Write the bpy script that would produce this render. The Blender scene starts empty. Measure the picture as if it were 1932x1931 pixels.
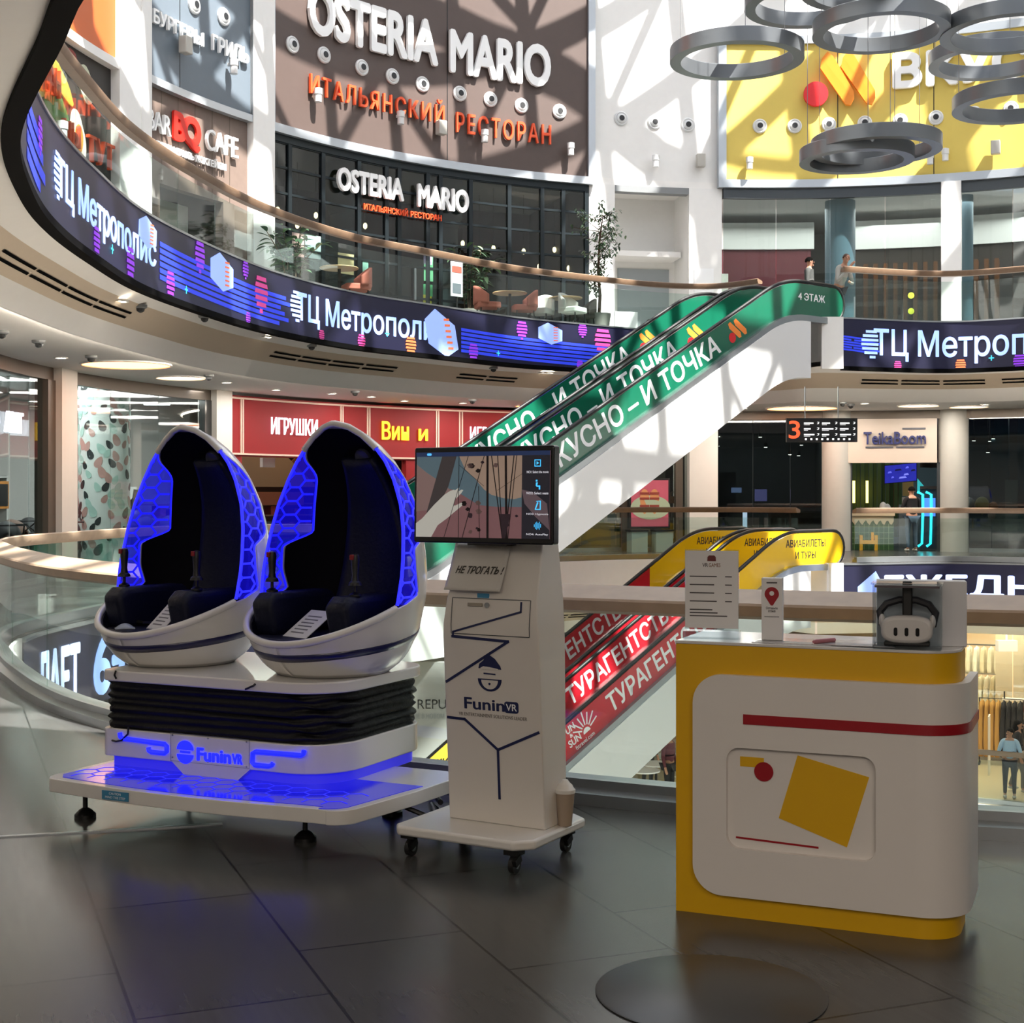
import bpy, bmesh, math, random
from mathutils import Vector, Matrix
from math import sin, cos, pi, radians, sqrt, atan2, hypot
random.seed(7)
S = bpy.context.scene
COL = S.collection
F, CX, HY, EH = 2680.0, 966.0, 930.0, 1.6          # focal length in pixels, principal column, horizon row, eye height
FLH = 5.6                                           # storey height

# ---------------------------------------------------------------- camera, sky, sun, exposure
cam = bpy.data.objects.new('camera', bpy.data.cameras.new('camera')); COL.objects.link(cam)
cam.location = (0, 0, EH); cam.rotation_euler = (pi/2, 0, 0)
cam.data.sensor_width = 36; cam.data.lens = 36*F/1932
cam.data.shift_y = -(965.5-HY)/1932; cam.data.clip_end = 300
S.camera = cam
SUN_D = Vector((-.67*cos(radians(57)), .742*cos(radians(57)), -sin(radians(57))))
w = bpy.data.worlds.new('sky'); S.world = w; w.use_nodes = True
wn = w.node_tree; bg = wn.nodes['Background']
sky = wn.nodes.new('ShaderNodeTexSky'); sky.sky_type = 'NISHITA'; sky.sun_disc = False
sky.sun_elevation = radians(57); sky.sun_rotation = radians(138); sky.air_density = 1.0; sky.dust_density = 2.0
hsv = wn.nodes.new('ShaderNodeHueSaturation'); hsv.inputs['Saturation'].default_value = .45
wn.links.new(sky.outputs[0], hsv.inputs['Color']); wn.links.new(hsv.outputs[0], bg.inputs[0]); bg.inputs[1].default_value = 0.34
sun = bpy.data.objects.new('sun', bpy.data.lights.new('sun', 'SUN')); COL.objects.link(sun)
sun.data.energy = 13.0; sun.data.angle = radians(.6); sun.data.color = (1, .96, .9)
sun.rotation_euler = SUN_D.to_track_quat('-Z', 'Y').to_euler(); sun.location = (20, -20, 40)
def area(name, loc, size, power, color, rot=(0, 0, 0)):
    l = bpy.data.lights.new(name, 'AREA'); l.energy = power; l.color = color; l.shape = 'RECTANGLE'
    l.size, l.size_y = size
    o = bpy.data.objects.new(name, l); COL.objects.link(o); o.location = loc; o.rotation_euler = rot
    return o
area('near_fill', (-2.6, -2.2, 4.42), (2.5, 2.5), 88, (1, .84, .68))  # unseen fill lights, added to brighten the fronts of the near things
area('near_fill', (2.6, -2.4, 4.42), (2.5, 2.5), 88, (1, .84, .68))
area('near_fill', (0, -6.5, 4.42), (4, 4), 200, (1, .9, .8))
S.view_settings.view_transform = 'Standard'; S.view_settings.look = 'None'
S.view_settings.gamma = 1; S.view_settings.use_curve_mapping = False
S.view_settings.exposure = 0.7
cy = S.cycles
cy.use_denoising = True; cy.max_bounces = 8; cy.diffuse_bounces = 5; cy.glossy_bounces = 3
cy.transparent_max_bounces = 32; cy.transmission_bounces = 4; cy.sample_clamp_indirect = 4
cy.caustics_reflective = False; cy.caustics_refractive = False

# ---------------------------------------------------------------- helpers
def at(px, py, Y): return Vector(((px-CX)/F*Y, Y, EH+(HY-py)/F*Y))
def fl(px, py, z=0.0): return at(px, py, (EH-z)*F/(py-HY))
def lin(c):
    c = c.lstrip('#'); v = [int(c[i:i+2], 16)/255 for i in (0, 2, 4)]
    return tuple((x/12.92 if x <= .04045 else ((x+.055)/1.055)**2.4) for x in v)+(1,)
MATS = {}
def mat(name, color='#808080', rough=.5, metal=0.0, emit=None, es=0.0, noise=0.0, nscale=6.0, bump=0.0, spec=.5, coat=0.0):
    if name in MATS: return MATS[name]
    m = bpy.data.materials.new(name); m.use_nodes = True; nt = m.node_tree; b = nt.nodes['Principled BSDF']
    c = lin(color); b.inputs['Base Color'].default_value = c; b.inputs['Roughness'].default_value = rough
    b.inputs['Metallic'].default_value = metal; b.inputs['Specular IOR Level'].default_value = spec
    b.inputs['Coat Weight'].default_value = coat; b.inputs['Coat Roughness'].default_value = .08
    if emit: b.inputs['Emission Color'].default_value = lin(emit); b.inputs['Emission Strength'].default_value = es
    if noise or bump:
        tc = nt.nodes.new('ShaderNodeTexCoord'); n = nt.nodes.new('ShaderNodeTexNoise'); n.inputs['Scale'].default_value = nscale
        n.inputs['Detail'].default_value = 4
        nt.links.new(tc.outputs['Object'], n.inputs['Vector'])
        if noise:
            mx = nt.nodes.new('ShaderNodeMix'); mx.data_type = 'RGBA'
            mx.inputs[6].default_value = tuple(x*(1-noise) for x in c[:3])+(1,); mx.inputs[7].default_value = tuple(min(1, x*(1+noise)) for x in c[:3])+(1,)
            nt.links.new(n.outputs['Fac'], mx.inputs[0]); nt.links.new(mx.outputs[2], b.inputs['Base Color'])
        if bump:
            bp = nt.nodes.new('ShaderNodeBump'); bp.inputs['Strength'].default_value = bump; bp.inputs['Distance'].default_value = .02
            nt.links.new(n.outputs['Fac'], bp.inputs['Height']); nt.links.new(bp.outputs[0], b.inputs['Normal'])
    MATS[name] = m; return m
def glow(name, color, strength):
    if name in MATS: return MATS[name]
    m = bpy.data.materials.new(name); m.use_nodes = True; nt = m.node_tree; b = nt.nodes['Principled BSDF']
    b.inputs['Base Color'].default_value = lin(color); b.inputs['Emission Color'].default_value = lin(color); b.inputs['Emission Strength'].default_value = strength
    MATS[name] = m; return m
def glass(name, tint='#e8f4f0', base=.05, edge=.6, rough=.02, emit=None, es=0, emix=0):
    if name in MATS: return MATS[name]
    m = bpy.data.materials.new(name); m.use_nodes = True; nt = m.node_tree; nt.nodes.clear()
    out = nt.nodes.new('ShaderNodeOutputMaterial'); tr = nt.nodes.new('ShaderNodeBsdfTransparent'); gl = nt.nodes.new('ShaderNodeBsdfGlossy')
    tr.inputs[0].default_value = lin(tint); gl.inputs['Roughness'].default_value = rough
    lw = nt.nodes.new('ShaderNodeLayerWeight'); pw = nt.nodes.new('ShaderNodeMath'); pw.operation = 'POWER'; pw.inputs[1].default_value = 4
    ma = nt.nodes.new('ShaderNodeMath'); ma.operation = 'MULTIPLY_ADD'; ma.inputs[1].default_value = edge; ma.inputs[2].default_value = base
    lw.inputs[0].default_value = .5
    nt.links.new(lw.outputs['Facing'], pw.inputs[0]); nt.links.new(pw.outputs[0], ma.inputs[0])
    mx = nt.nodes.new('ShaderNodeMixShader'); nt.links.new(ma.outputs[0], mx.inputs[0]); nt.links.new(tr.outputs[0], mx.inputs[1]); nt.links.new(gl.outputs[0], mx.inputs[2])
    last = mx
    if emit:
        em = nt.nodes.new('ShaderNodeEmission'); em.inputs[0].default_value = lin(emit); em.inputs[1].default_value = es
        m2 = nt.nodes.new('ShaderNodeMixShader'); m2.inputs[0].default_value = emix
        nt.links.new(mx.outputs[0], m2.inputs[1]); nt.links.new(em.outputs[0], m2.inputs[2]); last = m2
    nt.links.new(last.outputs[0], out.inputs[0]); MATS[name] = m; return m

ROOTM = {}
def tag(o, label=None, cat=None, group=None, kind=None):
    if label: o['label'] = label
    if cat: o['category'] = cat
    if group: o['group'] = group
    if kind: o['kind'] = kind
    return o
def thing(name, label, cat, loc=(0, 0, 0), rotz=0.0, group=None):
    o = bpy.data.objects.new(name, None); COL.objects.link(o); o.location = loc; o.rotation_euler = (0, 0, rotz)
    o.empty_display_size = .1
    ROOTM[o.name] = Matrix.Translation(Vector(loc)) @ Matrix.Rotation(rotz, 4, 'Z')
    return tag(o, label, cat, group)
def copy_thing(o, loc, rotz=None, label=None):
    r = o.copy(); COL.objects.link(r); r.location = loc
    if rotz is not None: r.rotation_euler = (0, 0, rotz)
    if label: r['label'] = label
    for ch in list(o.children):
        c = ch.copy(); COL.objects.link(c); c.parent = r
        for g in list(ch.children):
            d = g.copy(); COL.objects.link(d); d.parent = c
    return r
class MB:
    def __init__(s): s.v = []; s.f = []
    def add(s, vs, fs):
        k = len(s.v); s.v += [Vector(p) for p in vs]; s.f += [tuple(i+k for i in f) for f in fs]; return s
    def box(s, c, d, rot=None):
        x, y, z = d[0]/2, d[1]/2, d[2]/2; c = Vector(c)
        vs = [Vector((a, b, e)) for e in (-z, z) for b in (-y, y) for a in (-x, x)]
        if rot is not None:
            R = rot if isinstance(rot, Matrix) else Matrix.Rotation(rot, 3, 'Z'); vs = [R @ p for p in vs]
        return s.add([p+c for p in vs], [(0, 2, 3, 1), (4, 5, 7, 6), (0, 1, 5, 4), (2, 6, 7, 3), (0, 4, 6, 2), (1, 3, 7, 5)])
    def poly(s, pts, fn, d0, d1):
        """prism: 2D outline pts mapped by fn(x,y,depth)"""
        n = len(pts); vs = [fn(x, y, d0) for x, y in pts]+[fn(x, y, d1) for x, y in pts]
        return s.add(vs, [tuple(range(n))[::-1], tuple(range(n, 2*n))]+[(i, (i+1) % n, n+(i+1) % n, n+i) for i in range(n)])
    def lathe(s, prof, seg=24, c=(0, 0, 0), M=None, cap=True):
        c = Vector(c); n = len(prof); vs = []
        for i in range(seg):
            a = 2*pi*i/seg
            for r, z in prof:
                p = Vector((r*cos(a), r*sin(a), z)); p = M @ p if M is not None else p; vs.append(p+c)
        fs = [(i*n+j, ((i+1) % seg)*n+j, ((i+1) % seg)*n+j+1, i*n+j+1) for i in range(seg) for j in range(n-1)]
        if cap:
            if prof[0][0] > 1e-6: fs.append(tuple(i*n for i in range(seg))[::-1])
            if prof[-1][0] > 1e-6: fs.append(tuple(i*n+n-1 for i in range(seg)))
        return s.add(vs, fs)
    def cyl(s, a, b, r, seg=12, r2=None):
        a, b = Vector(a), Vector(b); M = (b-a).to_track_quat('Z', 'Y').to_matrix()
        return s.lathe([(r, 0), (r if r2 is None else r2, (b-a).length)], seg, a, M)
    def tube(s, pts, r, seg=8, closed=False, cap=True):
        pts = [Vector(p) for p in pts]; n = len(pts); vs = []
        up = Vector((0, 0, 1)); prev = None
        for i in range(n):
            if closed: t = pts[(i+1) % n]-pts[i-1]
            else: t = pts[min(i+1, n-1)]-pts[max(i-1, 0)]
            t.normalize()
            if prev is None:
                x = t.cross(up if abs(t.z) < .9 else Vector((1, 0, 0))).normalized()
            else: x = (prev-t*prev.dot(t)).normalized()
            prev = x; y = t.cross(x); rr = r[i] if isinstance(r, (list, tuple)) else r
            for k in range(seg):
                a = 2*pi*k/seg; vs.append(pts[i]+x*cos(a)*rr+y*sin(a)*rr)
        m = n if closed else n-1
        fs = [(i*seg+k, i*seg+(k+1) % seg, ((i+1) % n)*seg+(k+1) % seg, ((i+1) % n)*seg+k) for i in range(m) for k in range(seg)]
        if not closed and cap: fs += [tuple(range(seg))[::-1], tuple(range((n-1)*seg, n*seg))]
        return s.add(vs, fs)
    def grid(s, fn, nu, nv):
        vs = [fn(i/nu, j/nv) for j in range(nv+1) for i in range(nu+1)]
        return s.add(vs, [(j*(nu+1)+i, j*(nu+1)+i+1, (j+1)*(nu+1)+i+1, (j+1)*(nu+1)+i) for j in range(nv) for i in range(nu)])
    def sphere(s, c, r, seg=12, ring=8):
        c = Vector(c); r = r if isinstance(r, (tuple, list)) else (r, r, r)
        vs = [c+Vector((r[0]*sin(pi*j/ring)*cos(2*pi*i/seg), r[1]*sin(pi*j/ring)*sin(2*pi*i/seg), r[2]*cos(pi*j/ring))) for j in range(ring+1) for i in range(seg)]
        return s.add(vs, [(j*seg+i, (j+1)*seg+i, (j+1)*seg+(i+1) % seg, j*seg+(i+1) % seg) for j in range(ring) for i in range(seg)])
    def sweep(s, path, t0, t1, prof, step=.4, closed=False):
        n = max(1, int(abs(t1-t0)/step)); m = len(prof); vs = []
        for i in range(n+1):
            t = t0+(t1-t0)*i/n
            vs += [path.at(t, o, z) for o, z in prof]
        fs = [(i*m+j, i*m+(j+1) % m, (i+1)*m+(j+1) % m, (i+1)*m+j) for i in range(n) for j in range(m)]
        if not closed: fs += [tuple(range(m))[::-1], tuple(range(n*m, n*m+m))]
        return s.add(vs, fs)
    def rib(s, path, t0, t1, z0, z1, o0, o1, step=.4): return s.sweep(path, t0, t1, [(o0, z0), (o1, z0), (o1, z1), (o0, z1)], step)
    def text(s, st, fn, wd, ht, depth=.004, bold=0.0, spacing=1.0):
        vs, fs = text_geo(st, bold, spacing)
        return s.add([fn(x*wd, y*ht, z*depth) for x, y, z in vs], fs)
    def build(s, name, m, parent=None, world=False, sm=35, bevel=0, solid=0):
        vs = s.v
        loc = None
        if parent is not None and world:
            q = parent
            while q.parent: q = q.parent
            Mi = ROOTM[q.name].inverted(); vs = [Mi @ p for p in vs]
        elif parent is None and vs:
            lo = [min(p[k] for p in vs) for k in range(3)]; hi = [max(p[k] for p in vs) for k in range(3)]
            loc = Vector(((lo[0]+hi[0])/2, (lo[1]+hi[1])/2, lo[2])); vs = [p-loc for p in vs]
        me = bpy.data.meshes.new(name); me.from_pydata([tuple(p) for p in vs], [], s.f)
        bm = bmesh.new(); bm.from_mesh(me); bmesh.ops.recalc_face_normals(bm, faces=bm.faces); bm.to_mesh(me); bm.free()
        if sm: me.shade_smooth(); me.set_sharp_from_angle(angle=radians(sm))
        o = bpy.data.objects.new(name, me); COL.objects.link(o)
        if m is not None: me.materials.append(m)
        if parent is not None: o.parent = parent
        if loc is not None: o.location = loc
        if solid:
            md = o.modifiers.new('thickness', 'SOLIDIFY'); md.thickness = abs(solid); md.offset = 0 if solid > 0 else 1
        if bevel:
            md = o.modifiers.new('bevel', 'BEVEL'); md.width = bevel; md.segments = 3; md.limit_method = 'ANGLE'; md.angle_limit = radians(40)
        return o
TG = {}
def text_geo(st, bold=0.0, spacing=1.0):
    k = (st, bold, spacing)
    if k in TG: return TG[k]
    c = bpy.data.curves.new('t', 'FONT'); c.body = st; c.size = 1; c.extrude = .5; c.space_character = spacing; c.resolution_u = 4
    o = bpy.data.objects.new('t', c); COL.objects.link(o)
    dg = bpy.context.evaluated_depsgraph_get(); e = o.evaluated_get(dg); me = e.to_mesh()
    vs = [tuple(v.co) for v in me.vertices]; fs = [tuple(p.vertices) for p in me.polygons]
    e.to_mesh_clear(); bpy.data.objects.remove(o); bpy.data.curves.remove(c)
    if bold:                                            # heavier weight: the outline repeated round a small circle
        n0 = len(vs); v0, f0 = vs, fs; vs, fs = list(v0), list(f0)
        for k in range(8):
            dx, dy = bold*cos(k*pi/4), bold*sin(k*pi/4); vs += [(x+dx, y+dy, z*(1-.004*(k+1))) for x, y, z in v0]; fs += [tuple(i+n0*(k+1) for i in f) for f in f0]
    x0 = min(v[0] for v in vs); x1 = max(v[0] for v in vs); y0 = min(v[1] for v in vs); y1 = max(v[1] for v in vs)
    vs = [((x-x0)/(x1-x0), (y-y0)/(y1-y0), z) for x, y, z in vs]
    TG[k] = (vs, fs); return TG[k]
def pfn(o, u, v, n=None):
    o, u, v = Vector(o), Vector(u), Vector(v); n = u.cross(v).normalized() if n is None else Vector(n)
    return lambda x, y, z=0.0: o+u*x+v*y+n*z
class Path:
    def __init__(s, pts, n=10, spline=True):
        pts = [Vector(p) for p in pts]; out = []
        if spline:
            for i in range(len(pts)-1):
                p0 = pts[i-1] if i else pts[0]*2-pts[1]; p1, p2 = pts[i], pts[i+1]; p3 = pts[i+2] if i+2 < len(pts) else p2*2-p1
                for k in range(n):
                    t = k/n
                    out.append(.5*((2*p1)+(p2-p0)*t+(2*p0-5*p1+4*p2-p3)*t*t+(3*p1-p0-3*p2+p3)*t**3))
            out.append(pts[-1])
        else: out = pts
        s.P = out; s.L = [0]
        for i in range(1, len(out)): s.L.append(s.L[-1]+(out[i]-out[i-1]).length)
        s.len = s.L[-1]
        s.N = []
        for i in range(len(out)):
            d = out[min(i+1, len(out)-1)]-out[max(i-1, 0)]; d.normalize(); s.N.append(Vector((d.y, -d.x)))
    def seg(s, t):
        t = max(0, min(s.len, t)); lo, hi = 0, len(s.L)-2
        while lo < hi:
            m = (lo+hi+1)//2
            if s.L[m] <= t: lo = m
            else: hi = m-1
        return lo, (t-s.L[lo])/max(1e-9, s.L[lo+1]-s.L[lo])
    def at(s, t, off=0.0, z=0.0):
        i, f = s.seg(t); p = s.P[i].lerp(s.P[i+1], f)+s.N[i].lerp(s.N[i+1], f)*off
        return Vector((p.x, p.y, z))
    def px(s, px, which=0, lo=0, hi=None, off=0.0):
        r = (px-CX)/F; hi = s.len if hi is None else hi; hits = []
        for i in range(len(s.P)-1):
            a, b = s.P[i]+s.N[i]*off, s.P[i+1]+s.N[i+1]*off
            if a.y < 1 or b.y < 1: continue
            fa, fb = a.x-r*a.y, b.x-r*b.y
            if fa*fb <= 0 and fa != fb:
                t = s.L[i]+(s.L[i+1]-s.L[i])*fa/(fa-fb)
                if lo <= t <= hi: hits.append(t)
        return hits[which]
    def frame(s, t):
        i, f = s.seg(t); n = s.N[i].lerp(s.N[i+1], f).normalized()
        return Vector((-n.y, n.x, 0)), Vector((n.x, n.y, 0))    # tangent (viewer's right), normal (to the void)
    def pt(s, px, off, z): return s.at(s.px(px, off=off), off, z)
    def zpx(s, px, py, off=0.0, which=0):
        p = s.at(s.px(px, which, off=off), off); return EH+(HY-py)/F*p.y
    def fn(s, t, z, off=0.0): return lambda x, y, d=0.0: s.at(t+x, off+d, z+y)
CC = Vector((7, 24)); RW = 15.4
_w = [Vector((-8.4, -12)), Vector((-8.4, -4)), Vector((-8.4, 4)), Vector((-8.4, 12)), Vector((-8.4, 18)), Vector((-8.4, 21))]
_w += [CC+RW*Vector((cos(radians(a)), sin(radians(a)))) for a in range(183, -2, -2)] + [Vector((22.4, 12)), Vector((22.4, -12))]
W = Path(_w, spline=False)
R3 = Path([(17.5, 20), (17, 12), (12.5, 7.3), (6, 6.05), (2.4, 6.75), (.27, 7.6), (-1.4, 8.6), (-3.0, 10.3), (-4.1, 12.2), (-4.75, 13.6), (-5.25, 14.8), (-5.5, 16.2), (-5.4, 17.8),
           (-5.2, 19.5), (-4.6, 21.4), (-2.6, 22.2), (-1.0, 24.2), (-1.4, 26.4), (-2.0, 28.6), (-1.0, 31.0), (1.73, 33.4), (3.3, 34.2), (5.2, 34.4), (6.7, 33.4), (7.2, 32.3)])
R3R = Path([(7.2, 32.3), (7.58, 32.4), (10, 33.0), (11.76, 32.3), (15, 30), (17, 26), (17.5, 20)])
R4 = Path([(7, 5.9), (3, 6.1), (.5, 6.5), (-1.2, 7.0), (-2.3, 7.75), (-3.0, 9.1), (-4.05, 11.4), (-4.7, 13.7), (-5.03, 15.5), (-5.2, 17.5), (-5.27, 20), (-4.95, 22.7), (-4.35, 25.5),
           (-3.2, 28.2), (-1.74, 30.1), (0, 32.2), (1.73, 33.6), (3.3, 34.7), (5.0, 35.1), (6.4, 33.6), (7.05, 32.4)])
R4R = Path([(7.05, 32.4), (7.58, 32.4), (10, 33.1), (11.76, 32.3), (15, 30), (17, 26), (17.5, 20), (17, 12), (13, 7.2), (7, 5.9)])
def polar(paths, a):
    d = Vector((cos(a), sin(a))); best = None
    for p in paths:
        for i in range(len(p.P)-1):
            A, B = p.P[i]-CC, p.P[i+1]-CC; ca, cb = d.x*A.y-d.y*A.x, d.x*B.y-d.y*B.x
            if ca*cb <= 0 and ca != cb:
                q = A.lerp(B, ca/(ca-cb)); r = q.dot(d)
                if r > 0 and (best is None or r < best): best = r
    return best
def outer(a, x0=-18, x1=34, y0=-13, y1=50):
    d = (cos(a), sin(a)); ts = []
    if d[0] > 1e-9: ts.append((x1-CC.x)/d[0])
    if d[0] < -1e-9: ts.append((x0-CC.x)/d[0])
    if d[1] > 1e-9: ts.append((y1-CC.y)/d[1])
    if d[1] < -1e-9: ts.append((y0-CC.y)/d[1])
    return min(ts)
def pt(a, r, z): return Vector((CC.x+r*cos(a), CC.y+r*sin(a), z))
# ---------------------------------------------------------------- materials of the building
WHITE = mat('white_wall', '#ecebe8', .6, noise=.03); CEIL = mat('white_ceiling', '#f0eeea', .7, noise=.02); COVE_TINT = mat('fascia_cove_tint', '#cdbda8', .6, noise=.03)  # fascia beige is the cove light's warm tint put into the colour
BRONZE = mat('bronze_trim', '#5d5349', .4, .3); STEEL = mat('brushed_steel', '#a9adb0', .3, .9, noise=.1); DARKST = mat('dark_steel', '#4c5053', .35, .7)
BLACK = mat('black_paint', '#0b0b0c', .45); GREY = mat('grey_paint', '#7f8284', .5); WOOD = mat('rail_wood', '#a8917a', .4, noise=.2, nscale=9); WOODD = mat('dark_rail_wood', '#7c6450', .4, noise=.2, nscale=9)
GLASS = glass('balustrade_glass', '#edf5f2', .05, .5); SHOPGL = glass('shop_glass', '#dfe8e8', .09, .6); DARKGL = glass('dark_shop_glass', '#a9b4b6', .06, .55)
FTOP = mat('stone_pale', '#8f8d8a', .35, noise=.1)
def brick_floor():
    m = bpy.data.materials.new('slate_tiles'); m.use_nodes = True; nt = m.node_tree; b = nt.nodes['Principled BSDF']
    tc = nt.nodes.new('ShaderNodeTexCoord'); cb = nt.nodes.new('ShaderNodeCombineXYZ')
    for i, (vx, vy, k) in enumerate(((-.37, .929, 0), (.929, .37, -.53+6.1))):
        d = nt.nodes.new('ShaderNodeVectorMath'); d.operation = 'DOT_PRODUCT'; d.inputs[1].default_value = (vx, vy, 0)
        a = nt.nodes.new('ShaderNodeMath'); a.inputs[1].default_value = k
        nt.links.new(tc.outputs['Object'], d.inputs[0]); nt.links.new(d.outputs['Value'], a.inputs[0]); nt.links.new(a.outputs[0], cb.inputs[i])
    br = nt.nodes.new('ShaderNodeTexBrick'); br.inputs['Scale'].default_value = 1; br.inputs['Brick Width'].default_value = 1.22; br.inputs['Row Height'].default_value = .61
    br.inputs['Mortar Size'].default_value = .006; br.inputs['Mortar Smooth'].default_value = .2; br.offset = .37
    br.inputs['Color1'].default_value = lin('#4c4c4b'); br.inputs['Color2'].default_value = lin('#444443'); br.inputs['Mortar'].default_value = lin('#050505')
    nt.links.new(cb.outputs[0], br.inputs['Vector'])
    mp = nt.nodes.new('ShaderNodeMapping'); mp.inputs['Scale'].default_value = (2.0, 22, 1); mp.inputs['Rotation'].default_value = (0, 0, 0)
    n = nt.nodes.new('ShaderNodeTexNoise'); n.inputs['Scale'].default_value = 1.6; n.inputs['Detail'].default_value = 6
    nt.links.new(cb.outputs[0], mp.inputs['Vector']); nt.links.new(mp.outputs[0], n.inputs['Vector'])
    mx = nt.nodes.new('ShaderNodeMix'); mx.data_type = 'RGBA'; mx.blend_type = 'MULTIPLY'; mx.inputs[0].default_value = .35
    cr = nt.nodes.new('ShaderNodeMapRange'); cr.inputs[3].default_value = .55; cr.inputs[4].default_value = 1.3
    nt.links.new(n.outputs['Fac'], cr.inputs[0]); nt.links.new(br.outputs['Color'], mx.inputs[6]); nt.links.new(cr.outputs[0], mx.inputs[7])
    nt.links.new(mx.outputs[2], b.inputs['Base Color'])
    rr = nt.nodes.new('ShaderNodeMapRange'); rr.inputs[3].default_value = .2; rr.inputs[4].default_value = .28; b.inputs['Specular IOR Level'].default_value = .36
    nt.links.new(n.outputs['Fac'], rr.inputs[0]); nt.links.new(rr.outputs[0], b.inputs['Roughness'])
    bp = nt.nodes.new('ShaderNodeBump'); bp.inputs['Strength'].default_value = .02; bp.inputs['Distance'].default_value = .01
    nt.links.new(n.outputs['Fac'], bp.inputs['Height']); nt.links.new(bp.outputs[0], b.inputs['Normal'])
    return m
SLATE = brick_floor()
def struct(o, label=None): o['kind'] = 'structure'; o['label'] = label or o.name.replace('_', ' '); return o

# ---------------------------------------------------------------- slabs, ceilings, walls
def slab(name, paths, ztop, zbot, m, n=480):
    b = MB(); A = [2*pi*i/n for i in range(n)]; vs = []
    for a in A:
        r = polar(paths, a)-.01; R = outer(a); vs += [pt(a, r, zbot), pt(a, r, ztop), pt(a, R, ztop), pt(a, R, zbot)]
    fs = [(i*4+j, i*4+(j+1) % 4, ((i+1) % n)*4+(j+1) % 4, ((i+1) % n)*4+j) for i in range(n) for j in range(4)]
    b.add(vs, fs); o = b.build(name, m, sm=0)
    # tile coordinates are read in object space: keep the origin at the world origin
    for v in o.data.vertices: v.co += o.location
    o.location = (0, 0, 0); return o
struct(slab('floor', [R3, R3R], 0, -1.1, SLATE), 'dark slate tiled floor of the middle storey')
struct(slab('floor', [R4, R4R], FLH, FLH-1.0, FTOP), 'stone floor of the upper storey')
struct(slab('floor', [R3, R3R], -FLH, -FLH-1.1, mat('cream_floor', '#c9b291', .35, noise=.08)), 'cream floor of the lower storey')
struct(MB().box((8, 18, -11.4), (52, 64, .2)).build('ground', mat('pale_bounce_floor', '#d9d5cc', .3)), 'ground floor far below')  # paleness added so this floor bounces light up into the galleries
SOF = [(0, -1.11), (.06, -1.12), (.11, -1.2), (.22, -1.5), (.262, -1.80), (.272, -1.80), (.273, -1.745), (1, -1.75)]
ANG = [radians(a*.75) for a in range(324, 12, -1)]
def sofpath(paths, t, off=0): return [pt(a, (1-t)*polar(paths, a)+t*polar([W], a), 0).to_2d() for a in ANG]
S4 = {}
def soffit(paths, z0, which):
    for nm, i0, i1, m in (('ceiling', 0, 2, CEIL), ('ceiling', 2, 3, COVE_TINT), ('ceiling', 3, 7, CEIL)):
        b = MB(); vs = []; k = i1-i0+1
        for a in ANG:
            r0, r1 = polar(paths, a), polar([W], a)
            for t, z in SOF[i0:i1+1]: vs.append(pt(a, r0+(r1-r0)*t, z0+z))
        n = len(ANG); b.add(vs, [(i*k+j, i*k+j+1, (i+1)*k+j+1, (i+1)*k+j) for i in range(n-1) for j in range(k-1)])
        struct(b.build(nm, m, sm=60), which+(' ceiling fascia, warm cove light painted as beige' if m is COVE_TINT else ' white ceiling over the gallery'))
def soffit_z(x, y, paths, z0):
    d = Vector((x, y))-CC; a = atan2(d.y, d.x); r = d.length; r0, r1 = polar(paths, a), polar([W], a)
    if r0 is None or r1 is None or r < r0: return 99
    t = min(1, (r-r0)/(r1-r0))
    for (t0, za), (t1, zb) in zip(SOF, SOF[1:]):
        if t <= t1: return z0+za+(zb-za)*(t-t0)/max(1e-6, t1-t0)
    return z0-1.75
def ceiling_hit(px_, py_):
    Y = 8.0
    while Y < 42:
        p = at(px_, py_, Y)
        if p.z >= soffit_z(p.x, p.y, [R4, R4R], FLH): return p
        Y += .04
    return p
soffit([R4, R4R], FLH, 'middle storey'); soffit([R3, R3R], 0, 'lower storey')
COVE = glow('cove_strip', '#fff2e0', 30.0)
def cove(paths, z0, t, z, lab):
    vs = []; b = MB()
    for a in ANG:
        r0, r1 = polar(paths, a), polar([W], a); r = r0+(r1-r0)*t; vs += [pt(a, r, z0+z), pt(a, r, z0+z+.045)]
    b.add(vs, [(2*i, 2*i+1, 2*i+3, 2*i+2) for i in range(len(ANG)-1)]); o = b.build('trim_12', COVE, sm=0, solid=.004); struct(o, lab)
cove([R4, R4R], FLH, .2745, -1.795, 'warm cove light strip at the foot of the beige fascia')
nb = MB(); vs = []; A2 = [radians(a) for a in range(243, 371, 2)]
for a in A2: vs += [pt(a, polar([R4, R4R], a), FLH-1.11), pt(a, outer(a), FLH-1.11)]
nb.add(vs, [(2*i, 2*i+1, 2*i+3, 2*i+2) for i in range(len(A2)-1)])
struct(nb.build('ceiling', CEIL, sm=0), 'flat white ceiling over the near gallery')
# outer walls, roof
for z0, z1, nm in ((-FLH, -1.1, 'wall_lower'), (0, 4.6, 'wall_back')):
    struct(MB().rib(W, 0, 33, z0, z1, 0, -.3).build('wall_left', WHITE), 'plain white wall on the left of the near gallery')
    struct(MB().rib(W, W.len-30, W.len, z0, z1, 0, -.3).build('wall_right', WHITE), 'plain white wall on the right, out of the view')
    struct(MB().box((7, -12.2, (z0+z1)/2), (32, .3, z1-z0)).build('wall_back', WHITE), 'white wall behind the near gallery')
struct(MB().box((7, -12.2, 11.8), (32, .3, 12.4)).build('wall_back', WHITE), 'white wall behind the upper gallery')
tA = W.px(0)-1.0; t210 = W.px(212); t270 = W.px(268); t465 = W.px(467); t507 = W.px(505); t1108 = W.px(1109); t1360 = W.px(1364); tE = W.px(1932)+7
UP = 18.0
struct(MB().rib(W, 0, tA, FLH, UP, 0, -.3).build('wall_left', WHITE), 'white upper wall on the left')
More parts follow.
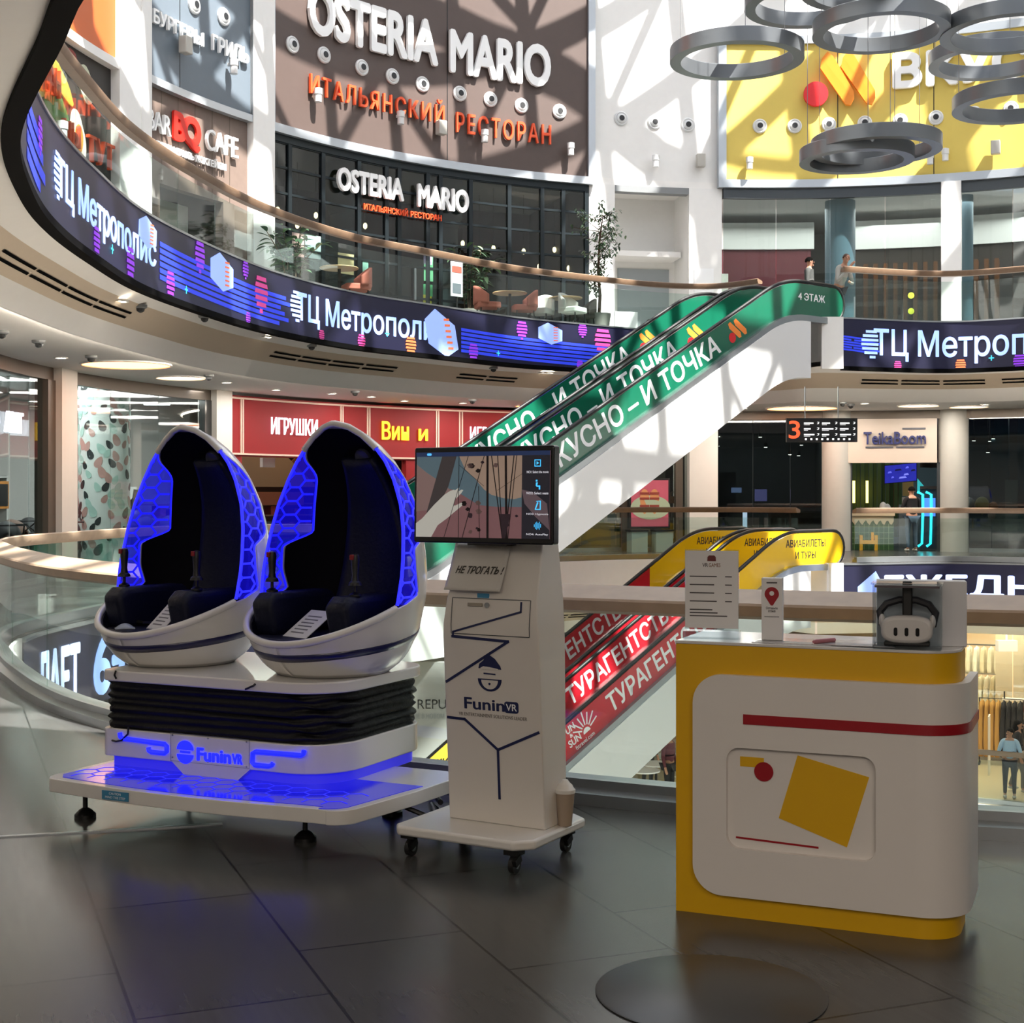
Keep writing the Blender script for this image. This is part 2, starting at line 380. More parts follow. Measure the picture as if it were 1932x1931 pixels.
struct(MB().rib(W, tE, W.len, FLH, UP, 0, -.3).build('wall_right', WHITE), 'white upper wall on the right')
struct(MB().rib(W, tA, tE, 10.02, UP, -.06, -.4).build('wall_far', WHITE), 'tall white curved wall above the upper storey')
for z0, z1, nm in ((-FLH, -1.2, 'lower'), (0, 4.4, 'middle'), (FLH, 10, 'upper')):
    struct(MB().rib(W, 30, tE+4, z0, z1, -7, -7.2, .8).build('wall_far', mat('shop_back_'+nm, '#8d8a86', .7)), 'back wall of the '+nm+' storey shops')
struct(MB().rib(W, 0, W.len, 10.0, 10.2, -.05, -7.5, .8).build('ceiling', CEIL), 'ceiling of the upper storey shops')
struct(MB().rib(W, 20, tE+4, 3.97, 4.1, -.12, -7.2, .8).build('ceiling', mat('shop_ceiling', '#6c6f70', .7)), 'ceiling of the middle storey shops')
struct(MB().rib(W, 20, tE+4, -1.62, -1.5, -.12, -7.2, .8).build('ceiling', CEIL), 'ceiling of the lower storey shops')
# skylight: steel lattice on a shallow vault, no trick panes
def sky_z(x, y): return 18.3+3.5*(1-((x-7)/16)**2)
sk = MB()
def beam(p, q, wd, n=10):
    pts = [Vector((p[0]+(q[0]-p[0])*i/n, p[1]+(q[1]-p[1])*i/n, 0)) for i in range(n+1)]
    for v in pts: v.z = sky_z(v.x, v.y)
    d = Vector((q[0]-p[0], q[1]-p[1], 0)).normalized(); s_ = Vector((-d.y, d.x, 0))*wd/2; up = Vector((0, 0, wd*.6))
    k = len(sk.v)
    vs = []
    for v in pts: vs += [v-s_-up, v+s_-up, v+s_+up, v-s_+up]
    sk.add(vs, [(i*4+j, i*4+(j+1) % 4, i*4+4+(j+1) % 4, i*4+4+j) for i in range(n) for j in range(4)])
X0, X1, Y0, Y1 = -8.6, 22.6, 0, 40
def clip(px, py, dx, dy):
    t0, t1 = -1e9, 1e9
    for o, d, lo, hi in ((px, dx, X0, X1), (py, dy, Y0, Y1)):
        if abs(d) < 1e-9: continue
        a, b_ = (lo-o)/d, (hi-o)/d; t0 = max(t0, min(a, b_)); t1 = min(t1, max(a, b_))
    return (t0, t1) if t1-t0 > .5 else None
for sgn in (1, -1):
    for k in range(-18, 34):
        c = clip(7, k*2.6, .76, sgn*.65)
        if c: beam((7+c[0]*.76, k*2.6+c[0]*sgn*.65), (7+c[1]*.76, k*2.6+c[1]*sgn*.65), .34)
for k in range(0, 14): beam((X0, k*3.1), (X1, k*3.1), .16)
for k in range(0, 11): beam((X0+k*3.1, Y0), (X0+k*3.1, Y1), .2)
for R_, wd in ((7.5, 1.0), (13.0, .45)):
    n = 48
    for i in range(n):
        a, b_ = 2*pi*i/n, 2*pi*(i+1)/n
        beam((7+R_*cos(a), 21+R_*sin(a)), (7+R_*cos(b_), 21+R_*sin(b_)), wd, 1)
struct(sk.build('roof', mat('skylight_steel', '#cfd2d2', .5), sm=0), 'steel lattice of the glazed roof')
struct(MB().box((7, -6.5, 18.2), (33, 13.2, .3)).build('roof', CEIL), 'closed part of the roof')

# ---------------------------------------------------------------- screens round the void
NAVY = mat('screen_navy', '#15152a', .4, emit='#101238', es=.2, noise=.1, nscale=1.2); LETTER = glow('screen_letter', '#8fabf2', .95); SBLUE = glow('screen_blue', '#2438c8', .5)
SPUR = glow('screen_purple', '#7a2fc0', .6); SORG = glow('screen_orange', '#c8643a', .6); SCYAN = glow('screen_cyan', '#38b8d8', .7); SPALE = glow('screen_pale', '#7f96e0', .75)
SPINK = glow('screen_pink', '#b03878', .55)
def band(path, t0, t1, z0, z1, label, base):
    th = thing('led_screen', label, 'screen', path.at((t0+t1)/2, 0, z0))
    MB().rib(path, t0, t1, z0+.06, z1, .0, .07, .25).build('display', NAVY, th, True)
    MB().rib(path, t0, t1, z0-.03, z0+.06, -.05, .10, .25).build('lower_frame', mat('matte_black', '#020202', .8, spec=.08), th, True)
    MB().rib(path, t0, t1, z1, z1+.035, -.05, .09, .25).build('upper_frame', STEEL, th, True)
    return th
tb0 = 3.0; tb1 = R4.len-3.0
b4 = band(R4, tb0, tb1, 4.47, 5.56, 'long curved screen band along the upper gallery edge left of the escalator', 0)
r4a = R4R.px(1587); b4r = band(R4R, r4a, R4R.len*.62, 4.42, 5.56, 'curved screen band on the upper gallery edge right of the escalator', 0)
r3a = R3R.px(1587); b3r = band(R3R, r3a, R3R.len-1, -1.15, -.05, 'screen band under the middle storey rail at the far right', 0)
t3i = R3.len-8; l3a = [i for i in range(len(R3.L)) if R3.P[i].y > 15.5 and R3.P[i].x < -4][0]
b3l = band(R3, R3.L[l3a], R3.L[l3a]+7.5, -1.15, -.05, 'screen band on the middle storey edge seen through the glass at left', 0)
struct(MB().rib(R4R, 0, r4a, 4.42, 5.6, -.05, .12).build('trim_1', WHITE), 'white end panel of the upper landing')
struct(MB().rib(R3R, 0, r3a, -1.15, 0, -.05, .12).build('trim_2', WHITE), 'white end panel of the middle landing')
struct(MB().rib(R3, R3.L[l3a]+7.5, R3.len, -1.15, -.0, -.02, .05).build('trim_3', WHITE), 'white edge of the middle storey floor')
struct(MB().rib(R3, 10, R3.L[l3a], -1.15, -.0, -.02, .05).build('trim_4', WHITE), 'white near edge of the middle storey floor')
for P_, z in ((R3, -FLH), (R3R, -FLH)):
    struct(MB().rib(P_, 0 if P_ is R3R else 20, P_.len, z-1.1, z, -.02, .05).build('trim_5', WHITE), 'white edge of the lower storey floor')
ZM = 5.02
def screen_text(th, path, t0, wd, zc, ht, st, m=LETTER, off=.075, bold=.012):
    MB().text(st, path.fn(t0, zc-ht/2, off), wd, ht, .012, bold).build('lettering', m, th, True, sm=0)
def span(path, pa, pb, which=0): a, b_ = path.px(pa, which), path.px(pb, which); return a, b_-a
def mark(th, path, t, z, shape, m, name='graphic', off=.078):
    MB().poly(shape, path.fn(t, z, off), 0, .006).build(name, m, th, True, sm=0)
def gift(th, path, t, z, w_, h_, lean=0.0):
    sh = [(-w_*.5, h_*.25), (-w_*.1, h_*.5), (w_*.5, h_*.2), (w_*.5, -h_*.3), (w_*.05, -h_*.5), (-w_*.5, -h_*.25)]
    sh = [(x+lean*y, y) for x, y in sh]; mark(th, path, t, z, sh, SPALE, 'gift_graphic')
    mb = MB()
    for k in range(6):
        x, y = w_*.22, -h_*.33+k*h_*.12
        mb.poly([(x-w_*.09+lean*y, y), (x+w_*.09+lean*y, y+.01), (x+w_*.09+lean*y, y+h_*.06), (x-w_*.09+lean*y, y+h_*.05)], path.fn(t, z, .086), 0, .005)
    mb.build('ribbon_graphic', SORG, th, True, sm=0)
def stripes(th, path, t0, t1, z0, z1, n, skew=0.0):
    mb = MB(); k = max(2, int((t1-t0)/.4))
    for i in range(n):
        zz = z0+(z1-z0)*i/n; h = (z1-z0)/n*.72
        a = t0+skew*i; b_ = t1-.5+.5*((i*37) % 10)/10
        vs = []
        for j in range(k+1):
            t = a+(b_-a)*j/k; drop = -.10*(t-t0)/(t1-t0); vs += [path.at(t, .078, zz+drop), path.at(t, .078, zz+h+drop)]
        mb.add(vs, [(2*j, 2*j+2, 2*j+3, 2*j+1) for j in range(k)])
    mb.build('stripe_graphic', SBLUE, th, True, sm=0)
def globe(th, path, t, z, r):
    mb = MB()
    for k in range(7):
        y = -r+2*r*(k+.2)/7; hw = sqrt(max(0.01, r*r-y*y)); mb.poly([(-hw, y), (hw*.35, y), (hw*.35, y+r*.17), (-hw, y+r*.17)], path.fn(t, z, .08), 0, .005)
    mb.build('globe_graphic', LETTER, th, True, sm=0)
def crystal(th, path, t, z, r, m):
    mb = MB()
    for k in range(6):
        y = -r+2*r*k/6; hw = sqrt(max(.05*r*r, r*r-y*y))*.8; mb.poly([(-hw, y), (hw, y), (hw*.9, y+r*.22), (-hw*.9, y+r*.22)], path.fn(t, z, .08), 0, .005)
    mb.build('shape_graphic', m, th, True, sm=0)
def plus(th, path, t, z, r=.06):
    MB().poly([(-r, .012), (-.012, .012), (-.012, r), (.012, r), (.012, .012), (r, .012), (r, -.012), (.012, -.012), (.012, -r), (-.012, -r), (-.012, -.012), (-r, -.012)], R4.fn(t, z, .08) if path is R4 else path.fn(t, z, .08), 0, .005).build('plus_graphic', SCYAN, th, True, sm=0)
L1 = 18
t, d = span(R4, 96, 285, -1); screen_text(b4, R4, t, d, 5.02, .55, 'ТЦ Метрополис'); globe(b4, R4, t, 5.05, .27); gift(b4, R4, t+d-.4, 5.3, .8, .45, .1)
t, d = span(R4, 553, 835, -1); screen_text(b4, R4, t, d, 5.0, .66, 'ТЦ Метрополис'); globe(b4, R4, t+.05, 5.05, .3)
gift(b4, R4, R4.px(828, -1), 5.0, .95, 1.0, -.25)
for pa, pb, z0, z1, n in ((292, 545, 4.72, 5.3, 6), (865, 1205, 4.65, 5.2, 6), (35, 75, 4.7, 5.35, 4)):
    stripes(b4, R4, R4.px(pa, -1), R4.px(pb, -1), z0, z1, n)
gift(b4, R4, R4.px(410, -1), 5.22, 1.0, .62); gift(b4, R4, R4.px(1034, -1), 5.28, .72, .5)
for px_, z, r, m in ((485, 5.1, .34, SPINK), (455, 5.42, .16, SPUR), (235, 4.72, .25, SPUR), (312, 4.7, .22, SPUR), (368, 5.32, .26, SPUR), (888, 4.68, .2, SPUR), (980, 5.3, .22, SPUR), (1095, 5.42, .17, SPUR),
                     (1133, 5.2, .33, SPINK), (770, 4.66, .2, SORG), (676, 4.62, .16, SPINK), (170, 4.7, .2, SPUR), (1090, 4.6, .12, SPUR), (600, 4.6, .12, SPINK), (60, 5.2, .2, SPUR), (460, 4.6, .12, SPUR)):
    crystal(b4, R4, R4.px(px_, -1), z, r, m)
for px_, z in ((342, 4.72), (935, 4.72), (725, 4.85), (200, 4.75)): plus(b4, R4, R4.px(px_, -1), z)
t, d = span(R4R, 1645, 1932); screen_text(b4r, R4R, t, 5.4, 4.98, .78, 'ТЦ Метрополис'); globe(b4r, R4R, t, 5.0, .34); stripes(b4r, R4R, t-.8, t+.3, 4.85, 5.2, 6)
for px_, z, r, m in ((1690, 4.52, .13, SPINK), (1812, 4.55, .16, SORG), (1925, 4.58, .18, SPUR)): crystal(b4r, R4R, R4R.px(px_), z, r, m)
plus(b4r, R4R, R4R.px(1872), 4.7)
t = R3R.px(1665); screen_text(b3r, R3R, t, 6.4, -.6, .62, 'ЕЖЕДНЕВНО', glow('screen_white', '#b4c6fa', 1.0), bold=.03)
mark(b3r, R3R, R3R.px(1640), -.6, [(-.35, -.3), (.3, -.3), (.3, .1), (.12, .4), (-.35, .05)], SPALE, 'arrow_graphic')
t = R3.L[l3a]+.7; screen_text(b3l, R3, R3.px(62, -1, R3.L[l3a]-3, R3.L[l3a]+7), R3.px(140, -1, R3.L[l3a], R3.L[l3a]+7)-R3.px(62, -1, R3.L[l3a]-3, R3.L[l3a]+7), -.62, .75, 'ЛАЕТ', glow('screen_white', '#b4c6fa', 1.0), bold=.03)
screen_text(b3l, R3, R3.px(166, -1, R3.L[l3a], R3.L[l3a]+7), 1.3, -.62, .78, '6+', LETTER, bold=.03)

# ---------------------------------------------------------------- balustrades
RAILP = [(-.1, 1.06), (-.1, 1.105), (-.085, 1.118), (.11, 1.062), (.12, 1.05), (.118, 1.0), (.10, .985), (-.06, .985)]
def balustrade(path, t0, t1, z, label, pane=1.5, sc=1.0, off=-.16, kerb=.12, name='glass_balustrade'):
    th = thing(name, label, 'balustrade', path.at((t0+t1)/2, off, z))
    MB().sweep(path, t0, t1, [(off-o*sc, z+.985*(1-sc)*.9+zz*(1 if sc == 1 else .96)) for o, zz in RAILP], .2).build('handrail', WOOD if sc == 1 else WOODD, th, True, sm=32)
    kb = MB().sweep(path, t0, t1, [(off-.1, z), (off+.1, z), (off+.1, z+kerb), (off-.03, z+kerb), (off-.03, z+kerb*.62), (off-.1, z+kerb*.5)], .25)
    kb.build('base_channel', STEEL, th, True)
    n = max(1, round((t1-t0)/pane)); d = (t1-t0)/n
    for i in range(n):
        MB().rib(path, t0+i*d+.006, t0+(i+1)*d-.006, z+kerb-.02, z+1.0, off-.007, off+.007, .25).build('glass_pane', GLASS, th, True, sm=60)
    return th
i3 = [i for i in range(len(R3.L)) if R3.P[i].x < 8][0]
balustrade(R3, R3.L[i3], R3.len-19, 0, 'near wood railed glass balustrade curving behind the machine and the yellow counter', 1.6)
balustrade(R3, R3.len-8.5, R3.len-1.3, 0, 'far glass balustrade with dark rail below the escalator', 1.6, .8)
balustrade(R3R, .75, R3R.len*.62, 0, 'far right glass balustrade above the dark screen in the middle storey', 1.6, .8)
ra = R4.px(40, -1)-4
balustrade(R4, ra, R4.len-2.2, FLH-.07, 'upper glass balustrade with wood rail above the long curved screen', 1.6, .8, -.1, .05)
balustrade(R4R, .55, R4R.len*.62, FLH-.07, 'upper right glass balustrade beside the escalator landing', 1.6, .8, -.1, .05)
balustrade(R3R, .3, R3R.len*.62, -FLH, 'lower storey glass balustrade where two people stand at the right', 1.6, .8)
balustrade(R3, R3.len-16, R3.len-1.0, -FLH, 'lower storey glass balustrade under the escalators', 1.6, .8)
# ---------------------------------------------------------------- escalators
ED = Vector((.768, .64, 0)); EW = Vector((-.64, .768, 0)); EO = Vector((4.51, 30.2, 0))
def smax(a, b, k):
    h = max(0, min(1, .5+.5*(a-b)/k)); return b+(a-b)*h+k*h*(1-h)
def hand(s): return -smax(-smax(5.28+.55*s, .8, .35), -6.34, .35)
SG, SR, SY = mat('green_glass_print', '#146048', .18, coat=.4), mat('red_glass_print', '#c01f2e', .18, coat=.4), mat('yellow_glass_print', '#e9bd17', .2, coat=.4)
RUB = mat('black_rubber', '#101011', .5); WLET = mat('white_letter', '#eef0f2', .4); ORANGE = mat('orange_print', '#f08a3a', .35); REDP = mat('red_print', '#d02028', .35)
TRUSS = mat('white_cladding', '#dfe0df', .4); STEP = mat('grooved_step', '#6f7274', .5, .5)
def escalator(zo, lower, w0, label, group):
    O = EO+Vector((0, 0, zo))
    def P(s, w_, z): return O+ED*s+EW*w_+Vector((0, 0, z))
    s0, s1 = -9.3, 3.98
    th = thing('escalator', label, 'escalator', P(-8.5, w0+.6, 0), 0, group)
    N = 90; SS = [s0+(s1-s0)*i/N for i in range(N+1)]
    def strip(name, m, fa, fb, wa, wb, sa, sb, n=80):
        b = MB(); vs = []
        for i in range(n+1):
            s = sa+(sb-sa)*i/n; za, zb = fa(s), fb(s); vs += [P(s, wa, za), P(s, wb, za), P(s, wb, zb), P(s, wa, zb)]
        b.add(vs, [(i*4+j, i*4+(j+1) % 4, i*4+4+(j+1) % 4, i*4+4+j) for i in range(n) for j in range(4)]+[(0, 1, 2, 3), (n*4, n*4+3, n*4+2, n*4+1)])
        return b.build(name, m, th, True)
    under = lambda s: max(-.9, min(hand(s)-2.17, 4.45))
    strip('truss_cladding', TRUSS, lambda s: max(hand(s)-.9, under(s)+.02), under, w0-.13, w0+1.34, -9.0, 2.75)
    # stepped treads between the balustrades
    b = MB()
    for i in range(40):
        s = -8.3+i*.27; z = max(0.02, min(hand(s)-.8, 5.52)); c = P(s, w0+.6, z-.12); b.box(c, (.27, 1.0, .24), Matrix.Rotation(atan2(ED.y, ED.x), 3, 'Z'))
    b.build('steps', STEP, th, True, sm=0)
    for wb in (w0, w0+1.2):
        if not lower:
            strip('balustrade_panel', SG, lambda s: hand(s)-.05, lambda s: hand(s)-.76, wb-.014, wb+.014, s0, s1-.25)
        else:
            strip('balustrade_panel', SR, lambda s: hand(s)-.05, lambda s: hand(s)-.76, wb-.014, wb+.014, s0, .45)
            strip('balustrade_panel', SY, lambda s: hand(s)-.05, lambda s: hand(s)-.76, wb-.014, wb+.014, .45, s1-.25)
        # rounded newel end
        MB().poly([(.36*cos(radians(a)), .355*sin(radians(a))) for a in range(-90, 91, 15)], lambda x, y, d: P(s1-.26+x, wb+d, hand(s1)-.405+y), -.014, .014).build('newel_panel', SY if lower else SG, th, True)
        rail = [P(s, wb, hand(s)) for s in SS if s < s1-.3]+[P(s1-.3+.42*sin(radians(a)), wb, hand(s1)-.41+.41*cos(radians(a))) for a in range(0, 171, 18)]
        rail = [P(s0-.3*sin(radians(a)), wb, hand(s0)-.36-.36*cos(radians(a))) for a in range(0, 180, 20)]+rail
        MB().tube(rail, .04, 8).build('handrail', RUB, th, True, sm=60)
        strip('skirt_trim', STEEL, lambda s: hand(s)-.76, lambda s: hand(s)-.9, wb-.11, wb+.11, -9.0, s1-.6)
    face = lambda s_, z_, wb, ang: pfn(P(s_, wb-.016, z_), ED*cos(ang)+Vector((0, 0, sin(ang))), -ED*sin(ang)+Vector((0, 0, cos(ang))), -EW)
    A = math.atan(.55)
    for wb in (w0, w0+1.2):
        if not lower:
            s = -5.0; L = 4.9/cos(A)
            MB().text('ВКУСНО – И ТОЧКА', face(s, hand(s)-.64, wb, A), L, .44, .004, .02).build('lettering', WLET, th, True, sm=0)
            lb = MB()
            for k in range(2): lb.poly([(.12+k*.2, .42), (.2+k*.2, .44), (.42+k*.2, .12), (.40+k*.2, .02), (.33+k*.2, .02), (.12+k*.2, .32)], face(.18, hand(.18)-.62, wb, A*.9), .0, .004)
            lb.build('bar_emblem', ORANGE, th, True, sm=0)
            MB().poly([(.08+.11*cos(a*.4), .02+.11*sin(a*.4)) for a in range(16)], face(.18, hand(.18)-.52, wb, A*.9), .0, .005).build('dot_emblem', REDP, th, True, sm=0)
            MB().text('4 ЭТАЖ', face(2.45, hand(3)-.42, wb, 0), .95, .17, .004, .015).build('lettering', WLET, th, True, sm=0)
        else:
            s = -3.32
            MB().text('ТУРАГЕНТСТВО', face(s, hand(s)-.62, wb, A), 3.2/cos(A), .40, .004, .02).build('lettering', WLET, th, True, sm=0)
            b = MB(); f = face(-4.42, hand(-4.42)-.58, wb, A)
            b.text('FUN', lambda x, y, z: f(x-.02, y+.27, z), .32, .15, .004, .02); b.text('&', lambda x, y, z: f(x+.1, y+.17, z), .08, .08, .004, .01); b.text('SUN', lambda x, y, z: f(x, y, z), .34, .15, .004, .02)
            for k in range(7):
                a = radians(150-k*22); c0, c1 = .13, .13+.24+.04*(k % 2)
                q = [(.52+c*cos(a)+dx*sin(a), .05+c*sin(a)-dx*cos(a)) for c, dx in ((c0, -.014), (c1, -.014), (c1, .014), (c0, .014))]
                b.poly(q, f, 0, .004)
            b.poly([(.52+.1*cos(radians(a)), .03+.1*sin(radians(a))) for a in range(0, 181, 20)], f, 0, .004)
            b.text('fstravel.com', lambda x, y, z: f(x+.12, y-.13, z), .55, .09, .004)
            b.build('lettering', WLET, th, True, sm=0)
            BL = mat('dark_letter', '#2a2320', .5); b = MB()
            b.text('АВИАБИЛЕТЫ', face(2.02, hand(3)-.36, wb, 0), 1.4, .17, .004, .012); b.build('lettering', BL, th, True, sm=0)
            MB().text('И ТУРЫ', face(2.35, hand(3)-.62, wb, 0), .72, .16, .004, .012).build('lettering', BL, th, True, sm=0)
    return th
escalator(0, False, 0, 'nearer of the two green escalators rising to the upper storey, white side cladding', 'green escalators')
escalator(0, False, 1.47, 'farther of the two green escalators rising to the upper storey, behind the other', 'green escalators')
escalator(-FLH, True, 0, 'nearer of the two red and yellow escalators rising from below', 'red and yellow escalators')
escalator(-FLH, True, 1.47, 'farther of the two red and yellow escalators, behind the other', 'red and yellow escalators')

# ---------------------------------------------------------------- ring lamps hanging in the void
RINGM = mat('ring_grey', '#73777b', .32, .55); WIRE = mat('wire', '#8b8d8f', .4, .6)
RING = [(1390, 116, 251, 'leftmost ring lamp, hanging alone in front of the yellow panel edge'), (1653, 287, 241, 'upper ring of the low crossing pair under the orange bars'),
        (1616, 306, 212, 'lower smaller ring of the low crossing pair under the orange bars'), (1531, 14, 250, 'ring lamp at the top edge just right of the leftmost ring'),
        (1662, 64, 254, 'ring lamp hanging over the orange bars and the dark ring'), (1642, -20, 262, 'dark ring lamp cut by the top edge of the picture'),
        (1905, 66, 254, 'topmost ring lamp at the right edge'), (1871, 120, 230, 'ring lamp across the white letters at the right'), (1921, 205, 240, 'lowest ring lamp at the right edge, beneath the white letters')]
for px_, py_, wd, lab in RING:
    D = 2.2 if wd > 225 else 1.95; Y = D*F/wd; c = at(px_, py_, Y); R_ = D/2
    th = thing('ring_lamp', lab, 'ring lamp', c, 0, 'ring lamps in the void')
    MB().lathe([(R_, 0), (R_, .23), (R_-.012, .24), (R_-.17, .24), (R_-.18, .23), (R_-.18, 0), (R_, 0)], 72, cap=False).build('ring_body', RINGM, th)
    for k in range(3):
        a = .5+2*pi*k/3; p = Vector(((R_-.09)*cos(a), (R_-.09)*sin(a), .24))
        MB().cyl(p, p+Vector((0, 0, 17.5-c.z)), .006, 5).build('suspension_wire', WIRE, th)

# ---------------------------------------------------------------- upper storey facade
BROWN = mat('brown_panel', '#52443f', .55, noise=.06); GREYP = mat('slate_panel', '#65707a', .5, noise=.04); ORP = mat('orange_panel', '#c9622a', .5); YEL = mat('yellow_panel', '#d9c05c', .5, noise=.03)
def panel(name, m, pa, pb, z0, z1, off, label, cat='wall panel', seams=(), frame=None):
    a, b_ = W.px(pa), W.px(pb); th = thing(name, label, cat, W.at((a+b_)/2, 0, z0))
    MB().rib(W, a, b_, z0, z1, -.06, off, .3).build('board', m, th, True)
    for s in seams: MB().rib(W, W.px(s)-.012, W.px(s)+.012, z0, z1, off, off+.004).build('seam', BLACK, th, True)
    if frame:
        fm, fw = frame
        MB().rib(W, a-fw, b_+fw, z0-fw, z0, -.05, off+.08, .3).build('lower_frame', fm, th, True)
        for s in (a-fw/2, b_+fw/2): MB().rib(W, s-fw/2, s+fw/2, z0, z1, -.05, off+.08).build('side_frame', fm, th, True)
        if frame and z1 < UP-2: MB().rib(W, a-fw, b_+fw, z1, z1+fw, -.05, off+.08, .3).build('upper_frame', fm, th, True)
    return th
SILV = mat('silver_frame', '#b6bcc2', .35, .6)
panel('facade_cladding', ORP, 30, 232, 10.1, UP, .1, 'orange panel high on the wall at the far left', frame=(WHITE, .18))
panel('facade_cladding', GREYP, 272, 466, 10.15, UP, .1, 'blue grey panel on the wall between two white columns', seams=(332,), frame=(SILV, .16))
panel('facade_cladding', BROWN, 509, 1106, 10.15, UP, .1, 'tall brown panel in the middle of the upper wall', seams=(840,), frame=(SILV, .2))
panel('facade_cladding', YEL, 1368, 2010, 10.25, 14.0, .1, 'yellow panel with orange bars on the upper right wall', seams=(1580, 1762), frame=(SILV, .22))
for pa, pb in ((209, 236), (252, 271), (466, 482), (490, 507)):
    a, b_ = W.px(pa), W.px(pb); MB().rib(W, a, b_, FLH, UP, -.2, .2, .2).build('column', WHITE).__setitem__('kind', 'structure')
struct(MB().rib(W, W.px(236), W.px(252), FLH, UP, -.2, .18, .2).build('trim_6', WHITE), 'white recess between the paired columns at left')
struct(MB().rib(W, W.px(482), W.px(490), FLH, UP, -.2, .2, .2).build('trim_7', WHITE), 'white recess beside the brown panel')
# upright letters on the wall
def sign(label, items, m, off=.12, depth=.12, bold=.0, name='sign_lettering', path=W, spacing=1.0, backs=None):
    """items: (text, px left, px right, z low, z high); rows above 40 are picture rows read at the middle of the word"""
    items = [it if it[3] < it[4] and it[4] < 16 else (it[0], it[1], it[2], path.zpx((it[1]+it[2])/2, it[4], off), path.zpx((it[1]+it[2])/2, it[3], off)) for it in items]
    t0 = path.px(items[0][1]); th = thing(name, label, 'sign', path.at(t0, off, items[0][3]))
    for st, pa, pb, z0, z1 in items:
        a, b_ = path.px(pa), path.px(pb)
        MB().text(st, path.fn(a, z0, off+depth/2), b_-a, z1-z0, depth, bold, spacing).build('lettering', m, th, True, sm=0)
    return th
WS = mat('white_sign', '#f4f5f5', .4); OS = mat('orange_sign', '#e8562a', .45)
sign('large white raised letters on the brown panel', [('OSTERIA', 572, 818, 8, 97), ('MARIO', 841, 1033, 72, 154)], WS, .14, .09, .035)
sign('orange raised letters under the large white name on the brown panel', [('ИТАЛЬЯНСКИЙ', 575, 831, 162, 208), ('РЕСТОРАН', 854, 1034, 225, 263)], OS, .14, .07, .01, spacing=1.25)
sign('white letters high on the blue grey panel', [('БУРГЕРЫ', 275, 372, 35, 62), ('ГРИЛЬ', 388, 458, 75, 105)], WS, .14, .06, .02)
sign('thin white letters beside the red monogram on the stone wall', [('BAR', 270, 314, 211, 248), ('CAFE', 382, 442, 251, 290)], WS, .06, .07)
sign('small white letters under the red monogram', [('БУРГЕРЫ ГРИЛЬ КОКТЕЙЛИ', 277, 420, 282, 299)], WS, .06, .05, .02)
sign('red monogram between the white letters on the stone wall', [('BQ', 321, 373, 216, 282)], mat('red_sign', '#d8281c', .45), .04, .06, .05, spacing=.8)
sign('white letters on the dark glass front, smaller copy of the large name', [('OSTERIA', 628, 754, 326, 370), ('MARIO', 781, 878, 353, 397)], WS, .12, .08, .035)
sign('small orange letters under the white name on the glass front', [('ИТАЛЬЯНСКИЙ РЕСТОРАН', 679, 827, 392, 407)], OS, .12, .05, .015)
t = W.px(1683)
th = thing('sign_lettering', 'big white block letters on the yellow panel', 'sign', W.at(t, .14, 12.6))
MB().text('ВКУСНО', W.fn(t, 12.62, .2), 5.6, 1.0, .12, .04, 1.02).build('lettering', WS, th, True, sm=0)
t = W.px(1512); th = thing('bar_emblem', 'orange slanted bars and red disc on the yellow panel', 'emblem', W.at(t, .14, 12))
for k, px_ in ((0, 1545), (1, 1585)):
    q = [(0, 1.05), (.05, 1.32), (.2, 1.5), (.36, 1.36), (.92, .38), (.93, .17), (.84, .0), (.70, .02)]
    MB().poly(q, W.fn(W.px(px_), 12.22, .22), 0, .1).build('bar', mat('orange_bar', '#f08c1e', .4), th, True, sm=0)
MB().poly([(.34*cos(a*.2), .34*sin(a*.2)) for a in range(31)], W.fn(W.px(1537), 12.57, .2), 0, .1).build('disc', mat('red_disc', '#e02128', .4), th, True, sm=0)

# air nozzles and flood lamps on the upper wall
NOZ = mat('nozzle_white', '#d6d8d8', .4); NOZB = mat('nozzle_dark', '#18191b', .5)
def nozzle(px_, py_, lab, off=.12):
    t = W.px(px_); z = W.zpx(px_, py_, off); c = W.at(t, off, z); tg, n = W.frame(t)
    M = Matrix((tg, Vector((0, 0, 1)), n)).transposed()
    th = thing('air_nozzle', lab, 'air nozzle', c, 0, 'round air nozzles on the upper wall')
    MB().lathe([(.20, -.02), (.20, .02), (.17, .04), (.13, .025)], 20, (0, 0, 0), M, False).build('flange', NOZ, th)
    MB().lathe([(.14, 0), (.135, .045), (.10, .07), (.06, .075), (0, .06)], 16, (0, 0, 0), M).build('nozzle_ball', NOZ, th)
    M2 = Matrix.Rotation(-.06, 3, tg) @ M
    MB().lathe([(0, .066), (.078, .066), (.078, .08), (0, .08)], 12, (0, 0, 0), M2).build('opening', NOZB, th)
ORD = ('first', 'second', 'third', 'fourth', 'fifth', 'sixth', 'seventh', 'eighth', 'ninth')
for i, p in enumerate(((545, 82), (605, 102), (677, 126), (735, 143), (792, 158), (863, 176), (921, 187), (980, 199), (1052, 210))): nozzle(*p, ORD[i]+' from the left of nine round nozzles on the brown panel')
for i, p in enumerate(((358, 5), (414, 28))): nozzle(*p, ('higher', 'lower')[i]+' of two round nozzles on the blue grey panel')
for i, p in enumerate(((1173, 224), (1236, 231), (1299, 236))): nozzle(*p, ('left', 'middle', 'right')[i]+' of three round nozzles on the white upper wall', -.05)
for i, p in enumerate(((1432, 238), (1498, 238), (1563, 235), (1631, 232), (1698, 228), (1766, 222), (1838, 214), (1908, 205))): nozzle(*p, ORD[i]+' from the left of the round nozzles on the yellow panel')
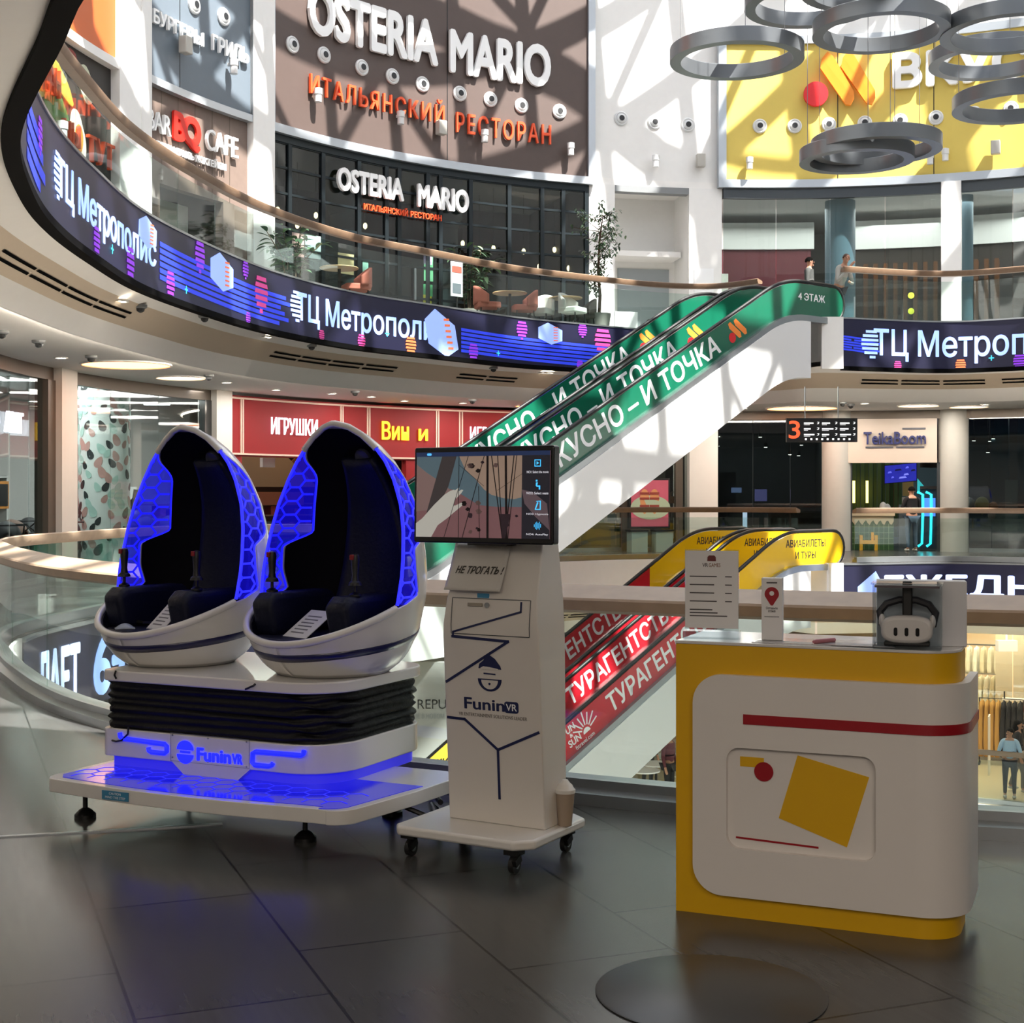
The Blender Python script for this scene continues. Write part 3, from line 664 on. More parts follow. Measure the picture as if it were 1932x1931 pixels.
def flood(px_, py_, lab, boxy=False, off=.12):
    t = W.px(px_); z = W.zpx(px_, py_, off); c = W.at(t, off, z); tg, n = W.frame(t)
    th = thing('wall_lamp', lab, 'wall lamp', c, 0, 'small lamps on the upper wall')
    MB().box(n*.08, (.07, .07, .07), atan2(n.y, n.x)).build('bracket', NOZ, th)
    if boxy: MB().box(n*.17, (.2, .24, .36), atan2(n.y, n.x)).build('housing', mat('speaker_grey', '#b5b2aa', .5), th, bevel=.02)
    else: MB().lathe([(.04, .12), (.1, .1), (.1, -.04), (.085, -.05), (.085, -.22), (.0, -.22)], 14, n*.2).build('housing', NOZ, th)
for px_, py_, bx, lab, off in ((583, 176, 0, 'small white lamp below the first orange letter', .12), (742, 220, 0, 'small white lamp under the middle of the orange letters', .12), (821, 243, 1, 'boxy beige speaker under the orange letters', .12),
        (903, 255, 0, 'small white lamp under the right orange word', .12), (1068, 280, 0, 'small white lamp at the right end of the brown panel', .12), (420, 120, 0, 'small white lamp below the white letters on the blue grey panel', .12),
        (329, 83, 1, 'boxy beige speaker on the blue grey panel', .12), (1234, 303, 0, 'left small lamp on the white upper wall', -.05), (1320, 306, 1, 'right boxy lamp on the white upper wall', -.05),
        (1410, 307, 0, 'small lamp low at the left of the yellow panel', .12), (1784, 291, 0, 'small lamp low on the yellow panel right of the rings', .12), (1880, 281, 1, 'boxy lamp low at the right of the yellow panel', .12), (1755, 298, 0, 'small lamp half hidden by the low ring', .12)):
    flood(px_, py_, lab, bool(bx), off)

# stone cafe wall (left) with an entrance, and the black food wall
STONE = mat('brown_stone', '#75655c', .6, noise=.12)
a, b_ = W.px(272), W.px(465)
e0, e1 = W.px(300), W.px(420)
struct(MB().rib(W, a, b_, 8.05, 10, -.2, .02, .3).build('wall_cafe', STONE), 'brown stone wall above the cafe entrance')
struct(MB().rib(W, a, e0, FLH, 8.05, -.2, .02).build('wall_cafe', STONE), 'brown stone wall left of the cafe entrance')
struct(MB().rib(W, e1, b_, FLH, 8.05, -.2, .02).build('wall_cafe', STONE), 'brown stone wall right of the cafe entrance')
for k in range(1, 6): MB().rib(W, a+(b_-a)*k/6-.008, a+(b_-a)*k/6+.008, 8.05, 10, .02, .024).build('trim_8', BRONZE)['kind'] = 'structure'
sc = MB()
for k in range(14):
    t = e0+.15+(e1-e0)*.62*k/14; sc.rib(W, t, t+.14, FLH, 7.4, -1.2-.04*(k % 2), -1.15-.04*(k % 2))
tag(sc.build('pleated_curtain', mat('grey_curtain', '#9a9c98', .8)), 'pale pleated curtain hanging inside the cafe entrance', 'curtain')
tag(MB().rib(W, e0+.9, e0+2.0, 7.1, 8.0, -.9, -.85).build('menu_board', mat('pale_board', '#d7d8cf', .5)), 'pale board above the curtain in the cafe entrance', 'board')
a, b_ = W.px(20), W.px(209)
fw = thing('mural_wall', 'black wall panel with pictures of food at the far left', 'mural', W.at((a+b_)/2, 0, FLH))
MB().rib(W, a-3, b_, FLH, 9.95, -.2, .0, .3).build('board', mat('mural_black', '#2b2826', .55, noise=.15, nscale=2), fw, True)
for px_, z, wd, ht, ang, m, nm in ((98, 9.3, 1.9, .42, -.5, '#e6c34a', 'corn_graphic'), (146, 8.3, .5, 1.0, .35, '#f2ead6', 'egg_half_graphic'), (160, 9.35, .55, .75, .5, '#cfd3b8', 'radish_graphic'), (166, 7.0, .75, .95, .1, '#f1efe9', 'egg_graphic'),
                                   (105, 8.5, 1.3, .75, -.7, '#5f8f4a', 'leaf_graphic'), (138, 7.4, 1.2, .8, .2, '#4f7f3f', 'salad_graphic'), (196, 6.3, 1.5, 1.0, .1, '#e0932f', 'bread_graphic'), (78, 8.9, 1.0, .5, .5, '#d9b544', 'corn_graphic'), (131, 9.6, .6, .5, 0, '#8c2f2c', 'tomato_graphic')):
    n = 20; q = [(wd/2*cos(2*pi*k/n)*(1+.07*sin(5*k)), ht/2*sin(2*pi*k/n)) for k in range(n)]; q = [(x*cos(ang)-y*sin(ang), x*sin(ang)+y*cos(ang)) for x, y in q]
    MB().poly(q, W.fn(W.px(px_), z, .0), .005, .03).build(nm, mat('mural'+m, m, .5, noise=.15), fw, True, sm=0)
MB().poly([(.16*cos(.3*k), .27*sin(.3*k)) for k in range(21)], W.fn(W.px(146), 8.25, .03), 0, .01).build('yolk_graphic', mat('yolk', '#e8962a', .4), fw, True, sm=0)
for st, pa, pb, z in (('ТАН', 72, 104, 8.75), ('ЦЫ', 112, 142, 7.95), ('ТУТ', 158, 222, 7.9)):
    sign('orange letters '+{'ТАН': 'behind the top of the left rail', 'ЦЫ': 'in the middle of the food wall', 'ТУТ': 'at the right of the food wall'}[st], [(st, pa, min(pb, 207), z, z+.5)], OS, .04, .08)
for px_, z, nm in ((98, 8.2, 'upper left'), (121, 7.5, 'middle'), (188, 7.2, 'right')):
    flood(px_, W and HY-(z-EH)/W.at(W.px(px_)).y*F, nm+' small lamp on the black food wall', False, .0)

# restaurant front: black steel grid of small panes between thick posts
FR = mat('black_steel_frame', '#20282c', .4, .5)
a, b_ = W.px(509), W.px(1106)
rf = thing('restaurant_front', 'dark glazed restaurant front with a black steel grid', 'shop front', W.at((a+b_)/2, 0, FLH))
posts = [509, 545, 608, 676, 728, 752, 806, 830, 887, 960, 1022, 1062, 1106]; zs = [FLH, 6.55, 7.35, 8.0, 8.6, 9.2, 9.78]
ts = [W.px(p) for p in posts]
for t in ts: MB().rib(W, t-.055, t+.055, FLH, 9.95, -.08, .05).build('post', FR, rf, True)
for z in zs: MB().rib(W, a, b_, z-.028, z+.028, -.04, .03, .25).build('rail', FR, rf, True)
MB().rib(W, a, b_, 9.78, 10.02, -.08, .06, .25).build('head_beam', FR, rf, True)
mu = MB()
for i in range(len(ts)-1):
    if ts[i+1]-ts[i] > 1.2:
        t = (ts[i]+ts[i+1])/2; mu.rib(W, t-.02, t+.02, FLH, 9.78, -.03, .02)
mu.build('muntins', FR, rf, True)
for i in range(len(ts)-1): MB().rib(W, ts[i]+.055, ts[i+1]-.055, FLH, 9.78, -.012, 0, .3).build('glass_pane', DARKGL, rf, True)
dt = W.px(780); MB().rib(W, dt-.03, dt+.03, FLH+.9, FLH+1.7, .05, .09).build('door_handle', STEEL, rf, True)
struct(MB().rib(W, a, W.px(845), FLH, 10, -4.6, -4.75, .4).build('wall_restaurant', mat('restaurant_brown', '#4a3a2c', .7, noise=.2)), 'brown back wall inside the restaurant')
struct(MB().rib(W, W.px(845), b_, FLH, 10, -4.6, -4.75, .4).build('wall_restaurant', mat('restaurant_maroon', '#4d1520', .7)), 'maroon back wall inside the restaurant')
for t in (W.px(505), W.px(1110)):
    p, n = W.at(t, 0, 0), W.frame(t)[1]; struct(MB().box(W.at(t, -3.5, 7.8), (7, .15, 4.4), atan2(n.y, n.x)).build('wall_shop', mat('shop_side', '#55504c', .7)), 'side wall of the restaurant')
for px_, lab in ((652, 'left'), (835, 'right')):
    c = W.pt(px_, -1.0, FLH); o = MB().lathe([(.5, 0), (.5, .25), (.42, .3), (.40, 3.0), (.42, 3.02), (.44, 3.15), (.52, 3.3), (.52, 4.3)], 24, c).build('column', mat('plaster_column', '#b9b8b2', .7, noise=.06)); struct(o, 'round pale column inside the restaurant at '+lab)
# bulbs on cords inside
BULB = glow('warm_bulb', '#ffd9a0', 9)
for i, (px_, py_) in enumerate(((524, 395), (561, 424), (596, 405), (689, 425), (873, 458), (904, 475), (931, 467), (988, 473), (1017, 502), (1073, 505), (958, 440), (1046, 470))):
    off = -1.3-.5*(i % 3); z = W.zpx(px_, py_, off); c = W.pt(px_, off, z)
    th = thing('pendant_bulb', 'warm bare bulb on a cord, '+(ORD+('tenth', 'eleventh', 'twelfth'))[i]+' counted along the restaurant', 'pendant lamp', c, 0, 'bare bulbs inside the restaurant')
    MB().sphere((0, 0, -.02), (.055, .055, .085), 10, 8).build('bulb', BULB, th); MB().cyl((0, 0, .05), (0, 0, .15), .025, 8).build('socket', BLACK, th); MB().cyl((0, 0, .15), (0, 0, 9.95-c.z), .007, 5).build('cord', BLACK, th)
# papers on the restaurant glass
for i, (px_, py_, wd, ht, m, lab) in enumerate(((560, 462, .45, .55, '#c9a7a0', 'pinkish sheet on the glass above the left plant'), (590, 466, .5, .55, '#a9c3c0', 'pale teal sheet on the glass above the left plant'), (689, 505, .18, .3, '#6f9a8c', 'green sticker on the glass door post'),
        (688, 535, .25, .5, '#cfd8da', 'white notice low on the glass door post'), (808, 505, .28, .7, '#4d8a64', 'green and white notice right of the door'), (807, 548, .28, .3, '#4a9a66', 'small green sticker right of the door'), (806, 566, .25, .25, '#c8c83a', 'yellow green sticker right of the door'), (652, 498, .5, .5, '#c9bd8d', 'yellowish notice on the left round column'), (807, 490, .25, .25, '#b9a9d0', 'lilac round sticker right of the door'))):
    t = W.px(px_); z = W.zpx(px_, py_); MBo = MB().rib(W, t-wd/2, t+wd/2, z-ht/2, z+ht/2, .004, .012); tag(MBo.build('notice', mat('notice'+m, m, .6)), lab, 'notice', 'notices on the restaurant glass')

# white wall with a shallow recess and grey door, right of the restaurant
struct(MB().rib(W, W.px(1109), W.px(1160), FLH, 10.02, -.3, .0, .3).build('wall_far', WHITE), 'white wall between restaurant and recess')
struct(MB().rib(W, W.px(1300), W.px(1362), FLH, 10.02, -.3, .0, .3).build('wall_far', WHITE), 'white pier between recess and glazed shop')
struct(MB().rib(W, W.px(1160), W.px(1300), 9.85, 10.02, -.3, .0, .3).build('trim_9', GREY), 'grey lintel over the recess')
struct(MB().rib(W, W.px(1150), W.px(1310), FLH, 10, -1.6, -1.75, .3).build('wall_far', WHITE), 'white back wall of the recess')
struct(MB().rib(W, W.px(1160), W.px(1295), 8.2, 8.35, -1.6, -.6, .3).build('ceiling', CEIL), 'dropped ceiling of the recess')
for px_ in (1158, 1303):
    t = W.px(px_); n = W.frame(t)[1]; struct(MB().box(W.at(t, -.9, 7.8), (1.5, .1, 4.4), atan2(n.y, n.x)).build('wall_far', WHITE), 'white side of the recess')
dr = MB().rib(W, W.px(1166, off=-1.55), W.px(1262, off=-1.55), FLH, 8.0, -1.6, -1.55, .3).build('door_1', mat('grey_door', '#9aa1a4', .5)); struct(dr, 'grey double door in the recess')
MB().rib(W, W.px(1213, off=-1.545), W.px(1214, off=-1.545), FLH, 8.0, -1.55, -1.545).build('door_seam', DARKST, dr)
for o in dr.children: o.data.transform(Matrix.Translation(o.location-dr.location)) if False else None
pn = thing('standing_sign', 'white board with a parking letter before the grey door', 'sign', W.pt(1181, 1.5, FLH))
MB().rib(W, W.px(1160, off=1.54), W.px(1203, off=1.54), FLH+.02, FLH+.75, 1.5, 1.54).build('board', WS, pn, True)
MB().text('P', lambda x, y, z: W.at(W.px(1178)+.3-x, 1.545+z, FLH+.28+y), .22, .3, .01, .02).build('lettering', BLACK, pn, True, sm=0)
tag(MB().rib(W, W.px(1310), W.px(1346), FLH+1.5, FLH+2.2, .0, .03).build('notice_board', WS), 'empty white board on the white pier', 'board')

# glazed shops upper right
zc = 10.0
for pa, pb, nm in ((1364, 1776, 'large glazed front under the yellow panel behind the standing people'), (1814, 2010, 'glazed front at the right edge under the yellow panel')):
    a, b_ = W.px(pa), W.px(pb); g = thing('glass_shopfront', nm, 'shop front', W.at((a+b_)/2, 0, FLH))
    n = max(2, round((b_-a)/1.5))
    for k in range(n): MB().rib(W, a+(b_-a)*k/n+.01, a+(b_-a)*(k+1)/n-.01, FLH, 9.75, -.02, 0, .3).build('glass_pane', SHOPGL, g, True)
    MB().rib(W, a, b_, 9.75, 10.05, -.1, .05, .3).build('head_beam', DARKST, g, True); MB().rib(W, a, b_, FLH, FLH+.1, -.05, .03, .3).build('sill', STEEL, g, True)
struct(MB().rib(W, W.px(1776), W.px(1814), FLH, 10.02, -.4, .25, .2).build('column', WHITE), 'white square column between the glazed shops')
struct(MB().rib(W, W.px(1590), W.px(2000), FLH, 8.9, -3.6, -3.7, .4).build('wall_shop', mat('dark_oak_wall', '#2e241c', .7)), 'dark wall behind the oak fins')
TEAL = mat('blue_grey_column', '#7d95a3', .35)
for px_, r, lab in ((1585, .42, 'blue grey round column inside the glazed shop'), (1822, .2, 'blue grey post at the right glazed shop')):
    struct(MB().lathe([(r, FLH), (r, 9.8)], 24, (W.pt(px_, -.75, 0))).build('column', TEAL), lab)
struct(MB().rib(W, W.px(1360), W.px(1560), 8.95, 9.75, -3.5, -3.6, .4).build('wall_shop', CEIL), 'pale bulkhead inside the glazed shop')
struct(MB().rib(W, W.px(1360), W.px(1555), FLH, 8.95, -3.6, -3.7, .4).build('wall_shop', mat('dark_red_wall', '#6b1f2b', .6)), 'dark red wall inside the glazed shop')
struct(MB().rib(W, W.px(1590), W.px(2000), 8.9, 9.75, -3.5, -3.6, .4).build('wall_shop', CEIL), 'pale bulkhead behind the right glazed shop')
fins = mat('oak_fin', '#7a4a22', .5, noise=.2)
for k in range(14):
    t = W.px(1640)+.24*k; o = MB().rib(W, t, t+.1, FLH+.1, 8.3, -2.9-.05*(k % 3), -2.5).build('oak_fin', fins); tag(o, 'upright oak fin in the screen behind the glass door', 'screen fin', 'oak fins behind the glass door')
for px_, lab in ((1709, 'upper'), ):
    pass
dd = thing('door_markers', 'two yellow green dots on the glass door right of the leaning person', 'stickers', W.pt(1719, .02, FLH+.8))
for z in (FLH+1.4, FLH+.97): MB().poly([(.085*cos(k*.35), .085*sin(k*.35)) for k in range(18)], W.fn(W.px(1719), z, .012), 0, .006).build('dot', mat('lime', '#c9d83a', .5, emit='#c9d83a', es=.3), dd, True)
tag(MB().rib(W, W.px(1612)-.02, W.px(1612)+.02, FLH+.3, FLH+1.4, .06, .1).build('door_handle_bar', STEEL), 'steel pull bar on the glass door', 'handle')
tag(MB().rib(W, W.px(1448, off=1.25), W.px(1503, off=1.25), FLH+.95, FLH+1.5, 1.2, 1.25).build('poster_board', mat('poster_pink', '#d8a08a', .5, noise=.4, nscale=4)), 'poster board with orange picture behind the top of the escalator', 'poster')
tag(MB().rib(W, W.px(1362, off=.45), W.px(1374, off=.45), FLH+.7, FLH+2.0, .4, .45).build('poster_board', mat('poster_green', '#cfe0cf', .5, noise=.3, nscale=5)), 'narrow white and green poster at the edge of the glazed shop', 'poster')
SPOT = glow('spot_lens', '#fff4e0', 10)
def spots(lst, z, lab, cat='ceiling light', group=None, r=.07):
    for i, (px_, py_) in enumerate(lst):
        c = ceiling_hit(px_, py_); c.z -= .01; th = thing('downlight', lab % ORD[i % 9] if '%' in lab else lab, cat, c, 0, group)
        MB().lathe([(r*1.25, .02), (r*1.3, -.012), (r, -.012), (r*.9, .01)], 16, cap=False).build('bezel', WHITE, th); MB().lathe([(0, .004), (r*.95, .004), (r*.95, -.004), (0, -.004)], 14).build('lens', SPOT, th)
# ---------------------------------------------------------------- middle storey shops
def side(px_, z0, z1, name, m=None, off=-3.5, ln=7):
    t = W.px(px_); n = W.frame(t)[1]; return struct(MB().box(W.at(t, off, (z0+z1)/2), (ln, .12, z1-z0), atan2(n.y, n.x)).build('wall_shop', m or WHITE), name)
CREAMW = mat('cream_pier', '#d9d4cc', .55, noise=.03)
for px0, px1, nm in ((95, 125, 'cream pier between the two glazed bays of the baby goods shop'), (394, 424, 'cream pier left of the red toy shop'), (1297, 1351, 'cream pier right of the shoe shop')):
    struct(MB().rib(W, W.px(px0), W.px(px1), 0, 3.88, -.3, .22, .3).build('column', CREAMW), nm)
def bay(pa, pb, lab, m, top=3.62, head=BRONZE, n=2, z0=0.0, hz=3.9):
    a = W.px(pa) if pa is not None else 33.0; b_ = W.px(pb) if pb < 1990 else W.px(1932)+3
    g = thing('glass_shopfront', lab, 'shop front', W.at((a+b_)/2, 0, z0))
    MB().rib(W, a, b_, z0+top, z0+hz, -.1, .06, .3).build('head_beam', head, g, True); MB().rib(W, a, b_, z0, z0+.1, -.05, .03, .3).build('sill', STEEL, g, True)
    for k in range(n): MB().rib(W, a+(b_-a)*k/n+.01, a+(b_-a)*(k+1)/n-.01, z0+.1, z0+top, -.02, 0, .3).build('glass_pane', m, g, True)
    return g
g = bay(None, 95, 'glazed bay of the baby goods shop at the left edge', SHOPGL, n=5)
t = W.px(86); MB().rib(W, t-.12, t+.25, 0, 3.62, -.15, .1).build('post', BRONZE, g, True)
g = bay(125, 394, 'glazed bay of the baby goods shop with the patterned column', SHOPGL, n=3)
t = W.px(388); MB().rib(W, t-.12, t+.12, 0, 3.62, -.1, .08).build('post', mat('dark_glazed_post', '#3a3a3a', .1), g, True)
LGREY = mat('shop_white', '#b9b6b2', .6)
struct(MB().rib(W, 26, W.px(408)+3.9, 0, 4, -6.2, -6.35, .5).build('wall_shop', LGREY), 'pale back wall of the baby goods shop')
_p = W.at(W.px(411), -.1); _d = Vector((-.25, .968, 0)); struct(MB().box(_p+_d*3.7+Vector((0, 0, 2)), (7.4, .12, 4), atan2(_d.y, _d.x)).build('wall_shop', LGREY), 'pale wall between the baby goods shop and the toy shop')
TUBE = glow('tube_lamp', '#ffffff', 7)
for i, (px_, py_, w_) in enumerate(((33, 717, 60), (5, 778, 36), (60, 779, 26), (146, 741, 38), (146, 758, 36), (148, 772, 34), (307, 745, 52), (313, 737, 18), (248, 769, 40), (296, 763, 48), (260, 729, 20))):
    z = 3.9; Y = (z-EH)*F/(HY-py_); c = at(px_, py_, Y); L = w_/F*Y
    if Y > 37: continue
    th = thing('linear_lamp', 'white linear ceiling lamp in the baby goods shop, '+(ORD+('tenth', 'eleventh'))[i]+' of the bars', 'ceiling light', c, 0, 'linear lamps in the baby goods shop')
    MB().box((0, 0, .03), (L, .2, .06)).build('housing', WHITE, th); MB().box((0, 0, -.012), (L*.97, .16, .02)).build('diffuser', TUBE, th)
# patterned round column
pc = W.pt(197, -1.0, 0); pcr = .52
col = thing('patterned_column', 'round mint column covered in dark and pink drops', 'column', pc)
MB().lathe([(pcr, 0), (pcr, 3.9)], 40).build('shaft', mat('mint_paint', '#d2d8d4', .5), col)
DROPM = [mat('drop_black', '#262b2d', .5), mat('drop_pink', '#b58c84', .5), mat('drop_mint', '#a5c4ba', .5)]
rr = random.Random(4); spots_ = []
for k in range(3):
    mb = MB()
    for i in range(46):
        for _ in range(30):
            a, z = rr.uniform(pi*.95, 2.1*pi), rr.uniform(.1, 3.8)
            if all((a-p)**2+((z-q)/pcr)**2 > .085 for p, q in spots_): break
        spots_.append((a, z)); tilt = rr.choice((-.5, .4, .6)) ; L = rr.uniform(.09, .14)
        q = []
        for j in range(12):
            th_ = 2*pi*j/12; x, y = .6*L*sin(th_)*(1-.35*cos(th_)), L*cos(th_); q.append((x*cos(tilt)-y*sin(tilt), x*sin(tilt)+y*cos(tilt)))
        mb.poly(q, lambda x, y, d: Vector(((pcr+d)*cos(a+x/pcr), (pcr+d)*sin(a+x/pcr), z+y)), .001, .005+.002*k)
    mb.build('drop_pattern', DROPM[k], col, sm=0)
area('shop_fill', W.pt(60, -1.5, 3.8), (2.2, 5), 240, (1, .97, .93), (0, 0, 0))  # fill lights without fixtures, added to brighten the shop interiors
area('shop_fill', W.pt(290, -2.0, 3.8), (3, 4), 300, (1, .97, .93), (0, 0, 0))
area('shop_fill', W.pt(560, -2.2, 3.8), (5, 2), 40, (1, .75, .55)); area('shop_fill', W.pt(1200, -2.2, 3.8), (4, 2), 90, (1, .85, .7))
area('shop_fill', W.pt(1690, -3, 3.8), (3, 2), 45, (1, .9, .8)); area('shop_fill', W.pt(1450, -3, 3.8), (4, 2), 130, (1, .9, .8)); area('shop_fill', W.pt(1890, -2.5, 3.8), (4, 2), 60, (1, .95, .9))
area('shop_fill', W.pt(760, -2.4, 9.6), (9, 2.5), 25, (1, .8, .6)); area('shop_fill', W.pt(1560, -2.0, 9.6), (7, 2.5), 160, (1, .95, .9)); area('shop_fill', W.pt(1900, -2.0, 9.6), (5, 2.5), 120, (1, .95, .9))
for _p in (130, 330, 520, 700, 900, 1150, 1420, 1600, 1760, 1900): area('gallery_fill', W.pt(_p, 1.6, 3.80), (1.6, 1.6), 45, (1, .95, .88))  # added fill lights without fixtures, lifting the gallery piers and ceiling
def flat_sign(lab, st, o, u, wd, ht, m, bold=.02, depth=.05, name='sign_lettering'):
    o = Vector(o); u = Vector(u).normalized(); th = thing(name, lab, 'sign', o); MB().text(st, pfn(o, u, (0, 0, 1)), wd, ht, depth, bold).build('lettering', m, th, True, sm=0); return th
LITW = glow('lit_white', '#f2f4ff', .95)
sign('white lit letters on the glass at the left edge', [('АНТ', 1, 34, 2.6, 2.95)], LITW, .05, .05, .02)
sign('dark red name on the back wall of the shop at the left edge', [('AREN', 2, 44, 1.95, 2.3)], mat('dark_red_letter', '#6d2328', .5), -6.1, .06, .06)
sign('dark grey name on the back wall of the baby goods shop', [('Cybex', 58, 168, 1.9, 2.65)], mat('dark_grey_letter', '#3c3b3b', .5), -6.1, .06, .05)
# shelving and goods
SHELF = mat('white_shelf', '#c9c7c3', .5); rr = random.Random(9)
GOODS = [mat('goods_%s' % c, c, .7, noise=.15) for c in ('#2c2c2e', '#4a463f', '#6b5145', '#3d4436', '#565a60', '#7a4f34')]
for i, (pa, pb) in enumerate(((-20, 30), (38, 88), (128, 168), (240, 300), (310, 380))):
    if pa < 0: a, b_ = W.px(2)-2.2, W.px(30)
    else: a, b_ = W.px(pa), W.px(pb)
    th = thing('display_shelf', ('white shelf unit at the left edge of the shop', 'white shelf unit left of the cream pier', 'white shelf unit left of the patterned column', 'white shelf unit right of the patterned column', 'white shelf unit by the right wall of the baby goods shop')[i], 'shelf', W.at((a+b_)/2, -6.0, 0), 0, 'shelf units on the back wall of the baby goods shop')
    for z in (.55, 1.25, 1.95 if i != 1 else 1.7): MB().rib(W, a, b_, z, z+.04, -6.2, -5.7, .4).build('shelf_board', SHELF, th, True)
    for t in (a, b_): MB().rib(W, t-.02, t+.02, 0, 2.0, -6.2, -5.75).build('upright', SHELF, th, True)
    for k in range(4):
        t = a+(b_-a)*(k+.5)/4; z = (.59, 1.29)[k % 2]; w_ = min(.5, (b_-a)/4*.8); h = rr.uniform(.28, .45); c = W.at(t, -5.95, z+h/2)
        mb = MB().box(c, (w_, .3, h), rr.uniform(-.2, .2)); mb.tube([c+Vector((-.1, 0, h/2)), c+Vector((-.07, 0, h/2+.1)), c+Vector((.07, 0, h/2+.1)), c+Vector((.1, 0, h/2))], .012, 6)
        tag(mb.build('carry_bag', GOODS[(i*3+k) % 6], bevel=.04), ('dark', 'brown', 'olive', 'grey')[k]+' bag on the '+('lower' if k % 2 == 0 else 'upper')+' board of the '+('edge', 'pier', 'column-side', 'middle', 'right-wall')[i]+' shelf unit', 'bag', 'bags on the shop shelves')
def stroller(c, rz, m, lab):
    th = thing('baby_stroller', lab, 'stroller', c, rz, 'strollers behind the shop glass')
    mb = MB()   # hood: quarter shell
    mb.grid(lambda u, v: Vector((.27*cos(pi*u)*sin(.3+1.35*v) , .05-.38*cos(.3+1.35*v)+.2, .72+.34*sin(pi*u)*sin(.3+1.35*v)+.0)), 14, 8)
    mb.build('hood', m, th, solid=.015)
    MB().poly([(-.35, .42), (.3, .42), (.38, .72), (-.4, .75)], lambda x, y, d: Vector((d, x, y)), -.24, .24).build('seat_tub', m, th, bevel=.04)
    fr = MB()
    for x in (-.26, .26): fr.tube([(x, -.55, 1.0), (x, .1, .55), (x, .42, .18)], .014, 6); fr.tube([(x, -.4, .18), (x, .0, .6)], .014, 6)
    fr.tube([(-.26, -.55, 1.0), (.26, -.55, 1.0)], .018, 6); fr.build('frame', BLACK, th)
    for x, y, r in ((-.28, .42, .12), (.28, .42, .12), (-.3, -.4, .15), (.3, -.4, .15)):
        MB().lathe([(r*.55, -.02), (r, -.02), (r, .02), (r*.55, .02), (r*.55, -.02)], 18, (x, y, r), Matrix.Rotation(pi/2, 3, 'Y'), False).build('wheel', RUB, th)
for i, (px_, off, m, rz, lab) in enumerate(((14, -1.2, 0, .4, 'dark stroller nearest the left edge behind the glass'), (40, -2.0, 2, 1.2, 'brown stroller at the left of the shop'), (80, -.9, 1, -.6, 'grey brown stroller just left of the cream pier'), (52, -3.4, 0, .2, 'black stroller farther back left of the cream pier'),
                                       (140, -1.6, 4, .5, 'grey stroller just right of the cream pier'), (262, -1.6, 0, -.4, 'black stroller right of the patterned column'), (330, -2.0, 1, .8, 'grey brown stroller at the right of the baby goods shop'))):
    stroller(W.pt(px_, off, 0), rz, GOODS[m], lab)
pp = thing('wall_poster', 'white poster with a dark carrier picture right of the patterned column', 'poster', W.pt(240, -5.3, 1.0))
MB().rib(W, W.px(231, off=-5.36), W.px(258, off=-5.36), 1.05, 1.75, -5.4, -5.36).build('sheet', WS, pp, True)
MB().poly([(.2, .05), (.38, .1), (.42, .3), (.34, .42), (.4, .6), (.25, .62), (.22, .4), (.14, .3)], W.fn(W.px(232, off=-5.355), 1.07, -5.355), 0, .004).build('picture', BLACK, pp, True)
pf = thing('framed_picture', 'small orange framed picture at the left edge of the shop', 'picture', W.pt(6, -4, 1.0))
MB().rib(W, W.px(1, off=-4.0)-.2, W.px(17, off=-4.0), 1.25, 1.85, -4.05, -4.0).build('frame', mat('orange_frame', '#b0722c', .5), pf, True); MB().rib(W, W.px(1, off=-3.99)-.15, W.px(15.5, off=-3.99), 1.31, 1.79, -4.0, -3.99).build('picture', BLACK, pf, True)

# red toy shop
REDB = mat('red_sign_board', '#8c0a14', .6); CREAMT = mat('cream_strip', '#e4c9b8', .5)
ta, tb = W.px(424), W.px(1030)
ts_ = thing('toy_shop_sign', 'long dark red sign board with cream strips over the toy shop', 'sign', W.at((ta+tb)/2, .2, 2.5))
MB().rib(W, ta, tb, 2.42, 3.78, -.1, .12, .3).build('board', REDB, ts_, True)
MB().rib(W, ta, tb, 3.70, 3.74, .12, .16, .3).build('strip', CREAMT, ts_, True); MB().rib(W, ta, tb, 2.45, 2.49, .12, .16, .3).build('strip', CREAMT, ts_, True)
for px_ in (446, 450, 636, 640, 687, 691, 818, 822, 862, 867, 980): MB().rib(W, W.px(px_)-.016, W.px(px_)+.016, 2.45, 3.72, .12, .15).build('strip', CREAMT, ts_, True)
for st, pa, pb, z0, z1, m in (('ИГРУШКИ', 502, 590, 2.95, 3.34, LITW), ('ИГРУШКИ', 881, 968, 2.95, 3.32, LITW)):
    MB().text(st, W.fn(W.px(pa), z0, .17), W.px(pb)-W.px(pa), z1-z0, .03, .0).build('lettering', m, ts_, True, sm=0)
YL = glow('lit_yellow', '#ffd42a', .85)
MB().text('Вин', W.fn(W.px(713), 2.92, .17), W.px(764)-W.px(713), .46, .03, .012).build('lettering', YL, ts_, True, sm=0); MB().text('и', W.fn(W.px(783), 2.92, .17), W.px(800)-W.px(783), .3, .03, .012).build('lettering', YL, ts_, True, sm=0)
MB().rib(W, ta, W.px(450), 0, 2.42, -.1, .1).build('side_board', REDB, ts_, True)
struct(MB().rib(W, W.px(762), W.px(1010), 0, 2.42, -.1, .1, .3).build('wall_shop', REDB), 'dark red wall under the toy shop sign')
struct(MB().rib(W, ta+3.65, tb, 0, 4, -5.5, -5.6, .4).build('wall_shop', mat('toy_brown', '#3b2620', .7)), 'dark brown back wall of the toy shop')
side(1012, 0, 4, 'right wall of the toy shop', mat('toy_brown', '#3b2620', .7))
tag(MB().poly([(-1.4, 0), (1.4, 0), (.0, 1.35)], W.fn(W.px(497, off=-3.0), 1.75, -3.0), 0, .06).build('gable_board', mat('tan_board', '#8a7358', .6)), 'tan triangular gable board inside the toy shop', 'board')
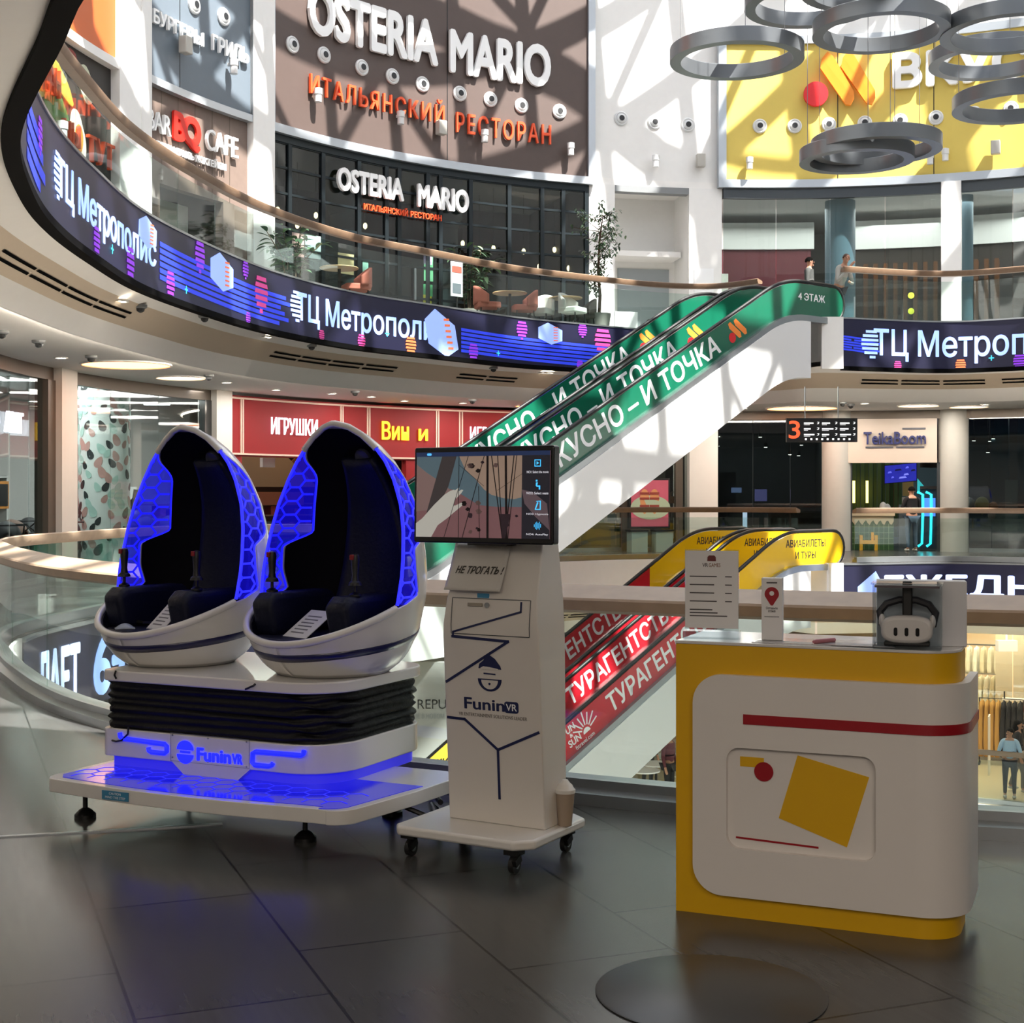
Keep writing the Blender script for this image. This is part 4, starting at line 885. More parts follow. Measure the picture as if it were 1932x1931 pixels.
tag(MB().poly([(0, 0), (1.5, 1.5), (1.5, 0)], W.fn(W.px(510, off=-3.2), 1.9, -3.2), 0, .06).build('gable_board', mat('rust_board', '#6a3f1e', .6)), 'rust brown slanted board inside the toy shop', 'board')
for i, px_ in enumerate((480, 516, 548)): tag(MB().rib(W, W.px(px_, off=-2.8)-.36, W.px(px_, off=-2.8)+.36, 1.28, 1.62, -2.9, -2.8).build('shelf_header', mat('copper_box', '#8a5238', .5)), ('left', 'middle', 'right')[i]+' copper header plate over the toy shelves', 'plate')
for i, (pa, pb) in enumerate(((460, 520), (525, 585), (590, 660), (665, 755))):
    a, b_ = W.px(pa), W.px(pb); th = thing('toy_shelf', ORD[i]+' dark toy shelf unit from the left', 'shelf', W.at((a+b_)/2, -3.0, 0), 0, 'toy shelves')
    for z in (.3, .65, 1.0, 1.3): MB().rib(W, a, b_, z, z+.03, -3.3, -2.8, .4).build('shelf_board', GOODS[2], th, True)
    for k in range(10):
        t = a+(b_-a)*(k+.5)/10; z = (.33, .68, 1.03)[k % 3]; h = rr.uniform(.12, .26); c = rr.choice(('#8c4a2e', '#b98a56', '#5d3a55', '#7d2b25', '#3f4c55'))
        tag(MB().rib(W, t-.07, t+.07, z, z+h, -3.15, -2.85).build('toy_box', mat('toy'+c, c, .6)), 'small toy box on the '+ORD[i]+' dark shelf unit from the left', 'toy box', 'toy boxes on the dark shelves, unit '+str(i+1))
tag(MB().rib(W, W.px(496, off=-.5), W.px(519, off=-.5), 2.2, 2.42, -.6, -.5).build('ceiling_unit', WHITE), 'small white unit hanging in the toy shop doorway', 'unit')

# shoe shop under the escalator
struct(MB().rib(W, W.px(1020), W.px(1300), 0, 4, -4.5, -4.6, .4).build('wall_shop', mat('cream_back', '#8d7a66', .6)), 'cream back wall of the shoe shop')
side(1352, 0, 4, 'wall between shoe shop and dark shop', mat('dark_side', '#2a2b2a', .7))
g = bay(1030, 1297, 'glazed front of the shoe shop under the escalator', SHOPGL, n=4)
for px_ in (1178, 1280): MB().rib(W, W.px(px_)-.1, W.px(px_)+.1, 0, 3.62, -.1, .1).build('post', BRONZE, g, True)
pt_ = thing('light_box_poster', 'pink lit poster of sandals on a plate in a black frame', 'poster', W.pt(1227, .35, .3))
MB().rib(W, W.px(1187, off=.4), W.px(1264, off=.4), .62, 2.0, .25, .4).build('frame', BLACK, pt_, True); MB().rib(W, W.px(1191, off=.41), W.px(1261, off=.41), .68, 1.94, .4, .41).build('picture', mat('poster_rose', '#a04a58', .3, emit='#a04a58', es=.25, noise=.2, nscale=2), pt_, True)
MB().poly([(.58*cos(k*.25), .33*sin(k*.25)) for k in range(25)], W.fn(W.px(1227, off=.415), 1.2, .415), 0, .006).build('plate_picture', mat('plate_green', '#a9b79a', .4), pt_, True)
for dx in (-.17, .12):
    q = [(.13*sin(k*.3)*(1+.25*cos(k*.3)), .34*cos(k*.3)) for k in range(21)]
    MB().poly(q, W.fn(W.px(1227, off=.42)+dx, 1.36, .42), 0, .006).build('sandal_picture', mat('sandal', '#c98a5a', .4), pt_, True); mb = MB()
    for y in (-.12, .08, .22): mb.poly([(-.14, y-.03), (.14, y-.03), (.14, y+.03), (-.14, y+.03)], W.fn(W.px(1227, off=.428)+dx, 1.36, .428), 0, .004)
    mb.build('strap_picture', mat('strap_red', '#8c3a30', .4), pt_, True)
for i, (pa, pb, m) in enumerate(((1192, 1222, '#8fa09a'), (1238, 1270, '#8fa09a'))):
    th = thing('shop_counter', ('left', 'right')[i]+' pale green glass stand below the sandal poster', 'counter', W.at(W.px((pa+pb)/2), .6, 0))
    MB().rib(W, W.px(pa, off=.8), W.px(pb, off=.8), 0, .55, .4, .8).build('body', mat('green_stand', m, .3), th, True); MB().rib(W, W.px(pa, off=.82)-.03, W.px(pb, off=.82)+.03, .55, .6, .38, .82).build('top', BLACK, th, True)
tag(MB().rib(W, W.px(1272, off=-1.1), W.px(1284, off=-1.1), .3, 3.0, -1.2, -1.1).build('display_banner', WS), 'narrow white display panel in the shoe shop', 'panel')
for i, (px_, z) in enumerate(((1155, .9), (1162, 1.3), (1270, 1.4), (1276, 1.0), (1168, .6))):
    c = W.pt(px_, -1.0, z); tag(MB().box(c, (.26, .12, .2)).tube([c+Vector((-.07, 0, .1)), c+Vector((-.05, 0, .22)), c+Vector((.05, 0, .22)), c+Vector((.07, 0, .1))], .012, 6).build('handbag', GOODS[(i*2+1) % 6], bevel=.03), ORD[i]+' small handbag on the shoe shop display', 'handbag', 'handbags in the shoe shop')

# dark shop, cinema portal
DARKW = mat('dark_shop_wall', '#20262a', .7); TEALW = mat('teal_wall', '#3f5a66', .7)
struct(MB().rib(W, W.px(1352), W.px(1580), 0, 4, -5.5, -5.6, .4).build('wall_shop', DARKW), 'dark back wall of the shop left of the lit portal')
g = bay(1351, 1562, 'dark glazed shop front left of the lit portal', DARKGL, n=3)
side(1575, 0, 4, 'dark wall left of the portal', DARKW, -4, 6)
struct(MB().lathe([(.42, 0), (.42, 3.9)], 28, W.pt(1578, -.1, 0)).build('column', mat('grey_plaster', '#a6a49c', .6, noise=.05)), 'round grey column left of the portal')
struct(MB().lathe([(.40, 0), (.40, 3.9)], 28, W.pt(1799, -.1, 0)).build('column', mat('grey_plaster', '#a6a49c', .6)), 'round grey column right of the portal')
PORT = mat('portal_panel', '#b8ab9d', .5, noise=.03)
po = thing('portal_fascia', 'beige fascia with blue letters over the portal', 'sign', W.pt(1690, .2, 2.4))
MB().rib(W, W.px(1598), W.px(1768), 2.42, 3.62, -.1, .2, .3).build('board', PORT, po, True)
MB().text('TeikaBoom', W.fn(W.px(1628), 2.92, .27), W.px(1747)-W.px(1628), .34, .08, .015).build('lettering', mat('blue_letter', '#161d4c', .4, emit='#3a4ad0', es=.03), po, True, sm=0)
for _x, _w, _z, _h in ((1702, .62, 3.32, .05), (1632, .75, 2.82, .045), (1690, .75, 2.82, .045)): MB().poly([(0, 0), (_w, 0), (_w, _h), (0, _h)], W.fn(W.px(_x), _z, .2), 0, .02).build('small_print', mat('grey_letter', '#4a4a52', .4), po, True, sm=0)
struct(MB().rib(W, W.px(1560), W.px(1600), 3.62, 3.9, -.3, .1).build('trim_10', BRONZE), 'bronze head left of the portal'); struct(MB().rib(W, W.px(1600), W.px(1830), 3.62, 3.9, -.3, .1, .3).build('trim_10', BRONZE), 'bronze head over the portal')
struct(MB().rib(W, W.px(1598), W.px(1830), 0, 4, -6.4, -6.5, .4).build('wall_shop', TEALW), 'blue grey back wall inside the portal')
for px_ in (1603, 1772): MB().rib(W, W.px(px_)-.06, W.px(px_)+.06, 0, 2.42, -.1, .1).build('portal_post', DARKST, po, True)
cu = MB(); a = W.px(1622)
for k in range(12): cu.rib(W, a+k*.1, a+k*.1+.09, .3, 3.9, -3.0-.05*(k % 2), -2.9-.05*(k % 2))
tag(cu.build('green_curtain', mat('green_curtain', '#2f4a26', .8)), 'dark green curtain inside the portal', 'curtain')
tv = thing('wall_screen', 'tilted blue screen hanging inside the portal', 'screen', W.pt(1697, -2.5, 1.9))
f = pfn(W.pt(1668, -2.5, 1.85), W.frame(W.px(1697))[0]+Vector((0, 0, .09)), (0, 0, 1)); MB().poly([(0, 0), (.93, 0), (.93, .55), (0, .55)], f, -.05, 0).build('casing', BLACK, tv, True)
MB().poly([(.02, .02), (.91, .02), (.91, .53), (.02, .53)], f, 0, .006).build('display', mat('screen_violet', '#2a2f9a', .3, emit='#2a32c8', es=.35, noise=.6, nscale=5), tv, True)
for _i, (_x, _y, _w) in enumerate(((.1, .3, .12), (.3, .35, .2), (.55, .2, .15), (.6, .4, .1), (.75, .3, .14), (.42, .12, .22), (.2, .15, .08))): MB().poly([(_x, _y), (_x+_w, _y+.01), (_x+_w*.8, _y+.06), (_x+.02, _y+.05)], f, .006, .009).build('screen_graphic', glow('violet_graphic%d' % (_i % 3), ('#6a70f0', '#10123a', '#8a90ff')[_i % 3], .5), tv, True, sm=0)
tag(MB().rib(W, W.px(1674, off=-4.3), W.px(1698, off=-4.3), 2.2, 2.45, -4.5, -4.3).build('air_unit', WHITE), 'white air unit over the tilted screen', 'air unit')
rc = thing('reception_counter', 'cream scalloped counter with green tiled front inside the portal', 'counter', W.pt(1655, -.6, 0))
a, b_ = W.px(1607), W.px(1688)
MB().rib(W, a, b_, 0, .95, -1.3, -.8, .2).build('body', mat('green_tile_front', '#35592f', .4, noise=.2), rc, True); MB().rib(W, a-.03, b_+.03, .95, 1.02, -1.4, -.7, .2).build('top', mat('cream_top', '#c9b797', .4), rc, True)
mb = MB(); n = 24
q = [(0, .3)]+[((b_-a)*k/n, .12+.07*sin(k*1.6)) for k in range(n+1)]+[(b_-a, .3)]
mb.poly(q, W.fn(a, .64, -.79), 0, .02); mb.build('scalloped_apron', mat('cream_top', '#c9b797', .4), rc, True)
tl = MB()
for k in range(1, 5): tl.rib(W, a, b_, .16*k-.006, .16*k+.006, -.8, -.79)
for k in range(1, 9): t = a+(b_-a)*k/9; tl.rib(W, t-.006, t+.006, 0, .72, -.8, -.79)
tl.build('tile_joints', mat('tile_joint', '#84996f', .5), rc, True)
tc_ = thing('toy_chair', 'yellow toy bench in front of the green tiled counter', 'toy bench', W.pt(1639, -.3, 0))
MB().rib(W, W.px(1625), W.px(1655), .18, .28, -.5, -.2).build('seat', mat('toy_yellow', '#d9a526', .4), tc_, True)
for px_ in (1626, 1654): MB().rib(W, W.px(px_)-.04, W.px(px_)+.04, 0, .42, -.5, -.2).build('side_panel', mat('toy_yellow', '#d9a526', .4), tc_, True)
MB().rib(W, W.px(1645), W.px(1650), .28, .5, -.4, -.3).build('backrest', mat('toy_yellow', '#d9a526', .4), tc_, True)
NEON = glow('cyan_neon', '#22d8e8', 2.2)
am = thing('arcade_machine', 'arcade machine with cyan neon edges in the portal', 'arcade machine', W.pt(1752, -.4, 0))
MB().rib(W, W.px(1736, off=-.4), W.px(1768, off=-.4), .05, 1.7, -1.1, -.4).build('cabinet', mat('arcade_navy', '#12202c', .4), am, True); MB().rib(W, W.px(1736), W.px(1768), 1.7, 1.78, -1.2, -.3).build('canopy', BLACK, am, True)
MB().rib(W, W.px(1742, off=-.38), W.px(1765, off=-.38), .95, 1.45, -.4, -.38).build('display', mat('arcade_screen', '#3a62a8', .3, emit='#4a7ad8', es=.6), am, True)
for px_ in (1741, 1757): MB().tube([W.at(W.px(px_)-.12, -.36, .12), W.at(W.px(px_)-.02, -.33, .2), W.pt(px_, -.33, .95), W.pt(px_, -.33, 1.55), W.at(W.px(px_)-.14, -.33, 1.62)], .032, 8).build('neon_tube', NEON, am, True)
MB().poly([(-.1, 1.62), (.2, 1.62), (-.1, 2.0)], W.fn(W.px(1738, off=-.5), 0, -.5), 0, .05).build('topper', mat('teal_topper', '#1f8a92', .4, emit='#1fb0b8', es=.4), am, True)
tag(MB().lathe([(.0, 0), (.3, .02), (.34, .9), (.2, 1.4), (.0, 1.5)], 12, W.pt(1756, -1.6, 2.3)).build('hanging_drape', mat('black_drape', '#131010', .9)), 'dark hanging drape above the arcade machine', 'drape')
for i, (px_, z, m) in enumerate(((1685, 1.75, '#7a3a34'), (1685, 1.3, '#7a3a34'), (1713, 1.75, '#8a7a4a'), (1700, 1.25, '#b9b7b0'))): tag(MB().rib(W, W.px(px_, off=-2.96)-.13, W.px(px_, off=-2.96)+.13, z-.25, z+.22, -3.0, -2.96).build('wall_notice', mat('note'+m, m, .6)), ('upper red notice on the portal wall', 'lower red notice on the portal wall', 'yellowish notice on the portal wall', 'pale notice behind the standing customer')[i], 'notice')
tag(MB().rib(W, W.px(1696, off=-2.9), W.px(1722, off=-2.9), 0, 1.25, -3.0, -2.9).build('partition_screen', mat('portal_white', '#7f8a90', .6)), 'grey panel behind the standing customer', 'panel')
for i, px_ in enumerate((1611, 1636)): tag(MB().rib(W, W.px(px_, off=-2.55)-.03, W.px(px_, off=-2.55)+.03, 1.3, 1.95, -2.6, -2.55).build('light_strip', glow('warm_strip', '#ffc860', 4)), ('left', 'right')[i]+' upright warm light strip inside the portal', 'lamp')
for i, (px_, z, m) in enumerate(((1666, 1.2, '#c9cdd0'), (1674, 1.15, '#b7bcc0'))): tag(MB().sphere(W.pt(px_, -1.2, z), (.1, .08, .14)).build('plush_toy', mat('toy'+m, m, .8)), ('left', 'right')[i]+' pale small toy on the reception counter', 'toy')
# right shop
g = bay(1828, 2000, 'dark glazed shop front at the right edge', DARKGL, n=3)
struct(MB().rib(W, W.px(1800), W.px(1932)+4, 0, 4, -5.0, -5.1, .4).build('wall_shop', mat('teal_dark', '#2b363b', .7)), 'dark back wall of the right shop')
for px_, w_ in ((1886, .42), (1932, .3)): struct(MB().rib(W, W.px(px_, off=-1.0)-w_/2, W.px(px_, off=-1.0)+w_/2, 0, 3.7, -1.4, -1.0).build('column', mat('teal_pier', '#2f5668', .5)), 'teal pier behind the right shop glass at %d' % px_)
tag(MB().rib(W, W.px(1896, off=-.55), W.px(1920, off=-.55), .5, 1.95, -.6, -.55).build('poster_board', mat('pale_poster', '#8b9496', .5, noise=.2, nscale=5)), 'pale poster behind the right shop glass', 'poster')
for px_, z, r, m, lab in ((1828, 1.3, .15, '#aeb4b4', 'white balloon behind the right shop glass'), (1853, 1.27, .19, '#b8a83a', 'yellow balloon behind the right shop glass'), (1874, 1.2, .13, '#b86a30', 'orange balloon behind the right shop glass'), (1871, .98, .1, '#c0978a', 'small pink balloon behind the right shop glass')):
    c = W.pt(px_, -.7, z); th = thing('balloon', lab, 'balloon', c, 0, 'balloons in the right shop'); MB().sphere((0, 0, 0), (r, r, r*1.18), 16, 12).build('skin', mat('balloon'+m, m, .3), th); MB().cyl((0, 0, -r*1.18-.04), (0, 0, -r*1.1), .02, 8, .006).build('knot', mat('balloon'+m, m, .3), th); MB().cyl((0, 0, -z), (0, 0, -r*1.2), .003, 4).build('string', WIRE, th)
# things deep inside the dark shop
for i, (px_, z, w_, h, m, es) in enumerate(((1406, .0, .1, .75, '#e8ecff', 2.0), (1436, 1.0, .3, .35, '#8f86c8', .5), (1390, 1.25, .25, .15, '#9fb0e0', .5))): tag(MB().rib(W, W.px(px_, off=-2.4)-w_/2, W.px(px_, off=-2.4)+w_/2, z+.35, z+.35+h, -2.5, -2.4).build('neon_sign', mat('lit'+m, m, .4, emit=m, es=es)), ('thin white lit strip low in the dark shop', 'lilac square sign in the dark shop', 'small blue lit sign in the dark shop')[i], 'lit sign')
for i, (px_, z, w_, h) in enumerate(((1410, .5, 1.4, .12), (1370, .8, .5, 1.4), (1500, .9, 1.2, .12), (1552, .9, .5, .12))): tag(MB().rib(W, W.px(px_, off=-2.6)-w_/2, W.px(px_, off=-2.6)+w_/2, 0, z+h, -3.2, -2.6).build('shop_counter', mat('dark_counter%d' % i, ('#4a3a1c', '#191c1e', '#3b2a16', '#30241a')[i], .5)), ('low amber counter in the dark shop', 'black cabinet in the dark shop', 'brown bar in the dark shop', 'short bar left of the round column')[i], 'counter')
# directory sign hanging in front
Yd = 30.0; dc = at(1550, 812, Yd); ds = thing('directory_sign', 'hanging black floor directory with an orange 3', 'sign', dc)
wd_, ht_ = 133/F*Yd, 45/F*Yd; MB().box((0, 0, 0), (wd_, .12, ht_)).build('board', BLACK, ds)
f = lambda x, y, z: Vector((x-wd_/2, -.062-z, y-ht_/2)); O3 = glow('orange_three', '#e0502a', .8); WL = glow('sign_white', '#e8e8e8', .8)
MB().text('3', lambda x, y, z: f(x+.04, y+.07, z), .24, .38, .004, .01).build('numeral', O3, ds, sm=0)
mb = MB()
for c_ in range(3):
    for r_ in range(3):
        w_ = (.2, .14, .22, .17, .24, .15, .2, .18, .23)[c_*3+r_]; mb.poly([(0, .012), (w_, .012), (w_, .04), (0, .04)], lambda x, y, d: f(x+.36+c_*.38, y+.37-r_*.12, d), 0, .004)
        mb.poly([(0, 0), (w_*.6, 0), (w_*.6, .006), (0, .006)], lambda x, y, d: f(x+.36+c_*.38, y+.36-r_*.12, d), 0, .004); mb.text('↗', lambda x, y, z: f(x+.63+c_*.38, y+.375-r_*.12, z), .05, .05, .004)
for k in range(9): mb.poly([(-.02, -.018), (.02, -.018), (.02, .018), (-.02, .018)], lambda x, y, d: f(x+.4+k*.115, y+.06, d), 0, .004)
mb.build('lettering', WL, ds, sm=0)
for x in (-.35, .35): MB().cyl((x, 0, ht_/2), (x, 0, 3.84-dc.z), .012, 6).build('suspension_rod', STEEL, ds)

# ---------------------------------------------------------------- ceiling fittings of the middle storey
sp = [((115, 674), 'round downlight left of the glowing oval'), ((427, 721), 'round downlight above the cream pier'), ((521, 735), 'round downlight above the first red sign panel'), ((626, 742), 'round downlight above the narrow red panel'), ((763, 756), 'round downlight above the yellow name'), ((873, 760), 'round downlight left of the far oval'),
      ((1404, 770), 'round downlight above the dark shop'), ((1631, 761), 'round downlight above the portal'), ((1858, 763), 'round downlight above the right shop'), ((700, 748), 'round downlight between two red panels')]
for p, lab in sp: spots([p], 3.838, lab, 'ceiling light', 'downlights over the middle gallery', .09)
for p, lab in (((226, 567), 'bright downlight under the screen edge above the left vent'), ((502, 635), 'bright downlight under the screen edge near the middle'), ((1023, 703), 'left of a close pair of downlights by the escalator'), ((1036, 703), 'right of a close pair of downlights by the escalator')): spots([p], 4.49, lab, 'ceiling light', 'downlights under the screen edge', .1)
WARMC = glow('warm_cove', '#ffd9a8', .75); COOLC = glow('soft_cove', '#fff0dd', .5)
for (px_, py_, w_), lab, m in (((238, 687, 162), 'large glowing warm oval in the ceiling at left', WARMC), ((341, 712, 90), 'smaller pale oval in the ceiling right of the glowing one', COOLC), ((1513, 770, 130), 'glowing warm oval in the ceiling above the directory', WARMC), ((1733, 765, 75), 'pale oval in the ceiling above the portal', COOLC), ((1828, 767, 70), 'pale warm oval in the ceiling right of the portal', COOLC), ((1003, 765, 60), 'bright small oval in the ceiling left of the escalator', WARMC)):
    c = ceiling_hit(px_, py_); c.z = 3.842; Y = c.y; R_ = w_/2/F*Y
    th = thing('ceiling_oculus', lab, 'ceiling light', c, 0, 'round cove lights in the ceiling')
    MB().lathe([(R_*1.04, .03), (R_*1.05, -.015), (R_, -.02), (R_*.98, .03)], 40, cap=False).build('rim', CEIL, th); MB().lathe([(0, -.004), (R_, -.004)], 40).build('lit_disc', m, th)
def vent(path, ta, tb, n, lab, o=0.0):
    th = thing('slot_vent', lab, 'vent', path[0].at((ta+tb)/2)); 
    for k in range(n):
        a, b_ = ta+(tb-ta)*k/n+.04, ta+(tb-ta)*(k+1)/n-.04
        for j in (0, 1):
            mb = MB(); m_ = max(2, int((b_-a)/.3)); vs = []
            for i in range(m_+1):
                t = a+(b_-a)*i/m_; P0 = path[j*2].at(t/path[0].len*path[j*2].len, 0, path[3][j*2]-.012); P1 = path[j*2+1 if j*2+1 < 3 else 2].at(t/path[0].len*path[1].len, 0, path[3][1]-.012)
                q = path[0]; vs += [path[4](t, .30+.30*j), path[4](t, .42+.30*j)]
            mb.add(vs, [(2*i, 2*i+2, 2*i+3, 2*i+1) for i in range(m_)]); mb.build('slot', mat('slot_black', '#030303', .9, spec=.05), th, True)
    return th
def fascia(paths, z0):
    A_ = [pt(a, polar(paths, a)+(polar([W], a)-polar(paths, a))*.125, 0).to_2d() for a in ANG]; B_ = [pt(a, polar(paths, a)+(polar([W], a)-polar(paths, a))*.205, 0).to_2d() for a in ANG]
    PA = Path(A_, spline=False)
    def g(t, u):
        i, f = PA.seg(t); p = A_[i].lerp(A_[i+1], f).lerp(B_[i].lerp(B_[i+1], f), u); return Vector((p.x, p.y, z0-1.241-.218*u-.015))
    return (PA, PA, PA, [0, 0, 0], g), PA
vp, PA = fascia([R4, R4R], FLH)
for pa, pb, n, lab in ((25, 262, 4, 'long slot vent in the beige fascia at the left'), (527, 762, 4, 'long slot vent in the beige fascia in the middle'), (873, 985, 2, 'short slot vent in the beige fascia near the escalator'), (1625, 1860, 3, 'slot vent in the beige fascia right of the escalator'), (1885, 1990, 1, 'slot vent at the right edge of the fascia')):
    vent(vp, PA.px(pa), PA.px(pb), n, lab)
vp2, PB = fascia([R3, R3R], 0)
for pa, pb, n, lab in ((1030, 1130, 2, 'slot vent in the lower storey fascia left of the red escalator'), (1640, 1830, 2, 'slot vent in the lower storey fascia behind the headset box')): vent(vp2, PB.px(pa), PB.px(pb), n, lab)
DOME = mat('camera_dome', '#3b3c3d', .25)
for (px_, py_, z), lab in (((265, 581, 4.44), 'dome camera above the left vent'), ((73, 647, 3.838), 'dome camera low at the left'), ((3, 629, 3.838), 'dome camera at the left edge'), ((172, 676, 3.838), 'dome camera left of the glowing oval'), ((394, 712, 3.838), 'dome camera above the cream pier'), ((386, 600, 4.48), 'dome camera under the screen between two downlights'),
        ((588, 655, 4.48), 'dome camera above the middle vent'), ((670, 743, 3.838), 'dome camera above the red sign'), ((891, 759, 3.838), 'dome camera near the far oval'), ((931, 698, 4.48), 'dome camera above the short vent'), ((1605, 768, 3.838), 'dome camera on a stem above the directory'), ((1590, 764, 3.838), 'dome camera left of the stemmed one')):
    c = ceiling_hit(px_, py_-5); c.z -= .015; th = thing('dome_camera', lab, 'camera', c, 0, 'dome cameras on the ceiling')
    MB().lathe([(.1, .02), (.1, -.02), (.08, -.035), (0, -.035)], 18).build('housing', GREY, th); MB().lathe([(.065, -.035), (.055, -.075), (.025, -.095), (0, -.1)], 16).build('dome', DOME, th)
# small spot lamps inside shops
for i, (px_, py_) in enumerate(((1358, 830), (1378, 824), (1384, 842), (1446, 825), (1462, 844), (1530, 840), (1500, 858), (1832, 832), (1858, 833), (1869, 828), (1857, 854), (1525, 860))):
    off = -1.0-.6*(i % 3); t = W.px(px_); c = W.at(t, off, W.zpx(px_, py_, off)); th = thing('track_spot', ORD[i % 9]+' small spot lamp counted from the left '+('in the dark shop' if px_ < 1600 else 'in the right shop'), 'spot lamp', c, 0, 'spot lamps in the dark shops')
    MB().lathe([(.05, .12), (.055, 0), (.05, 0)], 10, cap=False).build('can', BLACK, th); MB().lathe([(0, .01), (.05, .01), (.045, -.01), (0, -.01)], 10).build('lens', SPOT, th); MB().cyl((0, 0, .12), (0, 0, 3.95-c.z), .01, 5).build('stem', BLACK, th)

# ---------------------------------------------------------------- lower storey: clothes shop, hoarding
LZ = -FLH
WARMW = mat('warm_wall', '#ecd2b6', .6)
struct(MB().rib(W, W.px(1790), W.px(1932)+4, LZ, -1.6, -6.0, -6.1, .4).build('wall_shop', WARMW), 'warm back wall of the clothes shop')
side(1786, LZ, -1.6, 'left wall of the clothes shop', WARMW)
struct(MB().rib(W, W.px(1868), W.px(1918), LZ, -1.6, -2.2, -2.6, .3).build('column', WARMW), 'square cream pillar inside the clothes shop')
area('shop_fill', W.pt(1880, -2.6, -1.75), (5, 4), 520, (1, .76, .56)); area('shop_fill', W.pt(1900, 2.2, -1.8), (4, 3), 200, (1, .8, .62))  # more added fill, brightening the clothes shop
def garment(c, rz, w_, h, m, lab, grp):
    mb = MB(); n = 14
    def fn(u, v):
        x = (u-.5)*w_*(.75+.35*v); return Vector((x, .05*sin(u*13+v*3)*(.3+v), -h*v-.03*(1-abs(u-.5)*2)*0+(-.08*abs(u-.5)*2)*(1-v)))
    mb.grid(fn, n, 8); o = mb.build('garment', m, solid=.03); o.location = o.location+Vector(c); o.rotation_euler = (0, 0, rz)
    return tag(o, lab, 'garment', grp)
def rack(c, rz, L, h, lab):
    th = thing('clothes_rack', lab, 'clothes rack', c, rz)
    MB().tube([(-L/2, 0, 0), (-L/2, 0, h), (L/2, 0, h), (L/2, 0, 0)], .02, 6).build('frame', BLACK, th)
    for x in (-L/2, L/2): MB().box((x, 0, .02), (.05, .5, .04)).build('foot', BLACK, th)
    return th
GA = [mat('cloth_%s' % c, c, .85) for c in ('#d9cdb0', '#e2d8c4', '#cbbd9c', '#a9803f', '#1a1a1c', '#c03a35', '#22242a', '#e8e4da')]
ax = W.frame(W.px(1850))[0]
def onW(px_, off, z): return W.pt(px_, off, z)
r1 = onW(1853, -3.0, LZ); rz = atan2(ax.y, ax.x)
rack(r1, rz, 1.6, 1.95, 'tall rack of cream clothes at the left of the clothes shop')
for k in range(9): garment(r1+ax*(-.7+k*.17), rz+1.2, .42, .85, GA[(0, 1, 2, 7)[k % 4]], 'cream garment hanging on the tall rack, '+ORD[k]+' from the left', 'cream garments on the tall rack')
for o in list(COL.objects)[-9:]: o.location.z += 1.92+0
tt = onW(1853, -3.4, LZ+2.75); th = thing('clothes_rail', 'upper rail of cream clothes in the clothes shop', 'clothes rail', tt, rz); MB().cyl((-.9, 0, 0), (.9, 0, 0), .02).build('rail', BLACK, th)
for x in (-.8, .8): MB().cyl((x, 0, 0), (x, -.0, 1.2), .012).build('hanger_rod', BLACK, th)
for k in range(8):
    garment(tt+ax*(-.75+k*.2)+Vector((0, 0, -.03)), rz+1.2, .4, .8, GA[(7, 0, 1, 5)[k % 4] if k == 6 else (7, 0, 1)[k % 3]], 'light garment on the upper rail, '+ORD[k]+' from the left', 'light garments on the upper rail')
r2 = onW(1889, .6, LZ); rack(r2, rz, 1.1, 1.75, 'rack with tan and black trousers in front of the pillar')
for k in range(8):
    garment(r2+ax*(-.48+k*.137)+Vector((0, 0, 1.72)), rz+1.25, .36, 1.5, GA[3] if k < 4 else GA[4], ('tan trousers' if k < 4 else 'black trousers')+' on the front rack, '+ORD[k % 4]+' of their colour', 'trousers on the front rack')
ls = onW(1925, .2, LZ); th = thing('display_shelf', 'black shelf stand with folded clothes at the right edge of the clothes shop', 'shelf', ls, rz)
for x in (-.4, .5): MB().cyl((x, 0, 0), (x, 0, 1.9), .02).build('upright', BLACK, th)
for z in (.3, .65, 1.0, 1.35, 1.7): MB().box((.05, 0, z), (1.0, .4, .03)).build('shelf_board', mat('pale_shelf', '#d9cfc0', .5), th)
for k in range(8): tag(MB().box(ls+ax*(-.25+.5*(k % 2))+Vector((0, 0, .33+.35*(k//2)+.07)), (.36, .3, .12), rz).build('folded_clothes', GA[(4, 6, 5, 4, 6, 4, 7, 5)[k]], bevel=.02), ('left ', 'right ')[k % 2]+'folded pile on the '+('lowest', 'second', 'third', 'top')[k//2]+' filled board of the black stand', 'folded clothes', 'folded piles on the black stand')
th = thing('lamp_fitting', 'white track lamp hanging in front of the pillar', 'lamp', onW(1899, 1.0, -2.4)); MB().box((0, 0, 0), (.5, .25, .28)).build('head', glow('shop_white', '#fff4e0', 4), th); MB().cyl((0, 0, .14), (0, 0, .7), .02).build('stem', WHITE, th)
gt = thing('security_gate', 'pale antenna gates at the clothes shop entrance', 'security gate', onW(1846, 2.2, LZ), rz)
for x in (-.25, .25): MB().tube([(x, 0, 0), (x, 0, 1.5), (x, .35, 1.5), (x, .35, 0)], .025, 6).build('antenna_loop', mat('gate_white', '#d9d3c8', .4), gt)
gl_ = W.px(1786); bay(1790, 1999, 'glazed front line over the clothes shop entrance', SHOPGL, 3.9, WHITE, 3, LZ, 4.05)
